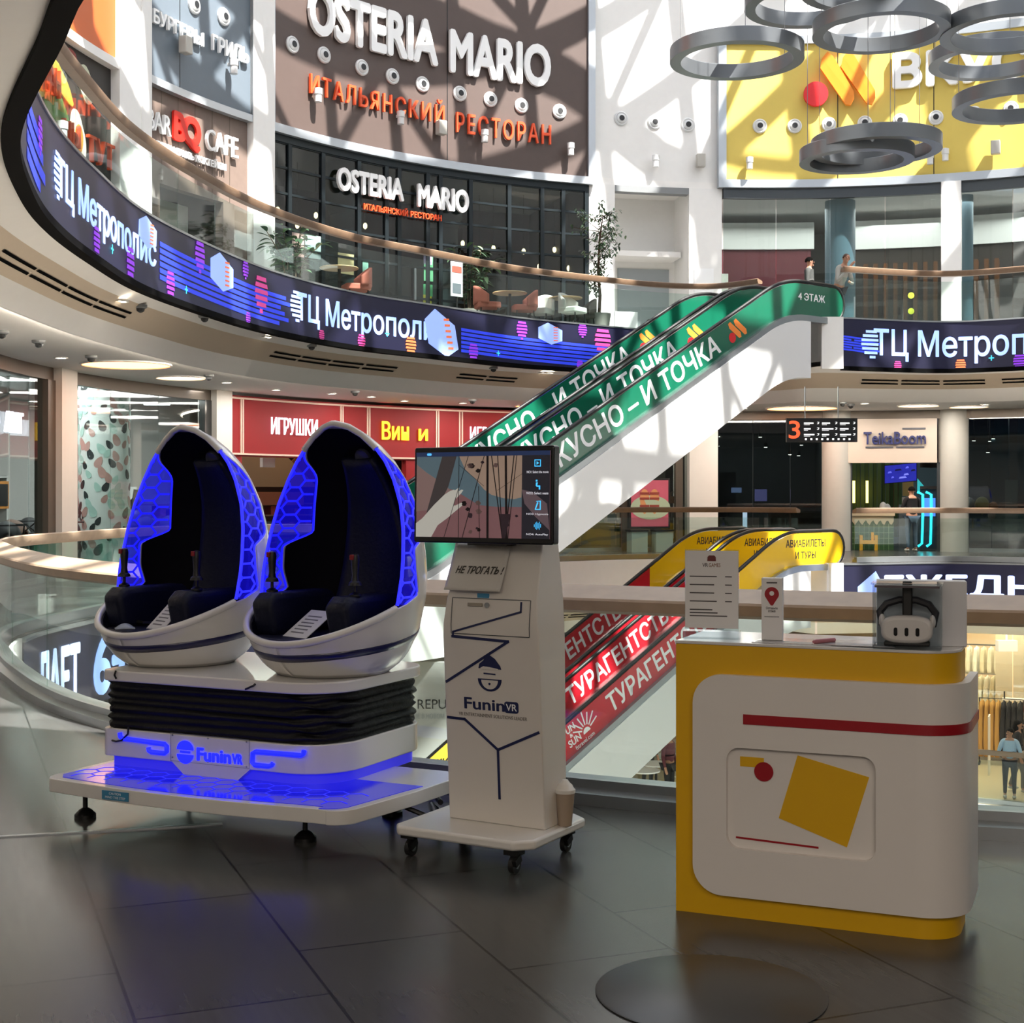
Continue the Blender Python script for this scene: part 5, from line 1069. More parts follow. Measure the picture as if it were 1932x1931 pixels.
# hoarding between machine and kiosk, white shop walls
struct(MB().rib(W, 33, W.px(1030), LZ, -1.6, -.1, -.3, .4).build('wall_lower', mat('hoarding_grey', '#9b9a97', .6)), 'grey hoarding of the lower storey')
struct(MB().rib(W, W.px(1030), W.px(1786), LZ, -1.6, -4.5, -4.7, .4).build('wall_lower', mat('lower_dark', '#5a5248', .7)), 'dark back wall of the lower storey')
YH = 23.6
hb = thing('hoarding', 'grey hoarding with dark letters and yellow corner, seen between ride machine and kiosk', 'hoarding', at(815, 1400, YH).xy.to_3d()+Vector((0, 0, LZ)))
_l, _r, _t, _u = at(700, 0, YH).x, at(905, 0, YH).x, at(0, 1250, YH).z, LZ
hp = lambda x, y, d=0.0: Vector((x, YH-d, y))
MB().poly([(_l, _u), (_r, _u), (_r, _t), (_l, _t)], hp, -.1, 0).build('board', mat('hoarding_grey', '#9b9a97', .6), hb, True)
def hz(py_): return at(0, py_, YH).z
def hx_(px_): return at(px_, 0, YH).x
MB().text('REPUBLIC', lambda x, y, z: hp(hx_(788)+x, hz(1338)+y, .003+z), hx_(892)-hx_(788), hz(1320)-hz(1338), .004).build('lettering', BLACK, hb, True, sm=0)
MB().text('ОТКРЫТИЕ В НОВОМ', lambda x, y, z: hp(hx_(742)+x, hz(1356)+y, .003+z), hx_(838)-hx_(742), hz(1347)-hz(1356), .004).build('lettering', GREY, hb, True, sm=0)
MB().poly([(hx_(786), hz(1452)), (hx_(905), hz(1345)), (hx_(905), _u), (hx_(786), _u)], hp, .002, .012).build('corner_board', mat('hoard_yellow', '#d8b23a', .5), hb, True)
MB().poly([(hx_(782), hz(1450)), (hx_(905), hz(1340)), (hx_(905), hz(1346)), (hx_(782), hz(1457))], hp, .012, .02).build('black_edge', BLACK, hb, True)
MB().text('ЖК', lambda x, y, z: hp(hx_(812)+x+.25*y, hz(1455)+y+.12*x, .014+z), .26, .19, .004, .03).build('lettering', BLACK, hb, True, sm=0)
bl = W.pt(1056, 2.0, -1.9); th = thing('lit_sign', 'small blue lit sign seen beside the red escalator', 'sign', at(1057, 1210, 34)); MB().box((0, 0, 0), (.55, .08, .24)).build('board', mat('sign_blue', '#16224a', .4), th); MB().text('1 ЭТАЖ', lambda x, y, z: Vector((x-.2, -.05-z, y-.06)), .42, .12, .01, .01).build('lettering', glow('sign_blue_lit', '#9cc0ff', 1.2), th, sm=0)
# tables and chairs far below, under the red escalator
for i, (px_, py_) in enumerate(((1238, 1478), (1262, 1462), (1215, 1492))):
    Y = (EH-LZ)*F/(py_+22-HY); c = at(px_, py_+22, Y); th = thing('cafe_table', ('middle', 'right', 'left')[i]+' white round cafe table below the red escalator', 'table', (c.x, c.y, LZ), 0, 'cafe tables of the lower storey')
    MB().lathe([(0, .72), (.38, .72), (.38, .75), (0, .75)], 20).build('tabletop', WS, th); MB().cyl((0, 0, .02), (0, 0, .72), .03).build('pedestal', BLACK, th); MB().lathe([(0, 0), (.24, 0), (.24, .02), (0, .03)], 16).build('base', BLACK, th)
# ---------------------------------------------------------------- near floor fittings
fd = thing('floor_disc', 'large round dark mat set in the tiled floor before the yellow counter', 'floor disc', (.635, 4.54, 0)); MB().lathe([(0, 0), (.365, 0), (.368, .004), (.362, .006), (0, .006)], 96).build('disc', mat('disc_black', '#343738', .3, noise=.12, nscale=14), fd)
p, q = fl(-60, 1584), fl(420, 1556); d = (q-p).normalized(); n = Vector((-d.y, d.x, 0))
tr = MB().add([p-n*.015, p+n*.015, q+n*.015, q-n*.015]+[v+Vector((0, 0, .006)) for v in (p-n*.015, p+n*.015, q+n*.015, q-n*.015)], [(0, 1, 2, 3), (4, 5, 6, 7), (0, 1, 5, 4), (1, 2, 6, 5), (2, 3, 7, 6), (3, 0, 4, 7)]).build('trim_11', STEEL); struct(tr, 'steel joint strip across the tiled floor')
ft = MB().tube([fl(1050, 1512)+Vector((0, 0, .05)), fl(1094, 1502)+Vector((0, 0, .05))], .045, 12).build('steel_pipe', STEEL); tag(ft, 'short steel pipe lying by the rail base behind the kiosk', 'pipe')

# ---------------------------------------------------------------- twin egg ride machine
GLOSSW = mat('gloss_white', '#e4e2df', .22, coat=.5); NAVYS = mat('navy_stripe', '#14174f', .3, coat=.4); LEATH = mat('navy_leather', '#0c1026', .5, bump=.15, nscale=60, spec=.3); LINER = mat('black_liner', '#050509', .8, spec=.15)
BELL = mat('black_bellows', '#050506', .55, bump=.5, nscale=14, spec=.3); LEDB = glow('blue_led', '#1a22ff', 1.0); LEDE = glow('blue_edge', '#2a2cf0', .75)
CANOPY = glass('blue_canopy', '#b9bcff', .05, .3, .05, '#2018f0', .6, .22)
ME = thing('egg_ride_machine', 'twin seat egg shaped ride machine glowing blue, on a white step platform', 'ride machine', (-2.27, 6.92, 0), -radians(25.8))
def rrect(x0, y0, x1, y1, r, n=8, rs=None):
    out = []; rs = rs or (r, r, r, r)
    for (cx, cy, a0), r in zip(((x1, y1, 0), (x0, y1, 90), (x0, y0, 180), (x1, y0, 270)), rs):
        sx = -1 if cx == x1 else 1; sy = -1 if cy == y1 else 1
        out += [(cx+sx*r+r*cos(radians(a0+90*k/n)), cy+sy*r+r*sin(radians(a0+90*k/n))) for k in range(n+1)]
    return out
Z = lambda x, y, d: Vector((x, y, d))
def plat(o=0.0):
    pts = []
    for k in range(21): u = k/20; pts.append((.02+o+(1.60-2*o)*u, o-.0-.055*sin(pi*min(1, u*1.05))+ (0 if u < .8 else 0)))
    for k in range(1, 9): a = radians(-90+k*70/8); pts.append((1.60-o+.13*cos(a), .12+o*.3+.13*sin(a)))
    pts += [(1.78-o, .5), (1.80-o, .9), (1.72-o, 1.0), (.05+o, 1.0), (-.02+o, .9), (-.03+o, .1), (-.015+o, .04+o)]
    return pts
PLT = MB().poly(plat(), Z, .145, .21).build('platform', GLOSSW, ME, bevel=.006)
MB().poly([(x, min(y, .62)) for x, y in plat(.045) if True], Z, .2105, .2125).build('glowing_step_panel', mat('step_panel', '#10126a', .12, emit='#1418f0', es=.3, noise=.75, nscale=7, coat=.6), PLT, sm=0)
hx = MB()
for i in range(17):
    for j in range(5):
        cx_, cy_ = .08+i*.104+(j % 2)*.052, .02+j*.09
        q = [(cx_+.058*cos(radians(30+60*k)), cy_+.058*sin(radians(30+60*k))) for k in range(6)]
        if not all(.0 < x < 1.64 and -.0 < y < .40 for x, y in q): continue
        for k in (0, 1, 2):
            a, b_ = Vector(q[k]+(0,)), Vector(q[k+1]+(0,)); t_ = (b_-a).normalized(); s_ = Vector((-t_.y, t_.x, 0))*.003
            hx.add([v+Vector((0, 0, .2133)) for v in (a-s_, b_-s_, b_+s_, a+s_)], [(0, 1, 2, 3)])
hx.build('honeycomb_pattern', glow('hex_line', '#2a2ce0', .6), PLT, sm=0, solid=.001)
for x, y in ((.12, .14), (1.36, .22), (1.45, .85), (.15, .9)):
    ft = MB().lathe([(.0, 0), (.052, 0), (.052, .018), (.03, .04), (.012, .05), (.012, .146), (0, .146)], 16, (x, y, 0)).build('levelling_foot', BLACK, ME)
BX0, BX1, BY0, BY1 = .02, 1.41, .36, 1.32
bxp = rrect(BX0, BY0, BX1, BY1, .2, 8, (.2, .06, .05, .26))
MB().poly(bxp, Z, .265, .405).build('base_cabinet', GLOSSW, ME, bevel=.006)
skirt = MB().poly([(x, y+.035 if y < .6 else y) for x, y in rrect(BX0+.03, BY0, BX1-.03, BY1, .2, 8, (.2, .06, .05, .24))], Z, .205, .27).build('lit_plinth', mat('plinth_blue', '#5a56d8', .4, emit='#2a28f8', es=.26), ME)
MB().poly([(.55, .212), (.88, .212), (.95, .268), (.95, .285), (.48, .285), (.48, .268)], lambda x, y, d: Vector((x, BY0+.004-d, y)), -.06, .008).build('kick_plate', GLOSSW, ME)
# led marks on the cabinet front
ff = lambda x, y, d: Vector((x, BY0-.003-d, y))
def ledline(pts, nm='led_mark', r=.010): return MB().tube([ff(x, z, .002) for x, z in pts], r, 6).build(nm, LEDB, ME, sm=60)
ledline([(.15, .388), (.153, .368), (.165, .360), (.30, .356), (.435, .352), (.448, .342), (.448, .316), (.436, .306), (.35, .306), (.336, .312), (.333, .328)], r=.012)
ledline([(1.262, .385), (1.258, .368), (1.248, .361), (.985, .358), (.968, .350), (.966, .304), (.978, .294), (1.06, .294), (1.08, .302), (1.085, .312)], r=.012)
MB().text('Funin', lambda x, y, z: ff(.632+x, .285+y, z), .205, .066, .006, .03).build('lettering', LEDB, ME, sm=0); MB().text('VR', lambda x, y, z: ff(.845+x, .287+y, z), .06, .05, .006, .03).build('lettering', LEDB, ME, sm=0)
eg = MB(); c_ = (.562, .322)
eg.poly([(c_[0]+.05*cos(radians(a)), c_[1]+.012+.045*sin(radians(a))) for a in range(0, 181, 15)], ff, 0, .005); eg.poly([(c_[0]+.05*cos(radians(a)), c_[1]-.012+.045*sin(radians(a))) for a in range(180, 361, 15)], ff, 0, .005); eg.poly([(c_[0]-.03, c_[1]-.004), (c_[0]+.03, c_[1]-.004), (c_[0]+.03, c_[1]+.006), (c_[0]-.03, c_[1]+.006)], ff, 0, .005)
eg.build('egg_emblem', LEDB, ME, sm=0)
sc_ = MB()
for x, z in ((.482, .40), (.70, .40), (.93, .40), (.482, .29), (.70, .285), (.93, .28)): sc_.lathe([(0, 0), (.0045, 0), (.004, .003), (0, .003)], 8, ff(x, z, 0), Matrix.Rotation(pi/2, 3, 'X'))
sc_.build('screw_heads', STEEL, ME)
sf = MB()
for a, b_ in (((.47, .41), (.945, .41)), ((.47, .272), (.945, .272))): sf.poly([(a[0], a[1]), (b_[0], b_[1]), (b_[0], b_[1]+.0018), (a[0], a[1]+.0018)], ff, 0, .0012)
for x in (.47, .945): sf.poly([(x, .272), (x+.0018, .272), (x+.0018, .41), (x, .41)], ff, 0, .0012)
sf.build('hatch_joint', GREY, ME, sm=0)
# bellows
bl = MB(); nb_ = 30; vs = []; PR = rrect(BX0+.005, BY0+.005, BX1-.005, BY1, .2, 8, (.2, .08, .07, .26)); N_ = len(PR); cxm, cym = (BX0+BX1)/2, (BY0+BY1)/2
for j in range(nb_+1):
    z = .392+.258*j/nb_; ph = j/nb_*7*2*pi
    for i, (x, y) in enumerate(PR):
        k = -.012+.009*cos(ph+.8*sin(i*.35))+.005*sin(i*.6+j*.9); dx, dy = x-cxm, y-cym; L = hypot(dx, dy)
        vs.append(Vector((x+dx/L*k, y+dy/L*k, z+.006*sin(i*1.3+j*.4))))
bl.add(vs, [(j*N_+i, j*N_+(i+1) % N_, (j+1)*N_+(i+1) % N_, (j+1)*N_+i) for j in range(nb_) for i in range(N_)]); bl.build('bellows', BELL, ME, sm=80)
MB().poly(rrect(BX0-.005, BY0-.01, BX1+.005, BY1+.02, .2, 8, (.2, .08, .07, .28)), Z, .645, .700).build('deck', GLOSSW, ME, bevel=.008)
for pts in ([(.13, BY0-.012, .70), (.13, BY0-.022, .68), (.135, BY0-.015, .66)], [(.93, BY0-.012, .655), (.95, BY0-.022, .662), (.985, BY0-.022, .677), (.99, BY0-.015, .685)], [(.10, BY0-.006, .345), (.13, BY0-.012, .343), (.17, BY0-.014, .352), (.205, BY0-.01, .385), (.21, BY0-.01, .42)]): MB().tube(pts, .005, 6).build('cable_end', BLACK, ME)
cst = MB().poly([(0, 0), (.16, 0), (.16, .042), (0, .042)], lambda x, y, d: Vector((.40+x, -.052-d, .156+y)), 0, .003).build('step_sticker', mat('sticker_blue', '#3d87b0', .4), PLT, sm=0); cst['label'] = 'blue caution sticker'
MB().text('CAUTION', lambda x, y, z: Vector((.445+x, -.0565-z, .181+y)), .07, .011, .0006).build('lettering', WLET, PLT, sm=0); MB().text('MIND THE STEP', lambda x, y, z: Vector((.422+x, -.0565-z, .163+y)), .12, .011, .0006).build('lettering', WLET, PLT, sm=0)

# egg pod: ring profile half width a(z), half depth b(z), centre offset yc(z)
EH_ = 1.245
RZ = [(0, .27), (.05, .335), (.1, .372), (.2, .42), (.36, .455), (.48, .460), (.565, .455), (.7, .438), (.826, .408), (.95, .355), (1.04, .300), (1.11, .238), (1.17, .165), (1.21, .09), (1.228, .012)]
def prof(z):
    for (z0, r0), (z1, r1) in zip(RZ, RZ[1:]):
        if z <= z1: t_ = (z-z0)/(z1-z0); r = r0+(r1-r0)*t_; break
    else: r = RZ[-1][1]
    return r*.985, r*1.03, 0.0
EH_ = 1.229
ESC = 1.012
def phio(z):
    if z <= .165: return 0.0
    if z < .33: return math.acos(1-(z-.165)/.165*(1-cos(radians(84))))
    return radians(84+20*(z-.33)/.9)
def EP(phi, z, ins=0.0):
    a, b_, yc = prof(z); a = max(0, a-ins); b_ = max(0, b_-ins); return Vector((a*sin(phi), yc-b_*cos(phi), z))
ZWB, ZWT = .345, 1.10                            # side window bottom and top
def sst(x): x = max(0, min(1, x)); return x*x*(3-2*x)
def phiw(z):                                    # inner border of the side window, stepped like a shoulder
    po = phio(z); full = radians(106-4*sst((z-.36)/.15)+22*sst((z-.60)/.085))
    full = po+.03+(full-po-.03)*(1-sst((z-.93)/(ZWT-.93))**1.5)
    if z < .40: full = po+(full-po)*(.35+.65*sst((z-ZWB)/.05))
    return max(po+.02, full)
POD_YAW = radians(-8)
def make_pod(loc, lab):
    sub = lambda mb, nm, m, pa, **k: mb.build(nm, m, pa, **k)
    RP = Matrix.Rotation(POD_YAW, 3, 'Z')
    T = lambda v: RP @ (v*ESC)+loc
    # white bowl, back and hood (outer shell)
    sh = MB(); NZ, NP = 64, 48
    for sgn in (1, -1):
        def fn(u, v):
            z = .002+(1.2275-.002)*v; lo = phio(z)
            if ZWB < z < ZWT: lo = phiw(z)
            p = lo+(pi-lo)*u; return T(EP(sgn*p, z))
        sh.grid(fn, NP, NZ)
    shell = sh.build('egg_shell', GLOSSW, ME, sm=60, solid=.012); shell['label'] = lab
    inn = MB()
    for sgn in (1, -1):
        def fn(u, v):
            z = .17+(1.205-.17)*v; lo = phio(z)
            if ZWB < z < ZWT: lo = phiw(z)
            p = lo+(pi-lo)*u; q = EP(sgn*p, z, .03); return T(q)
        inn.grid(fn, NP, NZ)
    sub(inn, 'padded_lining', LINER, shell, sm=60)
    for sgn in (1, -1):
        cw = MB()
        def fw(u, v):
            z = ZWB+(ZWT-ZWB)*v; lo, hi = phio(z), phiw(z); return T(EP(sgn*(lo+(hi-lo)*u), z, .008))
        cw.grid(fw, 24, 48); sub(cw, 'side_window', CANOPY, shell, sm=60, solid=.006)
        hl = MB()                               # honeycomb ribs
        hs = .066
        for i in range(-2, 22):
            for j in range(0, 17):
                cs, cz = i*hs*1.5, ZWB+j*hs*sqrt(3)*.62+(i % 2)*hs*sqrt(3)*.31
                q = [(cs+hs*cos(radians(60*k)), cz+hs*.62*sin(radians(60*k))*1.0) for k in range(6)]
                for k in (0, 1, 2):
                    (s1, z1), (s2, z2) = q[k], q[k+1]; pts = []
                    for f in range(4):
                        s_, z_ = s1+(s2-s1)*f/3, z1+(z2-z1)*f/3
                        if not ZWB+.005 < z_ < ZWT-.005: break
                        ph = 1.2+s_/.46
                        if not phio(z_) < ph < phiw(z_): break
                        pts.append(T(EP(sgn*ph, z_, .004)))
                    if len(pts) > 1: hl.tube(pts, .006, 5)
        sub(hl, 'honeycomb_pattern', LEDE, shell, sm=60)
        ed = [T(EP(sgn*phiw(ZWB+(ZWT-ZWB)*k/60), ZWB+(ZWT-ZWB)*k/60, .004)) for k in range(61)]
        sub(MB().tube(ed, .0065, 6), 'lit_window_edge', LEDE, shell, sm=60)
        rm = [T(EP(sgn*max(phio(z), .0), z, .002)) for z in [ZWB+(ZWT-ZWB)*k/50 for k in range(51)]]
        sub(MB().tube(rm, .009, 6), 'lit_rim', LEDE, shell, sm=60)
    # white rims over the top and round the front lip
    zt = [ZWT+(1.2275-ZWT)*k/28 for k in range(29)]
    top = [T(EP(phio(z), z, .004)) for z in zt]+[T(EP(-phio(z), z, .004)) for z in zt[::-1]]
    sub(MB().tube(top, .017, 8), 'hood_rim', GLOSSW, shell, sm=60)
    la = [radians(84)*(1-k/24) for k in range(25)]; lz = lambda p: .165+.165*(1-cos(p))/(1-cos(radians(84)))
    lip = [T(EP(p, lz(p), .004)) for p in la]+[T(EP(-p, lz(p), .004)) for p in la[::-1][1:]]
    sub(MB().tube(lip, .019, 8), 'front_lip', GLOSSW, shell, sm=60)
    sub(MB().lathe([(0, .004), (.27, .004), (.27, .0), (0, .0)], 32, T(Vector((0, 0, 0)))), 'shell_foot', GLOSSW, shell)
    st = MB()
    def fs(u, v):
        ph = -2.9+5.8*u; z = .078+.14*(abs(ph)/2.9)**1.5+.036*v; return T(EP(ph, z, -.0075))
    st.grid(fs, 60, 2); sub(st, 'navy_stripe', NAVYS, shell, sm=60, solid=.002)
    # seat
    seat = MB()
    seat.poly([(x, y) for x, y in rrect(-.33, -.385, .33, .30, .28)], lambda x, y, d: T(Vector((x, y, d))), .13, .185); sub(seat, 'seat_cushion', LEATH, shell, bevel=.03)
    for sgn in (1, -1):
        ar = MB().poly([(-.235, .0), (.22, .0), (.24, .17), (.2, .215), (-.22, .215), (-.275, .17)], lambda x, y, d: T(Vector((sgn*(.25+d), x, .175+y))), -.08, .055)
        sub(ar, 'armrest', LEATH, shell, bevel=.04)
    sub(MB().grid(lambda u, v: T(Vector(((u-.5)*(.52-.22*v-.1*v*v), sqrt(max(.001, (prof(.2+.86*v)[1]-.06)**2-((u-.5)*(.52-.22*v-.1*v*v))**2))-.02, .2+.86*v))), 14, 20), 'backrest', LEATH, shell, sm=60, solid=.05)
    sub(MB().lathe([(0, 0), (.035, 0), (.046, .006), (.05, 0), (.05, -.012)], 20, T(Vector((.02, .205, 1.06))), RP @ Matrix.Rotation(radians(115), 3, 'X')), 'ceiling_speaker', mat('speaker_mesh', '#3a3b46', .4), shell, sm=50)
    for sgn in (1, -1):
        b0 = T(Vector((sgn*.27, -.15, .39)))
        js = MB().lathe([(.008, -.01), (.008, .05), (.034, .052), (.03, .066), (.02, .074), (.016, .10), (.02, .15), (.022, .18), (.018, .20), (.0, .206)], 14, b0).build('joystick', BLACK, ME)
        MB().lathe([(.03, 0), (.03, .008), (.012, .02), (0, .02)], 14, b0+Vector((0, 0, .0))).build('boot', BLACK, js)
        MB().box(b0+Vector((-.006, -.022, .188)), (.02, .014, .026)).build('red_button', mat('button_red', '#8a1418', .4), js, bevel=.003)
    return shell
make_pod(Vector((.18, .80, .705)), 'farther egg shell'); make_pod(Vector((1.135, .80, .705)), 'nearer egg shell')
Mm = ROOTM[ME.name]
def sheet(c, rx, rz, wd, ht, lab):
    th = thing('instruction_sheet', lab, 'sheet', Mm @ Vector(c), -radians(25.8)+rz)
    f = lambda x, y, d: Vector((x, y*cos(rx)-d*sin(rx), y*sin(rx)+d*cos(rx)+.004))
    MB().poly([(-wd/2, 0), (wd/2, 0), (wd/2, ht), (-wd/2, ht)], f, 0, .003).build('paper', mat('paper_white', '#d9d9db', .5), th)
    mb = MB()
    for k in range(6): mb.poly([(-wd*.35, ht*(.15+.12*k)), (wd*(.2+.02*(k % 3)), ht*(.15+.12*k)), (wd*(.2+.02*(k % 3)), ht*(.19+.12*k)), (-wd*.35, ht*(.19+.12*k))], f, .003, .0034)
    mb.build('printed_lines', mat('print_grey', '#6a6a70', .6), th, sm=0)
sheet((.20, .56, .888), .75, -.35, .16, .20, 'white instruction sheet on the seat of the farther egg'); sheet((1.08, .54, .888), .6, -.35, .19, .21, 'white instruction sheet on the seat of the nearer egg')
sb = thing('wipes_pouch', 'small pale pouch on the seat of the farther egg', 'pouch', Mm @ Vector((.03, .53, .89)), .3); MB().grid(lambda u, v: Vector(((u-.5)*.10, (v-.5)*.085, .004+.025*sin(pi*u)*sin(pi*v))), 10, 10).build('pouch_front', mat('pouch_pale', '#9fa9b8', .35), sb, solid=.006)
st_ = thing('seat_belt', 'black strap lying on the seat of the farther egg', 'strap', Mm @ Vector((.0, .66, .89)), 0); MB().tube([(-.12, 0, .012), (-.05, .05, .03), (.03, .0, .02), (.1, .06, .012)], .012, 6).build('webbing', BLACK, st_)
cb = MB().tube([Mm @ Vector((1.70, .55, .12)), Mm @ Vector((1.86, .60, .06)), fl(815, 1525)+Vector((0, 0, .02)), fl(832, 1537)+Vector((0, 0, .012)), fl(900, 1545)+Vector((0, 0, .012))], .012, 8).build('power_cable', BLACK); tag(cb, 'black cable running from the ride machine to the kiosk', 'cable')
cb2 = MB().tube([Mm @ Vector((1.75, .80, .1)), fl(812, 1503)+Vector((0, 0, .04)), fl(860, 1510)+Vector((0, 0, .02)), fl(930, 1512)+Vector((0, 0, .02))], .014, 8).build('power_cable', BLACK); tag(cb2, 'second black cable behind the first, by the rail base', 'cable')

# ---------------------------------------------------------------- kiosk with screen
KW = mat('kiosk_white', '#dbd6d0', .4, noise=.02); NAVYL = mat('navy_line', '#1b2350', .4)
KO = fl(848, 1545, .14); K = thing('control_kiosk', 'white control kiosk with a tilted screen on a castored base plate', 'kiosk', (KO.x, KO.y, 0), -radians(29.5))
MB().poly([(-.12, -.24), (.46, -.24), (.53, -.17), (.53, .3), (.45, .36), (-.09, .36), (-.15, .3), (-.15, -.2)], Z, .10, .143).build('base_plate', GLOSSW, K, bevel=.012)
for i, (x, y) in enumerate(((-.10, -.16), (.44, -.19), (.46, .24), (-.09, .28))):
    cst = MB().box((x, y, .088), (.07, .06, .022)).cyl((x, y, .055), (x, y, .09), .018).build('caster', BLACK, K)
    MB().lathe([(.008, -.012), (.037, -.012), (.037, .012), (.008, .012)], 18, (x+.008, y-.012, .037), Matrix.Rotation(pi/2, 3, 'Y') @ Matrix.Rotation(.0, 3, 'X')).build('wheel', mat('caster_wheel', '#1c1c1d', .4), cst)
    MB().lathe([(.0, .0125), (.016, .0125), (.016, .016), (0, .016)], 14, (x+.008, y-.012, .037), Matrix.Rotation(pi/2, 3, 'Y')).build('hub', STEEL, cst)
    MB().box((x+.03, y-.03, .06), (.02, .05, .03), Matrix.Rotation(.4, 3, 'X')).build('fork', BLACK, cst)
# column: side profile (y, z)
CP = [(.0, .143), (-.055, .96), (-.058, 1.02), (-.045, 1.13), (.055, 1.39), (.20, 1.39), (.20, 1.13), (.19, .96), (.205, .143)]
KWD = .485
def cw(z): return 0.0 if z < 1.0 else .04*(z-1.0)/.39
co = MB(); vs = [Vector((cw(z), y, z)) for y, z in CP]+[Vector((KWD-cw(z), y, z)) for y, z in CP]; n = len(CP)
co.add(vs, [tuple(range(n))[::-1], tuple(range(n, 2*n))]+[(i, (i+1) % n, n+(i+1) % n, n+i) for i in range(n)]); co.build('column', KW, K, bevel=.006)
def kf(x, z, d=0.0):
    for (y0, z0), (y1, z1) in zip(CP[:4], CP[1:5]):
        if z <= z1 or (y1, z1) == CP[4]: t_ = (z-z0)/(z1-z0); return Vector((x, y0+(y1-y0)*t_-.001-d, z))
def kline(pts, w_=.006):
    mb = MB()
    for (x0, z0), (x1, z1) in zip(pts, pts[1:]):
        m_ = 8; L = hypot(x1-x0, z1-z0); nx, nz = -(z1-z0)/L*w_, (x1-x0)/L*w_; ex, ez = (x1-x0)/L*w_*.7, (z1-z0)/L*w_*.7
        for k in range(m_):
            a0, a1 = k/m_, (k+1)/m_; A = (x0-ex+(x1-x0+2*ex)*a0, z0-ez+(z1-z0+2*ez)*a0); B = (x0-ex+(x1-x0+2*ex)*a1, z0-ez+(z1-z0+2*ez)*a1)
            q = [kf(A[0]-nx, A[1]-nz, .0015), kf(B[0]-nx, B[1]-nz, .0015), kf(B[0]+nx, B[1]+nz, .0015), kf(A[0]+nx, A[1]+nz, .0015)]; mb.add(q, [(0, 1, 2, 3)])
    return mb.build('printed_line', NAVYL, K, sm=0, solid=.001)
kline([(.05, .965), (.335, .955), (.012, .76)]); kline([(.012, .60), (.10, .598), (.265, .475), (.47, .568)]); kline([(.265, .475), (.265, .26)])
kline([(.395, 1.125), (.395, 1.085), (.055, .985)], .0045); kline([(.055, .985), (.055, .965)], .0045)
mb = MB()
for pts in ([(.045, 1.135), (.44, 1.135)], [(.045, .978), (.44, .978)], [(.045, .978), (.045, 1.135)], [(.44, .978), (.44, 1.135)]):
    (x0, z0), (x1, z1) = pts; w_ = .0016; q = []
    if z0 == z1: mb.add([kf(x0, z0-w_, .001), kf(x1, z0-w_, .001), kf(x1, z0+w_, .001), kf(x0, z0+w_, .001)], [(0, 1, 2, 3)])
    else:
        for k in range(4): za, zb = z0+(z1-z0)*k/4, z0+(z1-z0)*(k+1)/4; mb.add([kf(x0-w_, za, .001), kf(x0+w_, za, .001), kf(x0+w_, zb, .001), kf(x0-w_, zb, .001)], [(0, 1, 2, 3)])
mb.build('door_joint', DARKST, K, sm=0, solid=.001)
lk = MB().box(kf(.165, 1.108, .003), (.075, .008, .016)).build('lock_plate', mat('plate_beige', '#a79f92', .4, .4), K, bevel=.002); MB().lathe([(0, 0), (.012, 0), (.012, .006), (0, .006)], 14, kf(.225, 1.108), Matrix.Rotation(pi/2, 3, 'X')).build('key_lock', STEEL, K)
MB().box(kf(.20, 1.148, .001), (.06, .004, .02)).build('blue_sticker', mat('sticker_blue', '#3d87b0', .4), K)
# emblem and name on the front
def kp(pts, m, nm='egg_emblem', d=.0): MB().poly(pts, lambda x, y, dd: kf(x, y, d+dd), 0, .0015).build(nm, m, K, sm=0)
ex_, ez_ = .235, .80
kp([(ex_-.055, ez_+.03), (ex_-.05, ez_+.05), (ex_-.03, ez_+.065), (ex_-.015, ez_+.085), (ex_+.005, ez_+.09), (ex_+.03, ez_+.075), (ex_+.055, ez_+.045), (ex_+.06, ez_+.03)], NAVYL); kp([(ex_-.045, ez_+.032), (ex_-.03, ez_+.04), (ex_, ez_+.038), (ex_+.045, ez_+.032), (ex_+.04, ez_+.027), (ex_-.04, ez_+.027)], KW, 'egg_emblem', .0015)
kp([(ex_-.03, ez_+.012), (ex_+.03, ez_+.010), (ex_+.03, ez_+.004), (ex_-.03, ez_+.006)], NAVYL)
kp([(ex_+.06*cos(radians(a)), ez_-.015+.055*sin(radians(a))) for a in range(180, 361, 12)], NAVYL); kp([(ex_+.042*cos(radians(a)), ez_-.02+.04*sin(radians(a))) for a in range(180, 361, 12)], KW, 'egg_emblem', .0015); kp([(ex_+.006*cos(k), ez_-.036+.006*sin(k)) for k in range(6)], NAVYL, 'egg_emblem', .003)
MB().text('Funin', lambda x, y, z: kf(.10+x, .645+y, z), .205, .052, .0015, .02).build('lettering', NAVYL, K, sm=0); kp(rrect(.305, .642, .375, .692, .012), NAVYL, 'name_badge')
MB().text('VR', lambda x, y, z: kf(.313+x, .652+y, .0018+z), .054, .03, .001, .01).build('lettering', WS, K, sm=0); MB().text('VR ENTERTAINMENT SOLUTIONS LEADER', lambda x, y, z: kf(.07+x, .614+y, z), .345, .015, .001).build('lettering', mat('grey_print', '#6d6864', .5), K, sm=0)
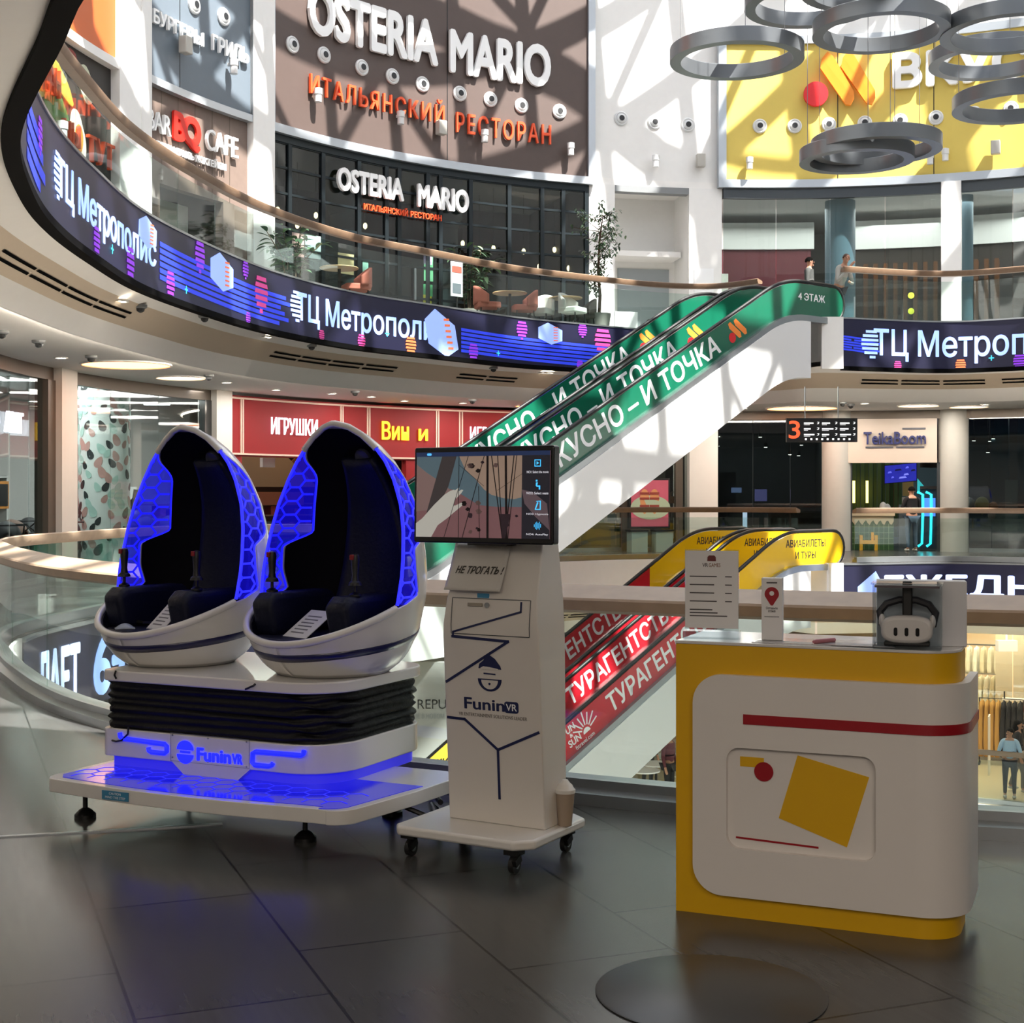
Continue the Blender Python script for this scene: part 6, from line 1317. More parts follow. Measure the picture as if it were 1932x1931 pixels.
# side mark lines and screen
TVW, TVH = .722, .424
TC = Vector((KWD/2-.03, -.075, 1.59))
tvo = Matrix.Translation(TC) @ Matrix.Rotation(radians(-2), 4, 'Z') @ Matrix.Rotation(radians(-1), 4, 'X')
MBt = MB().poly(rrect(-TVW/2, -TVH/2, TVW/2, TVH/2, .012), lambda x, y, d: tvo @ Vector((x, d, y)), 0, .05); TV = MBt.build('screen', mat('screen_casing', '#08080a', .25), K, bevel=.006)
MB().box(tvo @ Vector((0, .12, -.12)), (.2, .16, .2)).build('screen_mount', mat('screen_casing', '#08080a', .25), K)
tf = lambda x, y, d=0.0: tvo @ Vector((-.346+x*.692, -.001-d, -.187+y*.376))
SKY_ = glow('screen_image_sky', '#5d7480', 0.24); SAND = glow('screen_image_sand', '#8f7674', 0.22); SAND2 = glow('screen_image_rose', '#8a6468', 0.21); TRK = glow('screen_image_trunk', '#4a4446', 0.19); HNDM = glow('screen_image_hand', '#b9b8b0', 0.34); DK = glow('screen_image_dark', '#1a1013', 0.09); RCK = glow('screen_image_rock', '#a38c7c', 0.26)
def tvp(pts, m, nm, d): return MB().poly(pts, lambda x, y, dd: tf(x, y, d+dd), 0, .0006).build(nm, m, TV, sm=0)
tvp([(0, 0), (1, 0), (1, 1), (0, 1)], SAND2, 'display', 0); tvp([(0, .62), (.14, .62), (.30, .55), (.48, .38), (.62, .36), (.82, .36), (.82, .95), (0, .95)], SKY_, 'picture_sky', .0007)
tvp([(0, .30), (.12, .32), (.22, .42), (.30, .50), (.22, .62), (.08, .76), (0, .86)], SAND, 'picture_shore', .0013)
q = [(.33, .95), (.80, .95), (.80, .47), (.74, .45), (.66, .46), (.58, .50), (.52, .56), (.45, .68), (.38, .80)]; tvp([(x+.006*sin(i*2.1), y) for i, (x, y) in enumerate(q)], RCK, 'picture_cliff', .0013)
tvp([(.20, .95), (.31, .95), (.25, .60), (.15, .28), (.08, .28)], TRK, 'picture_trunk', .002)
HP = [(.0, 0), (.12, 0), (.17, .14), (.24, .22), (.30, .30), (.355, .37), (.37, .405), (.355, .41), (.30, .37), (.29, .38), (.30, .44), (.35, .52), (.365, .555), (.35, .56), (.325, .535), (.335, .57), (.325, .578), (.30, .55), (.295, .56), (.265, .545), (.22, .50), (.14, .38), (.05, .22), (0, .16)]
tvp(HP, HNDM, 'picture_hand', .0027)
mb = MB()
for x0, y0, x1, y1, w_ in ((.33, .95, .33, 0, .004), (.40, .95, .22, 0, .004), (.52, .95, .36, 0, .005), (.545, .95, .55, 0, .016), (.575, .95, .66, .0, .007), (.62, .95, .66, 0, .006), (.68, .95, .69, 0, .016), (.74, .95, .68, 0, .007), (.76, .95, .70, 0, .005), (.80, .74, .62, .55, .004), (.33, .85, .52, .6, .004), (.30, .45, .50, .43, .003), (.48, .6, .49, 0, .004)):
    mb.add([tf(x0-w_/2, y0, .0035), tf(x0+w_/2, y0, .0035), tf(x1+w_/2, y1, .0035), tf(x1-w_/2, y1, .0035)], [(0, 1, 2, 3)])
mb.build('picture_ropes', DK, TV, sm=0, solid=.0004)
for i in range(16):
    x, y, r = rr.uniform(.36, .78), rr.uniform(.05, .42) if i < 11 else rr.uniform(.6, .9), rr.uniform(.008, .022); tvp([(x+r*cos(k*.45)*(1+.3*sin(k*2+i)), y+r*1.5*sin(k*.45)) for k in range(14)], (DK, glow('screen_image_shadow', '#3a2a34', 0.12), glow('screen_image_stone', '#6b5552', 0.19))[i % 3], 'picture_stone', .0031)
tvp([(.64, .28), (.72, .28), (.68, .0), (.66, .0)], glow('screen_image_shadow', '#3a2a34', 0.12), 'picture_stone', .0033)
SIDEP = mat('screen_side', '#1b1a22', .3, emit='#1b1a22', es=.5)
tvp([(.80, 0), (1, 0), (1, .95), (.80, .95)], SIDEP, 'menu_panel', .004); tvp([(.80, .56), (.88, .53), (.98, .40), (1, .1), (.9, .25), (.82, .40)], glow('screen_image_cloth', '#6b5a62', 0.22), 'menu_shade', .0046)
tvp([(0, .95), (1, .95), (1, 1), (0, 1)], glow('screen_bar', '#1c2a4a', .5), 'menu_bar', .0046); tvp(rrect(.085, .962, .12, .99, .01), glow('screen_blue_button', '#4aa0d8', .9), 'menu_button', .0052)
IC = glow('screen_icon', '#3aa4d8', .9); TXT = glow('screen_text', '#c8c8d0', .7)
for k, (y, st) in enumerate(((.86, 'NO1: Select the movie'), (.62, 'NO2: Select seats'), (.38, 'NO3: Hypnosis'), (.15, 'NO4: AutoPlay'))):
    mb = MB(); f = lambda x, yy, d: tf(x, yy, .0052+d)
    if k == 0:
        for q in ([(.89, y-.04), (.935, y-.04), (.935, y-.03), (.89, y-.03)], [(.89, y+.03), (.935, y+.03), (.935, y+.04), (.89, y+.04)], [(.89, y-.04), (.895, y-.04), (.895, y+.04), (.89, y+.04)], [(.93, y-.04), (.935, y-.04), (.935, y+.04), (.93, y+.04)], [(.905, y-.02), (.922, y), (.905, y+.02)]): mb.poly(q, f, 0, .0005)
    elif k == 1:
        for q in ([(.90, y+.03), (.912, y+.03), (.912, y+.05), (.90, y+.05)], [(.90, y-.02), (.91, y-.02), (.915, y+.02), (.902, y+.02)], [(.905, y-.03), (.93, y-.03), (.93, y-.015), (.905, y-.015)], [(.922, y-.06), (.932, y-.06), (.932, y-.015), (.922, y-.015)]): mb.poly(q, f, 0, .0005)
    elif k == 2:
        for q in ([(.895, y-.05), (.935, y-.05), (.935, y-.04), (.895, y-.04)], [(.93, y-.05), (.937, y-.05), (.937, y+.05), (.93, y+.05)], [(.895, y-.04), (.903, y-.04), (.92, y+.03), (.912, y+.04)], [(.905, y+.04), (.937, y+.045), (.937, y+.055), (.905, y+.05)]): mb.poly(q, f, 0, .0005)
    else:
        for j, h in enumerate((.015, .035, .045, .03, .045, .02)): mb.poly([(.89+j*.009, y-h), (.894+j*.009, y-h), (.894+j*.009, y+h), (.89+j*.009, y+h)], f, 0, .0005)
    mb.build('menu_icon', IC, TV, sm=0)
    MB().text(st, lambda x, yy, z: tf(.835+x, y-.115+yy, .0052+z*.5), .155, .028, .0005).build('lettering', TXT, TV, sm=0)
# paper notice in a sleeve, hung on the column
pn = thing('paper_notice', 'curling paper notice in a clear sleeve on the kiosk column', 'notice', tuple(ROOTM[K.name] @ Vector((0, -.06, 1.15))), -radians(29.5))
def nf(x, y, d=0.0):
    z = 1.17+y; b = kf(.1, min(1.38, z)).y+.06; return Vector((-.0+x, b-.012-.022*(1-y/.22)**2*(1 if y < .22 else 0)-.01*sin(pi*x/.3)-d, z-1.15))
MB().grid(lambda u, v: nf(.012+.285*u, .205*v), 14, 12).build('sheet', mat('paper_notice', '#c9c5bf', .35, coat=.6), pn, sm=60, solid=.002)
nl = MB(); nl.text('НЕ ТРОГАТЬ !', lambda x, y, z: nf(.05+x+y*.25, .072+y, .003+z), .235, .034, .0008, .03); nl.build('lettering', mat('notice_print', '#38352f', .5), pn, sm=0)
# cup behind the kiosk on the base plate
cp = thing('takeaway_cup', 'tall beige takeaway cup with a whipped lid behind the kiosk column', 'cup', tuple(ROOTM[K.name] @ Vector((.515, .13, .143))))
MB().lathe([(.0, 0), (.03, 0), (.042, .14), (.043, .145), (.0, .145)], 24).build('cup_body', mat('cup_beige', '#a39383', .5), cp); MB().lathe([(.045, .143), (.045, .158), (.038, .165), (.032, .178), (.022, .186), (.012, .2), (0, .203)], 24).build('lid', mat('cup_white', '#dedcd8', .4), cp)

# ---------------------------------------------------------------- yellow and white counter
CYEL = mat('counter_yellow', '#e0ad10', .4); CWH = mat('counter_white', '#e3deda', .35, noise=.015); CRED = mat('counter_red', '#9c1220', .35)
c0, c1 = Vector((.627, 5.44)), Vector((1.72, 4.98)); ca = atan2(c1.y-c0.y, c1.x-c0.x)
CT = thing('promo_counter', 'yellow and white promotional counter with red stripe and a rounded right end', 'counter', (c0.x, c0.y, 0), ca)
CL = 1.13; CD = .42; HT = 1.035
def body(x0, x1, y0, y1, r): return rrect(x0, y0, x1, y1, r, 12, (r, .004, .004, r))
MB().poly(body(0, 1.035, 0, CD, .14), Z, .0, HT-.012).build('body', CYEL, CT)
MB().poly(body(-.002, 1.038, -.004, CD+.004, .142), Z, HT-.012, HT).build('top', mat('counter_top', '#d9d6d4', .25, coat=.5), CT, bevel=.003)
# wrapping white panel: outline in (s, z) mapped round the rounded front right corner
PW_R = .16; PX = CL-.03
def wrap(s, z, d=0.0):
    o = .03+d; xe = 1.038-.142
    if s <= xe: return Vector((s, -o, z))
    a = (s-xe)/(.142+.03); a_max = pi/2
    if a <= a_max: return Vector((xe+(.142+o)*sin(a), .142-(.142+o)*cos(a), z))
    return Vector((xe+.142+o, .142+(s-xe-(.142+.03)*a_max), z))
ZB, ZT = .085, .915; XL = .075; R_ = .11
def zb(x): return ZB
def wall_panel(name, m, x0, x1, z0, z1, d0, d1, rl, hole=None, step=.02):
    """rounded panel following the counter front, with a rectangular hole"""
    mb = MB(); xs = [x0+rl*(1-cos(pi/2*k/8)) for k in range(9)]+[x0+rl+(x1-x0-rl)*k/70 for k in range(1, 71)]
    def lim(x):
        if x < x0+rl: h = sqrt(max(0, rl*rl-(x0+rl-x)**2)); return z0+rl-h, z1-rl+h
        return z0, z1
    cols = []
    for x in xs: a, b_ = lim(x); cols.append((x, a, b_))
    for (xa, a0, a1), (xb, b0, b1) in zip(cols, cols[1:]):
        mb.add([wrap(xa, a0, d1), wrap(xb, b0, d1), wrap(xb, b1, d1), wrap(xa, a1, d1), wrap(xa, a0, d0), wrap(xb, b0, d0), wrap(xb, b1, d0), wrap(xa, a1, d0)], [(0, 1, 2, 3), (4, 7, 6, 5), (0, 4, 5, 1), (3, 2, 6, 7)])
    return mb
# front plate with the recess cut as a rounded window (built as a filled face with a hole)
HX0, HX1, HZ0, HZ1 = .205, .755, .265, .645
def plate():
    bm = bmesh.new(); out = []
    o = rrect(XL, ZB, 1.038-.142, ZT, R_, 10, (.0005, R_, R_, .0005)); h = rrect(HX0, HZ0, HX1, HZ1, .05, 8)
    vo = [bm.verts.new((x, z, 0)) for x, z in o]; vh = [bm.verts.new((x, z, 0)) for x, z in h]
    es = [bm.edges.new((v[i], v[(i+1) % len(v)])) for v in (vo, vh) for i in range(len(v))]
    bmesh.ops.triangle_fill(bm, use_beauty=True, edges=es)
    bmesh.ops.remove_doubles(bm, verts=bm.verts, dist=1e-5)
    vs = [v.co.copy() for v in bm.verts]; bm.verts.index_update(); fs = [tuple(v.index for v in f.verts) for f in bm.faces]; bm.free(); return vs, fs, o, h
vs, fs, o_, h_ = plate(); mb = MB(); mb.add([wrap(v.x, v.y) for v in vs], fs)
for loop, d_ in ((o_, .03), (h_, .03)):
    n = len(loop); mb.add([wrap(x, z) for x, z in loop]+[wrap(x, z)+Vector((0, d_, 0)) for x, z in loop], [(i, (i+1) % n, n+(i+1) % n, n+i) for i in range(n)])
xe = 1.038-.142; ns = 26; SL = .172*pi/2+.30
mb.add([wrap(xe+SL*k/ns, z, dd) for k in range(ns+1) for z, dd in ((ZB, 0), (ZT, 0), (ZT, -.03), (ZB, -.03))], [(4*k+j, 4*k+(j+1) % 4, 4*k+4+(j+1) % 4, 4*k+4+j) for k in range(ns) for j in range(4)]+[(4*ns, 4*ns+1, 4*ns+2, 4*ns+3)])
FP = mb.build('front_panel', CWH, CT, sm=45)
MB().poly(rrect(HX0-.01, HZ0-.01, HX1+.01, HZ1+.01, .05), lambda x, y, d: wrap(x, y, d), -.0285, -.0265).build('recessed_panel', CWH, FP, sm=0)
def deco(pts, m, nm, d=-.0262): MB().poly(pts, lambda x, y, dd: wrap(x, y, d+dd), 0, .002).build(nm, m, FP, sm=0)
deco([(.395, .335), (.645, .262), (.735, .545), (.478, .62)] if False else [(.398, .390), (.648, .305), (.728, .567), (.468, .628)], CYEL, 'yellow_square')
deco([(.252, .572), (.342, .572), (.342, .609), (.252, .609)], CYEL, 'yellow_block'); deco([(.342+.036*cos(k*.21), .558+.036*sin(k*.21)) for k in range(30)], CRED, 'red_dot', -.0238); deco([(.236, .30), (.545, .29), (.545, .297), (.236, .307)], CRED, 'thin_red_line')
sp_ = MB(); ns = 40; s0_, s1_ = .27, xe+SL*.99; sp_.add([wrap(s0_+(s1_-s0_)*k/ns, z, dd) for k in range(ns+1) for z, dd in ((.735, .001), (.772, .001), (.772, .004), (.735, .004))], [(4*k+j, 4*k+(j+1) % 4, 4*k+4+(j+1) % 4, 4*k+4+j) for k in range(ns) for j in range(4)]); sp_.build('red_stripe', CRED, FP, sm=45)
# things on the counter
CM = ROOTM[CT.name]
ACR = glass('clear_acrylic', '#f0f4f6', .06, .5)
ph = thing('price_sheet_holder', 'tall price sheet in a clear acrylic stand at the left end of the counter', 'sign holder', CM @ Vector((.11, .12, HT)), ca+.12)
MB().poly([(-.105, 0), (.105, 0), (.105, .345), (-.105, .345)], lambda x, y, d: Vector((x, d+.0*y, y)), -.003, .003).build('acrylic_plate', ACR, ph); MB().box((0, 0, .015), (.214, .08, .03)).build('acrylic_foot', ACR, ph)
MB().poly([(-.103, .04), (.103, .04), (.103, .34), (-.103, .34)], lambda x, y, d: Vector((x, -.0055-d, y)), 0, .001).build('price_sheet', mat('sheet_grey', '#e2e0e0', .5), ph)
mb = MB(); f = lambda x, y, d: Vector((x, -.0066-d, y)); PRT = mat('sheet_print', '#4a4648', .6)
for k, (w_, z) in enumerate(((.105, .238), (.095, .206), (.095, .174), (.105, .142), (.088, .109), (.108, .097), (.145, .085))):
    mb.poly([(-.085, z), (-.085+w_, z), (-.085+w_, z+.0045), (-.085, z+.0045)], f, 0, .0005)
    if k < 4: mb.poly([(.052, z), (.078, z), (.078, z+.004), (.052, z+.004)], f, 0, .0005)
mb.text('VR', lambda x, y, z: f(-.036+x, .277+y, z), .022, .015, .0005, .02)
mb.build('printed_lines', PRT, ph, sm=0); MB().text('GAMES', lambda x, y, z: f(-.011+x, .277+y, z), .045, .015, .0005, .02).build('lettering', mat('brown_print', '#8a6a58', .6), ph, sm=0)
MB().poly([(-.017, .300), (.017, .300), (.016, .316), (.010, .322), (-.010, .322), (-.016, .316)], f, 0, .0005).build('goggle_emblem', mat('goggle_print', '#6d2f2c', .6), ph, sm=0)
pb = thing('review_stand', 'narrow white stand with a red map pin beside the price sheet', 'stand', CM @ Vector((.345, .13, HT+.004)), ca+.1)
MB().box((0, 0, .118), (.078, .05, .236)).build('box', mat('stand_white', '#e4e2e2', .45), pb, bevel=.002)
pin = [(.027*cos(radians(a)), .175+.027*sin(radians(a))) for a in range(-20, 201, 11)]+[(-.004, .132), (.004, .132)]
f2 = lambda x, y, d: Vector((x, -.0256-d, y)); MB().poly(pin, f2, 0, .0006).build('pin_emblem', CRED, pb, sm=0); MB().poly([(.009*cos(k*.35), .178+.009*sin(k*.35)) for k in range(18)], f2, .0006, .0012).build('pin_hole', mat('stand_white', '#e4e2e2', .45), pb, sm=0)
mb = MB(); mb.text('Оставьте', lambda x, y, z: f2(-.022+x, .117+y, z), .044, .010, .0005, .02); mb.text('отзыв', lambda x, y, z: f2(-.014+x, .106+y, z), .028, .008, .0005, .02); mb.poly([(-.028, .088), (.028, .088), (.028, .090), (-.028, .090)], f2, 0, .0005); mb.poly([(-.02, .216), (.02, .216), (.02, .221), (-.02, .221)], f2, 0, .0005); mb.build('lettering', PRT, pb, sm=0)
for i, (x, rz_, lab) in enumerate(((.44, -.05, 'laminated menu sheet lying under the pin stand'), (.66, .04, 'laminated menu sheet lying in front of the headset box'))):
    ms = thing('laminated_sheet', lab, 'menu sheet', CM @ Vector((x, .12, HT+.0005+.0025*i)), ca+rz_)
    MB().poly(rrect(-.15, -.10, .15, .10, .01), Z, 0, .002).build('sheet', mat('laminate', '#c9c8cb', .15, coat=.8), ms); MB().poly(rrect(-.14, -.085, .14, -.02, .004), Z, .002, .0024).build('printed_block', mat('laminate_print', '#9b9a9e', .3), ms, sm=0)
lt = thing('lighter', 'pink pen lying on the laminated sheets', 'pen', CM @ Vector((.55, .07, HT+.013)), ca-.5); MB().lathe([(0, -.06), (.009, -.06), (.009, .05), (.005, .06), (0, .062)], 12, (0, 0, 0), Matrix.Rotation(pi/2, 3, 'X')).build('barrel', mat('pen_pink', '#b5737c', .3), lt)
hb_ = thing('headset_box', 'grey upright box standing behind the headset at the right of the counter', 'box', CM @ Vector((.885, .20, HT)), ca+.16); MB().box((0, 0, .12), (.32, .10, .24)).build('carton', mat('box_grey', '#d9d9dd', .4), hb_, bevel=.003)
cs = thing('clear_display_case', 'clear acrylic case around the white headset', 'display case', CM @ Vector((.855, .06, HT)), ca+.08)
MB().box((0, 0, .006), (.235, .14, .012)).build('base_plate', ACR, cs); MB().box((-.118, 0, .12), (.004, .14, .226)).build('side_plate', ACR, cs); MB().box((.118, 0, .12), (.004, .14, .226)).build('side_plate', ACR, cs); MB().box((0, 0, .236), (.25, .15, .006)).build('top_plate', ACR, cs); MB().box((0, .068, .12), (.235, .004, .226)).build('back_plate', ACR, cs)
MB().box((0, -.005, .2265), (.225, .12, .008)).build('dark_edge', mat('case_edge', '#5a5056', .3), cs)
hs = thing('vr_headset', 'white headset with three black lens slots, strap folded above, inside the clear case', 'headset', CM @ Vector((.855, .045, HT+.013)), ca+.08)
MB().poly([(.092*cos(t_)*(abs(cos(t_))**-.35 if abs(cos(t_)) > 1e-3 else 1)*.98, .058+.050*sin(t_)*(abs(sin(t_))**-.35 if abs(sin(t_)) > 1e-3 else 1)) for t_ in [2*pi*k/48+.03 for k in range(48)]], lambda x, y, d: Vector((x, d, y)), -.045, .02).build('visor', mat('headset_white', '#cfcccb', .35), hs, bevel=.014)
for x in (-.038, 0, .038): MB().poly(rrect(x-.0065, .036, x+.0065, .066, .006), lambda x_, y, d: Vector((x_, -.0452-d, y)), 0, .002).build('lens_slot', mat('lens_black', '#0b0b0d', .1), hs, sm=0)
MB().tube([(-.088, .01, .07), (-.098, .03, .115), (-.075, .04, .145), (-.03, .045, .16), (.03, .045, .16), (.075, .04, .145), (.098, .03, .115), (.088, .01, .07)], .014, 8).build('strap', mat('strap_dark', '#23242a', .6), hs); MB().box((0, .02, .165), (.035, .02, .13)).build('top_strap', BLACK, hs, bevel=.006)
for sgn in (1, -1): MB().sphere((sgn*.088, .0, .085), (.012, .03, .026), 12, 8).build('side_arm', mat('headset_white', '#cfcccb', .35), hs)
MB().box((0, .0, .006), (.16, .07, .014)).build('rest', BLACK, hs, bevel=.004)
# ---------------------------------------------------------------- people
SKIN = mat('skin', '#b98a70', .55); HAIR = mat('dark_hair', '#0d0a08', .9, spec=.1)
def skin_mesh(joints, edges, radii, sub=2):
    names = list(joints); me = bpy.data.meshes.new('s'); me.from_pydata([tuple(joints[k]) for k in names], [(names.index(a), names.index(b_)) for a, b_ in edges], [])
    o = bpy.data.objects.new('s', me); COL.objects.link(o); md = o.modifiers.new('skin', 'SKIN'); md.use_smooth_shade = True
    sv = me.skin_vertices[0].data
    for i, k in enumerate(names):
        r = radii[k]; sv[i].radius = r if isinstance(r, tuple) else (r, r); sv[i].use_root = (i == 0)
    sm_ = o.modifiers.new('sub', 'SUBSURF'); sm_.levels = sub; sm_.render_levels = sub
    dg = bpy.context.evaluated_depsgraph_get(); e = o.evaluated_get(dg); m2 = e.to_mesh(); mb = MB()
    mb.add([v.co.copy() for v in m2.vertices], [tuple(p.vertices) for p in m2.polygons]); e.to_mesh_clear(); bpy.data.objects.remove(o); bpy.data.meshes.remove(me); return mb
V = Vector
def person(loc, rz, lab, top, bottom, hair=HAIR, long_hair=False, arms=None, lean=0.0, head_turn=0.0, h=1.75, sleeve=1.0, legs=None, group=None):
    """faces -y in its own frame; the body is one skin, clothes and hair are its children"""
    k = h/1.75; P = thing('person', lab, 'person', loc, rz, group)
    L = lambda x, y, z: V((x*k, (y-lean*max(0, z-.9))*k, z*k))
    J = dict(pelvis=L(0, 0, .94), waist=L(0, .0, 1.08), chest=L(0, 0, 1.28), neck0=L(0, .01, 1.44), neck=L(0, .0, 1.50), head0=L(0, -.01, 1.57), head1=L(0, -.015, 1.66), head2=L(0, 0, 1.72))
    R = dict(pelvis=(.15*k, .11*k), waist=(.13*k, .095*k), chest=(.155*k, .11*k), neck0=(.09*k, .065*k), neck=.052*k, head0=(.066*k, .075*k), head1=(.078*k, .092*k), head2=(.05*k, .06*k))
    E = [('pelvis', 'waist'), ('waist', 'chest'), ('chest', 'neck0'), ('neck0', 'neck'), ('neck', 'head0'), ('head0', 'head1'), ('head1', 'head2')]
    arms = arms or {}; legs = legs or {}
    for s, nm in ((-1, 'r'), (1, 'l')):
        el, wr = arms.get(nm, ((s*.24, .02, 1.12), (s*.25, -.06, .86)))
        J['sh'+nm] = L(s*.17, .01, 1.40); J['el'+nm] = L(*el); J['wr'+nm] = L(*wr); d = (J['wr'+nm]-J['el'+nm]).normalized(); J['ha'+nm] = J['wr'+nm]+d*.09*k; J['fi'+nm] = J['ha'+nm]+d*.06*k+V((0, -.015, 0))
        R.update({'sh'+nm: .062*k, 'el'+nm: .042*k, 'wr'+nm: .03*k, 'ha'+nm: (.04*k, .022*k), 'fi'+nm: (.026*k, .014*k)})
        E += [('neck0', 'sh'+nm), ('sh'+nm, 'el'+nm), ('el'+nm, 'wr'+nm), ('wr'+nm, 'ha'+nm), ('ha'+nm, 'fi'+nm)]
        kn, an = legs.get(nm, ((s*.105, -.02, .50), (s*.11, .03, .085)))
        J['hi'+nm] = V((s*.095*k, 0, .88*k)); J['kn'+nm] = V(kn)*k; J['an'+nm] = V(an)*k; J['to'+nm] = J['an'+nm]+V((0, -.15*k, -.045*k))
        R.update({'hi'+nm: .092*k, 'kn'+nm: .058*k, 'an'+nm: .04*k, 'to'+nm: (.042*k, .03*k)})
        E += [('pelvis', 'hi'+nm), ('hi'+nm, 'kn'+nm), ('kn'+nm, 'an'+nm), ('an'+nm, 'to'+nm)]
    body = skin_mesh(J, E, R)
    hc = (J['head0']+J['head1'])/2; T_ = Matrix.Rotation(head_turn, 3, 'Z'); hd = lambda v: hc+T_ @ (V(v)*k)
    # nose, brow, ears, chin belong to the one body mesh
    body.sphere(hd((0, -.098, .0)), (.013*k, .02*k, .022*k), 8, 6); body.sphere(hd((0, -.078, -.075)), (.03*k, .02*k, .02*k), 8, 6)
    for s in (-1, 1): body.sphere(hd((s*.082, .01, .0)), (.012*k, .022*k, .03*k), 8, 6)
    body.build('body', SKIN, P, sm=60)
    for s in (-1, 1): MB().sphere(hd((s*.032, -.085, .022)), (.012*k, .008*k, .007*k), 8, 6).build('eye', BLACK, P)
    MB().sphere(hd((0, -.088, -.045)), (.022*k, .008*k, .006*k), 8, 6).build('mouth', mat('lip', '#8a5048', .5), P)
    cl = lambda ks, es, f: skin_mesh({q: J[q] for q in ks}, es, {q: (tuple(x*f for x in R[q]) if isinstance(R[q], tuple) else R[q]*f) for q in ks})
    ks = ['chest', 'waist', 'pelvis', 'neck0']; es = [('chest', 'waist'), ('waist', 'pelvis'), ('chest', 'neck0')]
    for nm in 'rl':
        ks += ['sh'+nm, 'el'+nm]; es += [('neck0', 'sh'+nm), ('sh'+nm, 'el'+nm)]
        if sleeve > .9: ks.append('wr'+nm); es.append(('el'+nm, 'wr'+nm))
    cl(ks, es, 1.14).build('top', top, P, sm=60)
    ks = ['pelvis']; es = []
    for nm in 'rl': ks += ['hi'+nm, 'kn'+nm, 'an'+nm]; es += [('pelvis', 'hi'+nm), ('hi'+nm, 'kn'+nm), ('kn'+nm, 'an'+nm)]
    cl(ks, es, 1.13).build('trousers', bottom, P, sm=60)
    for nm in 'rl':
        s_ = MB().sphere((J['an'+nm]+J['to'+nm])/2+V((0, -.01, -.02)), (.05*k, .13*k, .042*k), 12, 8).build('shoe', mat('shoe_pale', '#b9b6b0', .6), P)
    hm = MB(); hm.grid(lambda u, v: hd((.092*sin(2*pi*u)*sin(.05+1.75*v*(1-.32*max(0, -cos(2*pi*u)))), .018+.105*cos(2*pi*u)*sin(.05+1.75*v*(1-.32*max(0, -cos(2*pi*u)))), .03+.10*cos(.05+1.75*v*(1-.32*max(0, -cos(2*pi*u)))))), 24, 10)
    if long_hair: hm.lathe([(.0, -.34), (.05, -.33), (.078, -.2), (.085, -.05), (.06, .05), (0, .06)], 16, hd((0, .065, .0)))
    hm.build('hair', hair, P, sm=60)
    return P
# two people at the upper rail
p1 = W.px(1527); y1 = 34.6
person(at(1527, 600, y1).xy.to_3d()+V((0, 0, FLH)), -1.9+pi, 'person in a grey jumper standing with their back turned at the upper landing', mat('grey_jumper', '#3c3e3c', .85), mat('dark_trousers', '#26282c', .8), head_turn=.4)
person(at(1587, 600, 33.6).xy.to_3d()+V((0, .35, FLH)), .5, 'person in a pale top leaning on the upper rail, hand to the face', mat('pale_top', '#a3a29a', .85), mat('dark_trousers', '#26282c', .8), mat('brown_hair', '#4a3225', .7), arms={'r': ((-.26, -.22, 1.05), (-.05, -.30, 1.40)), 'l': ((.26, -.2, 1.02), (.0, -.38, 1.02))}, lean=.42, head_turn=-.5, h=1.68)
# two people at the lower rail (right)
person(at(1905, 1520, 33.5).xy.to_3d()+V((0, 0, LZ)), -.35, 'person in a light blue top with arms folded behind the lower rail', mat('light_blue_top', '#a9c6de', .85), mat('black_trousers', '#15161a', .8), HAIR, arms={'r': ((-.27, -.05, 1.12), (.06, -.24, 1.13)), 'l': ((.27, -.05, 1.10), (-.05, -.24, 1.08))}, h=1.66, head_turn=-.8)
person(at(1921, 1500, 34.2).xy.to_3d()+V((0, 0, LZ)), 1.2, 'person with long dark hair in black, beside the one in light blue', mat('black_top', '#16171b', .85), mat('grey_trousers', '#6d6558', .8), HAIR, True, h=1.74, legs={'r': ((-.1, -.12, .5), (-.1, -.1, .085)), 'l': ((.1, .06, .5), (.1, .2, .12))})
# customer at the arcade machine
person(W.pt(1720, .3, 0), pi+.15, 'person in a black shirt and jeans seen from behind at the neon arcade machine', mat('black_shirt', '#0d0d10', .85), mat('jeans', '#3c5468', .8), sleeve=.5, h=1.78, arms={'r': ((-.25, -.05, 1.12), (-.16, -.28, 1.12)), 'l': ((.25, -.05, 1.12), (.16, -.28, 1.12))})
# visitors below the red escalator
person(at(1222, 1470, 34.5).xy.to_3d()+V((0, 0, LZ)), 2.4, 'person in dark clothes standing below the red escalator', mat('black_top', '#16171b', .85), mat('black_trousers', '#15161a', .8), h=1.72)
person(at(1262, 1470, 33.0).xy.to_3d()+V((0, 0, LZ)), .9, 'person in a maroon top by the counter edge on the lower storey', mat('maroon_top', '#5a2530', .85), mat('black_trousers', '#15161a', .8), h=1.7)

# ---------------------------------------------------------------- plants
LEAF = [mat('leaf_dark', '#2f4a33', .45, noise=.2), mat('leaf_mid', '#4b6b4a', .45, noise=.2), mat('leaf_pale', '#7d9a72', .4, noise=.15)]
STEMM = mat('plant_stem', '#5b4a38', .8); POTM = mat('planter_grey', '#8b8a84', .6); SOIL = mat('soil', '#2a211a', .9)
def leaf(mb, p, d, L, wd, droop, up=V((0, 0, 1))):
    d = d.normalized(); s_ = d.cross(up); s_ = s_.normalized() if s_.length > 1e-3 else V((1, 0, 0)); n = s_.cross(d)
    vs = []
    for i in range(6):
        t = i/5; w_ = wd*sin(pi*min(1, t*.93+.05))**.8*(1 if i < 5 else .05); c = p+d*L*t-up*droop*L*t*t
        vs += [c-s_*w_/2+n*.12*w_, c, c+s_*w_/2+n*.12*w_]
    mb.add(vs, [(3*i+j, 3*i+j+1, 3*i+j+4, 3*i+j+3) for i in range(5) for j in (0, 1)])
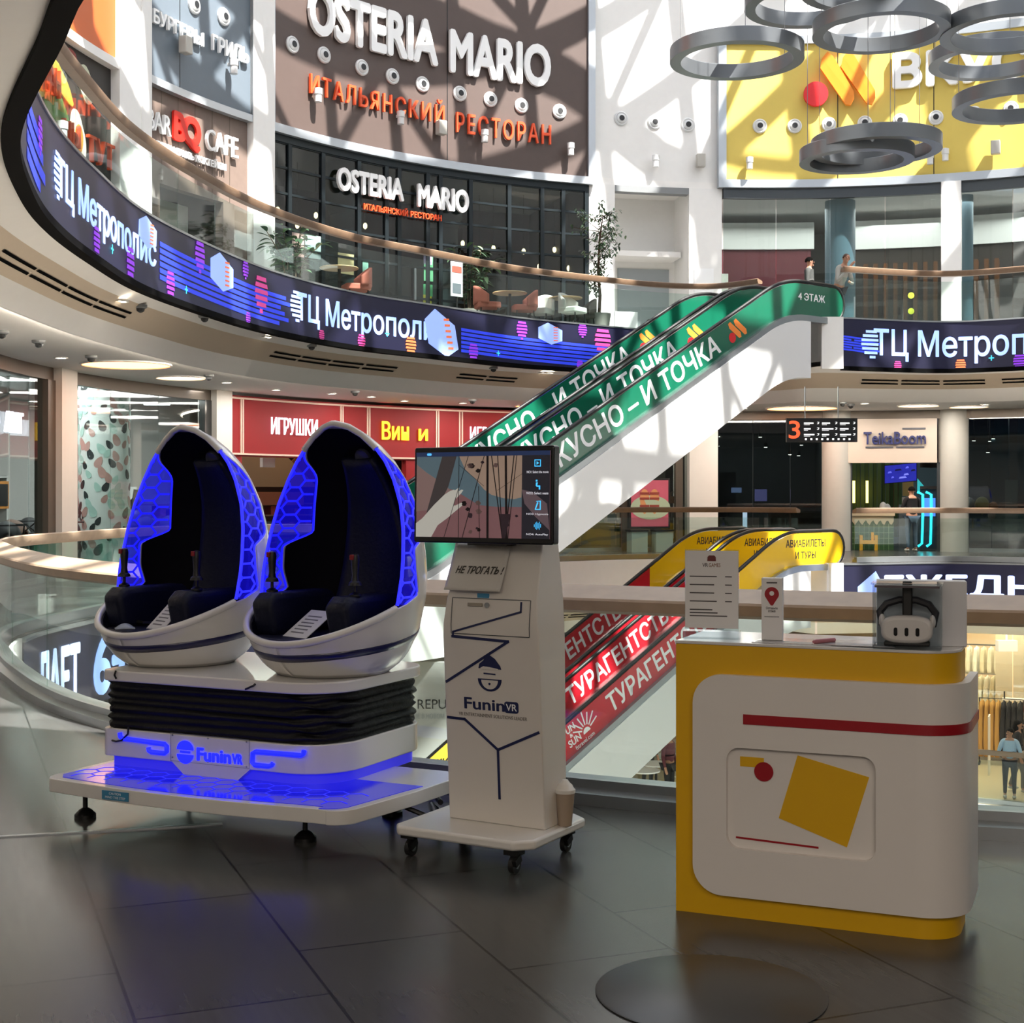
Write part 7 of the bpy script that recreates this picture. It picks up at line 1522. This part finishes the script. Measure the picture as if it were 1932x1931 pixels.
def planter(th, r, h):
    MB().lathe([(r*.8, 0), (r, h), (r*.92, h), (r*.9, h-.05), (0, h-.05)], 24).build('planter', POTM, th); MB().lathe([(0, h-.045), (r*.9, h-.045)], 20).build('soil', SOIL, th)
def rubber_plant(loc, lab, hgt, spread, seed, n=9, group=None):
    r = random.Random(seed); th = thing('potted_rubber_plant', lab, 'plant', loc, 0, group); planter(th, .32, .42)
    st = MB(); lv = [MB() for _ in LEAF]
    for k in range(n):
        a = r.uniform(0, 2*pi); rad = spread*r.uniform(.25, 1); top = V((rad*cos(a), rad*sin(a), .42+hgt*r.uniform(.55, 1)))
        pts = [V((.1*cos(a), .1*sin(a), .38)), V((rad*.4*cos(a), rad*.4*sin(a), .4+top.z*.4)), top]
        st.tube(pts, [.018, .014, .008], 6)
        for j in range(13):
            t = .25+.75*j/12; p = pts[0].lerp(pts[1], t*2) if t < .5 else pts[1].lerp(pts[2], t*2-1); b_ = r.uniform(0, 2*pi)
            leaf(lv[r.choice((0, 1, 1, 2))], p, V((cos(b_), sin(b_), r.uniform(-.1, .7))), r.uniform(.28, .42), r.uniform(.10, .15), r.uniform(.2, .6))
    st.build('stems', STEMM, th)
    for mb, m in zip(lv, LEAF): tag(mb.build('foliage', m, th, sm=60), kind='stuff')
    return th
rubber_plant(W.pt(550, 2.2, FLH), 'left of the broad leaved plants before the restaurant, by the pale column', 1.45, .75, 3, 10)
rubber_plant(W.pt(885, 2.3, FLH), 'broad leaved plant in the middle, beside the white notice board before the restaurant', 1.6, .7, 8, 11)
def ficus(loc, lab, seed):
    r = random.Random(seed); th = thing('potted_ficus_tree', lab, 'plant', loc); planter(th, .3, .45); st = MB(); lv = [MB() for _ in LEAF]
    st.tube([(0, 0, .4), (.03, .02, .9), (-.02, .0, 1.5), (.02, .0, 2.3), (.1, 0, 2.9)], [.045, .04, .035, .025, .01], 8)
    for k in range(46):
        z = .85+2.1*(k/46)**.8; a = r.uniform(0, 2*pi); sp_ = (.28 if z < 1.7 else .42 if z < 2.1 else .62)*r.uniform(.5, 1.1); p0 = V((0, 0, z)); p1_ = V((sp_*cos(a), sp_*sin(a), z+r.uniform(.0, .3)))
        st.tube([p0, p1_], [.012, .004], 5)
        for j in range(16):
            p = p0.lerp(p1_, r.uniform(.35, 1.1))+V((r.uniform(-.1, .1), r.uniform(-.1, .1), r.uniform(-.1, .1))); b_ = r.uniform(0, 2*pi)
            leaf(lv[r.choice((0, 0, 1, 1, 2))], p, V((cos(b_), sin(b_), r.uniform(-.9, .1))), r.uniform(.09, .14), r.uniform(.04, .055), .3)
    st.build('trunk', STEMM, th)
    for mb, m in zip(lv, LEAF): tag(mb.build('foliage', m, th, sm=60), kind='stuff')
ficus(W.pt(1130, 3.1, FLH), 'tall small leaved ficus tree in front of the white wall', 5)
# menu board and cafe furniture before the restaurant
mn = thing('menu_stand', 'white menu board on a black stand beside the middle plant', 'menu board', W.pt(862, 3.2, FLH)); MB().rib(W, W.px(851, off=3.23), W.px(873, off=3.23), FLH+.55, FLH+1.35, 3.2, 3.23).build('board', mat('menu_white', '#c9ccd0', .4), mn, True)
MB().rib(W, W.px(853, off=3.236), W.px(871, off=3.236), FLH+1.1, FLH+1.25, 3.232, 3.236).build('red_header', mat('menu_red', '#b8574a', .5), mn, True); MB().rib(W, W.px(854, off=3.236), W.px(870, off=3.236), FLH+.62, FLH+.85, 3.232, 3.236).build('dark_picture', mat('menu_grey', '#5f666e', .5), mn, True)
MB().cyl(W.pt(862, 3.19, FLH), W.pt(862, 3.19, FLH+.6), .02).build('stand', BLACK, mn, True)
OAK = mat('oak_top', '#c9aa80', .4, noise=.12); CUSH = mat('terracotta_cushion', '#b56a5a', .8); PALEC = mat('pale_cushion', '#c7c5c0', .8)
def cafe_table(px_, off, lab):
    th = thing('cafe_table', lab, 'table', W.pt(px_, off, FLH), 0, 'round oak tables before the restaurant')
    MB().lathe([(0, .72), (.40, .72), (.415, .735), (.40, .75), (0, .75)], 32).build('tabletop', OAK, th); MB().cyl((0, 0, .02), (0, 0, .72), .035).build('pedestal', BLACK, th); MB().lathe([(0, 0), (.26, 0), (.25, .02), (0, .035)], 24).build('base', BLACK, th)
cafe_table(962, 3.4, 'round oak table before the restaurant, right of the middle plant'); cafe_table(1067, 3.4, 'round oak table before the restaurant, left of the ficus tree'); cafe_table(640, 3.2, 'round oak table before the restaurant, right of the left plant')
def armchair(px_, off, rz, m, lab):
    th = thing('cafe_armchair', lab, 'chair', W.pt(px_, off, FLH), rz, 'low armchairs before the restaurant')
    MB().poly(rrect(-.28, -.28, .28, .28, .1), Z, .30, .44).build('seat', m, th, bevel=.03)
    MB().grid(lambda u, v: V((.30*cos(pi*(1.05*u-.025)), .05+.26*sin(pi*(1.05*u-.025)), .40+(.20+.22*sin(pi*u))*v)), 16, 5).build('backrest', m, th, sm=60, solid=.06)
    for x in (-.22, .22):
        for y in (-.2, .2): MB().cyl((x*1.1, y*1.1, 0), (x, y, .31), .016, 8).build('leg', BLACK, th)
for px_, off, rz, m, lab in ((920, 3.5, 1.8, CUSH, 'terracotta armchair left of the table by the middle plant'), (988, 3.6, -1.4, CUSH, 'terracotta armchair right of the table by the middle plant'), (1020, 3.3, -.4, PALEC, 'pale armchair between the two right tables'), (1080, 3.9, 1.0, PALEC, 'pale armchair at the table by the ficus'), (1100, 3.0, -1.3, mat('grey_cushion', '#5b5650', .8), 'dark armchair under the ficus tree'), (672, 3.3, -1.2, CUSH, 'terracotta armchair beside the table near the left plant')): armchair(px_, off, rz, m, lab)
